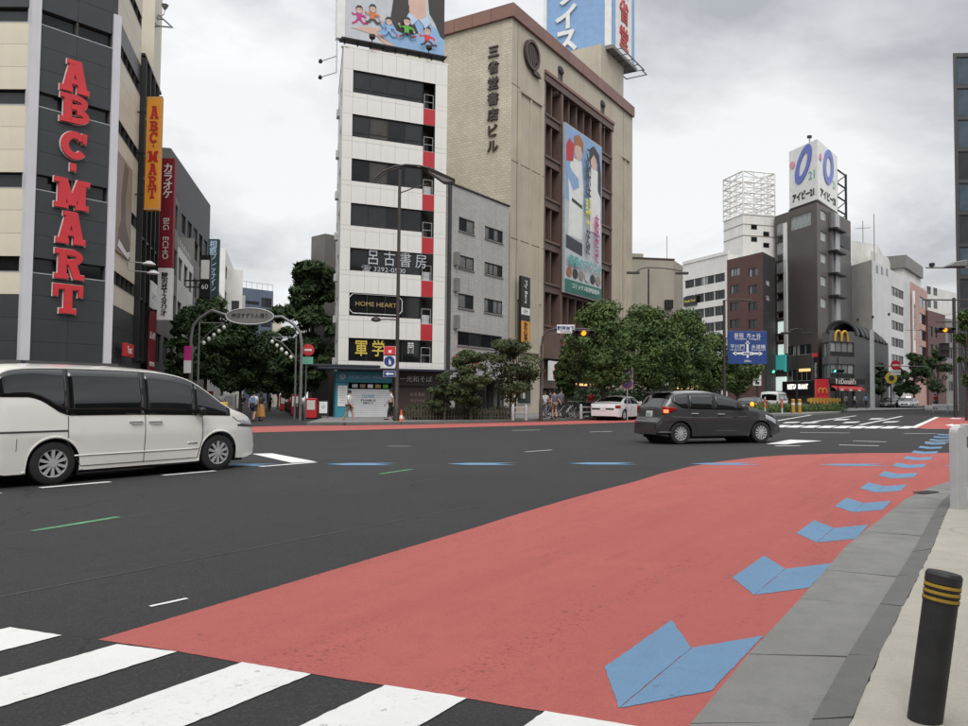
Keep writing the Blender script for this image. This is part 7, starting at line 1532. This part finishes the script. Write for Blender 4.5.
# overhead cables
for k, (a, b, lab) in enumerate(((at(905, 330, 105), at(1020, 318, 60), 'thin black overhead cable running to the right-hand mast'), (at(930, 318, 140), at(1000, 296, 70), 'thin black overhead cable above the brick block'), (at(592, 339, 46), at(724, 339, 61), 'thin black cable between the signal arm and the direction sign pole'))):
    o = empty('overhead_cable', a, 0, lab, 'cable'); mid = (b-a)/2+Vector((0, 0, -.35)); mb = MB(); mb.tube([(0, 0, 0)] + [tuple((b-a)*t+Vector((0, 0, -1.4*t*(1-t)))) for t in (.2, .4, .6, .8)] + [tuple(b-a)], .025, 5); mb.build('cable', 'black_metal', o)
# parked bicycles
def bicycle(label, loc, rz, m_):
    b = empty('bicycle', loc, rz, label, 'bicycle', 'bicycles parked by the bookshop')
    for x in (-.52, .52):
        w = MB().tube([(x+.33*math.cos(2*math.pi*k/24), 0, .34+.33*math.sin(2*math.pi*k/24)) for k in range(26)], .018, 6).build('wheel', 'tyre', b); mb = MB()
        for k in range(8): a = math.pi*k/8; mb.tube([(x-.32*math.cos(a), 0, .34-.32*math.sin(a)), (x+.32*math.cos(a), 0, .34+.32*math.sin(a))], .003, 3)
        mb.build('spokes', 'galv', w)
    mb = MB()
    for a, c in (((-.52, 0, .34), (-.05, 0, .3)), ((-.05, 0, .3), (-.2, 0, .85)), ((-.05, 0, .3), (.4, 0, .78)), ((-.15, 0, .7), (.38, 0, .82)), ((.52, 0, .34), (.36, 0, .95)), ((-.52, 0, .34), (-.17, 0, .72))): mb.tube([a, c], .018, 6)
    mb.build('frame', m_, b); MB().box(-.32, -.08, -.07, .07, .85, .9).build('saddle', 'black_metal', b, bevel=.02); MB().tube([(.2, -.26, 1.0), (.36, -.1, .98), (.36, .1, .98), (.2, .26, 1.0)], .014, 6).build('handlebar', 'galv', b); MB().box(.45, .75, -.17, .17, .68, .9).build('basket', 'black_metal', b)
for k, (px, Y, rz, m_) in enumerate(((567, 47.5, .3, 'paint_navy'), (573, 48.2, .5, 'paint_silver'), (579, 48.6, .2, 'paint_black'), (548, 49, .9, 'paint_silver'), (588, 49, .4, 'panel_red'))):
    bicycle(('dark blue bicycle parked beside the pipe barrier', 'silver bicycle parked next to the dark blue one', 'black bicycle parked against the pipe barrier', 'silver bicycle near the signal pole', 'red bicycle beside the thick tree trunk')[k], on(px, Y, .12), rz, m_)
# ------------------------------------------------------------------ people
flat('skin_tone', (.42, .26, .19), .6); flat('cloth_white', (.66, .66, .66), .8); flat('cloth_khaki', (.2, .165, .12), .85); flat('cloth_black', (.02, .02, .022), .85); flat('cloth_mustard', (.42, .20, .05), .85); flat('cloth_blue', (.16, .24, .42), .85); flat('cloth_navy', (.025, .03, .05), .85); flat('cloth_grey', (.17, .18, .2), .85); flat('cloth_pattern', (.10, .10, .13), .85); flat('hair_black', (.012, .01, .009), .6); flat('shoe_dark', (.03, .028, .026), .6)
def skinmesh(verts, edges, radii, m, name, parent, root=0, sub=1):
    me = bpy.data.meshes.new(name); me.from_pydata(verts, edges, []); ob = bpy.data.objects.new(name+'_rig', me); col.objects.link(ob)
    ob.modifiers.new('skin', 'SKIN'); sd_ = me.skin_vertices[0].data
    for i, r in enumerate(radii): sd_[i].radius = (r, r) if not isinstance(r, tuple) else r
    for i in range(len(verts)): sd_[i].use_root = (i == root)
    s = ob.modifiers.new('sub', 'SUBSURF'); s.levels = sub; s.render_levels = sub
    dg = bpy.context.evaluated_depsgraph_get(); out = bpy.data.meshes.new_from_object(ob.evaluated_get(dg)); bpy.data.objects.remove(ob); bpy.data.meshes.remove(me)
    out.name = name; out.materials.clear(); out.materials.append(M(m)); out.shade_smooth(); return link(name, out, parent)
def person(label, loc, face, top='cloth_white', legs='cloth_khaki', stride=.22, h=1.7, shorts=False, skirt=None, bag=None, hair='short', swing=.22, group=None):
    """walks along local -y; every joint placed for the stride"""
    r = empty('person', loc, face, label, 'person', group); k = h/1.7; V = lambda x, y, z: (x*k, y*k, z*k)
    s = stride; v = []; e = []; rd = []
    def add(p, rad, par=None):
        v.append(V(*p)); rd.append(rad*k if not isinstance(rad, tuple) else (rad[0]*k, rad[1]*k)); i = len(v)-1
        if par is not None: e.append((par, i))
        return i
    pel = add((0, 0, .93), (.14, .1)); wa = add((0, -.01, 1.08), (.125, .09), pel); ch = add((0, -.02, 1.27), (.15, .10), wa); nb = add((0, -.015, 1.42), .06, ch); hd0 = add((0, -.03, 1.50), .058, nb); hd1 = add((0, -.045, 1.575), (.075, .09), hd0); hd2 = add((0, -.035, 1.655), (.06, .075), hd1)
    hands = []; P = {}
    for sx in (-1, 1):
        hip = add((sx*.09, 0, .88), .09, pel); kn = add((sx*.095, -sx*s*.5-.03, .49), .062, hip); an = add((sx*.095, -sx*s*1.05+.03, .09+(.05 if sx < 0 else 0)), .042, kn); he = add((sx*.1, -sx*s*1.05-.02, .045), .042, an); to = add((sx*.11, -sx*s*1.05-.15, .03), .03, he)
        sh = add((sx*.17, -.015, 1.37), .055, ch); el = add((sx*.23, sx*swing*.35+.02, 1.10), .042, sh); wr = add((sx*.235, sx*swing*.9-.08, .88), .03, el); pa = add((sx*.235, sx*swing-.11, .81), (.024, .036), wr); hands.append((sx, v[pa])); P[sx] = (hip, kn, an, sh, el)
        for q, (fy, ln) in enumerate(((-.027, .062), (-.009, .072), (.009, .068), (.027, .052))):
            b0 = v[pa]; f1 = (b0[0]/k, b0[1]/k+fy, b0[2]/k-.035); f2 = (f1[0]-sx*.012, f1[1]-.008, f1[2]-ln*.55); f3 = (f2[0]-sx*.018, f2[1]-.006, f2[2]-ln*.4); i1 = add(f1, .010, pa); i2 = add(f2, .009, i1); add(f3, .008, i2)
        b0 = v[pa]; t1 = add((b0[0]/k-sx*.005, b0[1]/k-.045, b0[2]/k+.0), .011, pa); add((b0[0]/k-sx*.015, b0[1]/k-.062, b0[2]/k-.045), .009, t1)
    skinmesh(v, e, rd, 'skin_tone', 'body', r)
    # face
    f = MB()
    f.lathe([(.001, 0), (.011, .006), (.013, .02), (.001, .024)], 8, V(-.0, -.145, 1.565), 'Y'); f.build('nose', 'skin_tone', r)
    for sx in (-1, 1): MB().lathe([(.001, 0), (.010, .003), (.010, .006)], 8, V(sx*.032, -.130, 1.595), 'Y').build('eye', 'hair_black', r); MB().lathe([(.001, 0), (.02, .005), (.018, .018)], 8, V(sx*.082, -.04, 1.575), 'X').build('ear', 'skin_tone', r)
    MB().box(-.025*k, .025*k, -.133*k, -.12*k, 1.527*k, 1.533*k).build('mouth', 'sign_maroon', r)
    # clothes follow the joints, a little wider than the body
    def cloth(name, idx, rads, edges, m): skinmesh([v[i] if isinstance(i, int) else V(*i) for i in idx], edges, [(q[0]*k, q[1]*k) if isinstance(q, tuple) else q*k for q in rads], m, name, r)
    mid = lambda a, c, t: tuple((v[a][q]*(1-t)+v[c][q]*t)/k for q in range(3))
    ix = [(0, 0, .90), wa, ch, nb]; rr = [(.165, .125), (.15, .115), (.172, .122), .068]; ed = [(0, 1), (1, 2), (2, 3)]
    for sx in (-1, 1): n = len(ix); ix += [P[sx][3], mid(P[sx][3], P[sx][4], .75)]; rr += [.074, .062]; ed += [(2, n), (n, n+1)]
    cloth('shirt', ix, rr, ed, top)
    if skirt:
        mb = MB(); mb.lathe([(.15*k, 1.0*k), (.19*k, .86*k), (.27*k, .3*k), (.28*k, .27*k), (.2*k, .3*k)], 20); mb.build('skirt', skirt, r, smooth=True)
    else:
        ix = [(0, 0, .96)]; rr = [(.16, .125)]; ed = []
        for sx in (-1, 1):
            hip, kn, an, _, _ = P[sx]; n = len(ix); end = mid(hip, kn, .85) if shorts else mid(kn, an, .92); ix += [hip, mid(hip, kn, .5) if shorts else kn, end]; rr += [.108, .095 if shorts else .08, .092 if shorts else .062]; ed += [(0, n), (n, n+1), (n+1, n+2)]
        cloth('trousers' if not shorts else 'shorts', ix, rr, ed, legs)
    for sx in (-1, 1): an = v[P[sx][2]]; MB().box(an[0]-.05*k, an[0]+.05*k, an[1]-.21*k, an[1]+.06*k, max(0, an[2]-.09*k), an[2]-.01*k).build('shoe', 'shoe_dark', r, bevel=.02)
    hm = MB(); prof = [(.001, .125), (.05, .118), (.088, .085), (.1, .03), (.098, -.02), (.08, -.05)] if hair == 'short' else [(.001, .125), (.05, .118), (.09, .085), (.104, .03), (.11, -.08), (.10, -.17)]
    hm.lathe([(a*k, z*k) for a, z in prof], 18, V(0, -.015, 1.595), cap=False); o = hm.build('hair', 'hair_black', r, smooth=True); o.scale = (.9, 1.02, 1)
    if bag == 'back': MB().box(-.14*k, .14*k, .10*k, .26*k, 1.02*k, 1.4*k).build('backpack', 'cloth_blue', r, bevel=.05)
    if bag == 'side': MB().box(.16*k, .27*k, -.02*k, .2*k, .98*k, 1.28*k).build('shoulder_bag', 'cloth_black', r, bevel=.04); MB().tube([V(.2, .05, 1.25), V(.1, .09, 1.42), V(-.05, .06, 1.44)], .015, 6).build('strap', 'cloth_black', r)
    return r
def stand(px, Y, dz=.12): return on(px, Y, dz)
person('person in a white shirt and khaki shorts with a dark shoulder bag passing the shutter', stand(349.3, 42.6, .0), R(75), 'cloth_white', 'cloth_khaki', .25, 1.72, shorts=True, bag='side')
person('person in a pale shirt with a blue backpack walking into the shopping street', stand(254, 44.5, 0), R(175), 'cloth_white', 'cloth_navy', .2, 1.66, shorts=True, bag='back')
person('person in a dark top and long mustard skirt walking into the shopping street', stand(261, 45.5, 0), R(180), 'cloth_black', 'cloth_black', .1, 1.62, skirt='cloth_mustard', hair='long')
person('person in dark trousers half hidden behind the tall lamp post', stand(391.3, 43.5), R(-80), 'cloth_white', 'cloth_black', .2, 1.68)
person('person in a patterned top waiting by the signal pole', stand(554.5, 45.2), R(200), 'cloth_pattern', 'cloth_khaki', .05, 1.66, shorts=True)
person('person in grey standing in front of the bookshop entrance', stand(561, 48), R(30), 'cloth_grey', 'cloth_navy', .08, 1.74)
person('person in white beside the signal pole', stand(545.5, 48.6), R(-40), 'cloth_white', 'cloth_grey', .1, 1.6)
person('person in dark clothes near the bookshop entrance', stand(550, 50.5), R(60), 'cloth_navy', 'cloth_navy', .15, 1.68)
person('person in a red shirt under the thick street tree', stand(591, 50), R(-20), 'panel_red', 'cloth_navy', .1, 1.66)
for k, (px, lab, c) in enumerate(((846, 'person in grey outside the burger restaurant', 'cloth_grey'), (854.5, 'person in a white shirt outside the burger restaurant', 'cloth_white'), (866, 'person in pale blue beside the tall white pole', 'cloth_blue'))): person(lab, stand(px, 97), R(60*k), c, 'cloth_navy', .15, 1.68)
person('person in dark clothing deep in the shopping street', stand(243, 70, 0), R(20), 'cloth_black', 'cloth_grey', .2, 1.66); person('person in blue deep in the shopping street', stand(270, 80, 0), R(170), 'cloth_blue', 'cloth_black', .2, 1.7); person('person in white under the left street trees', stand(222, 60), R(0), 'cloth_white', 'cloth_navy', .2, 1.6)
person('person in a red top waiting at the far right kerb', stand(935, 88), R(0), 'panel_red', 'cloth_black', .1, 1.7)
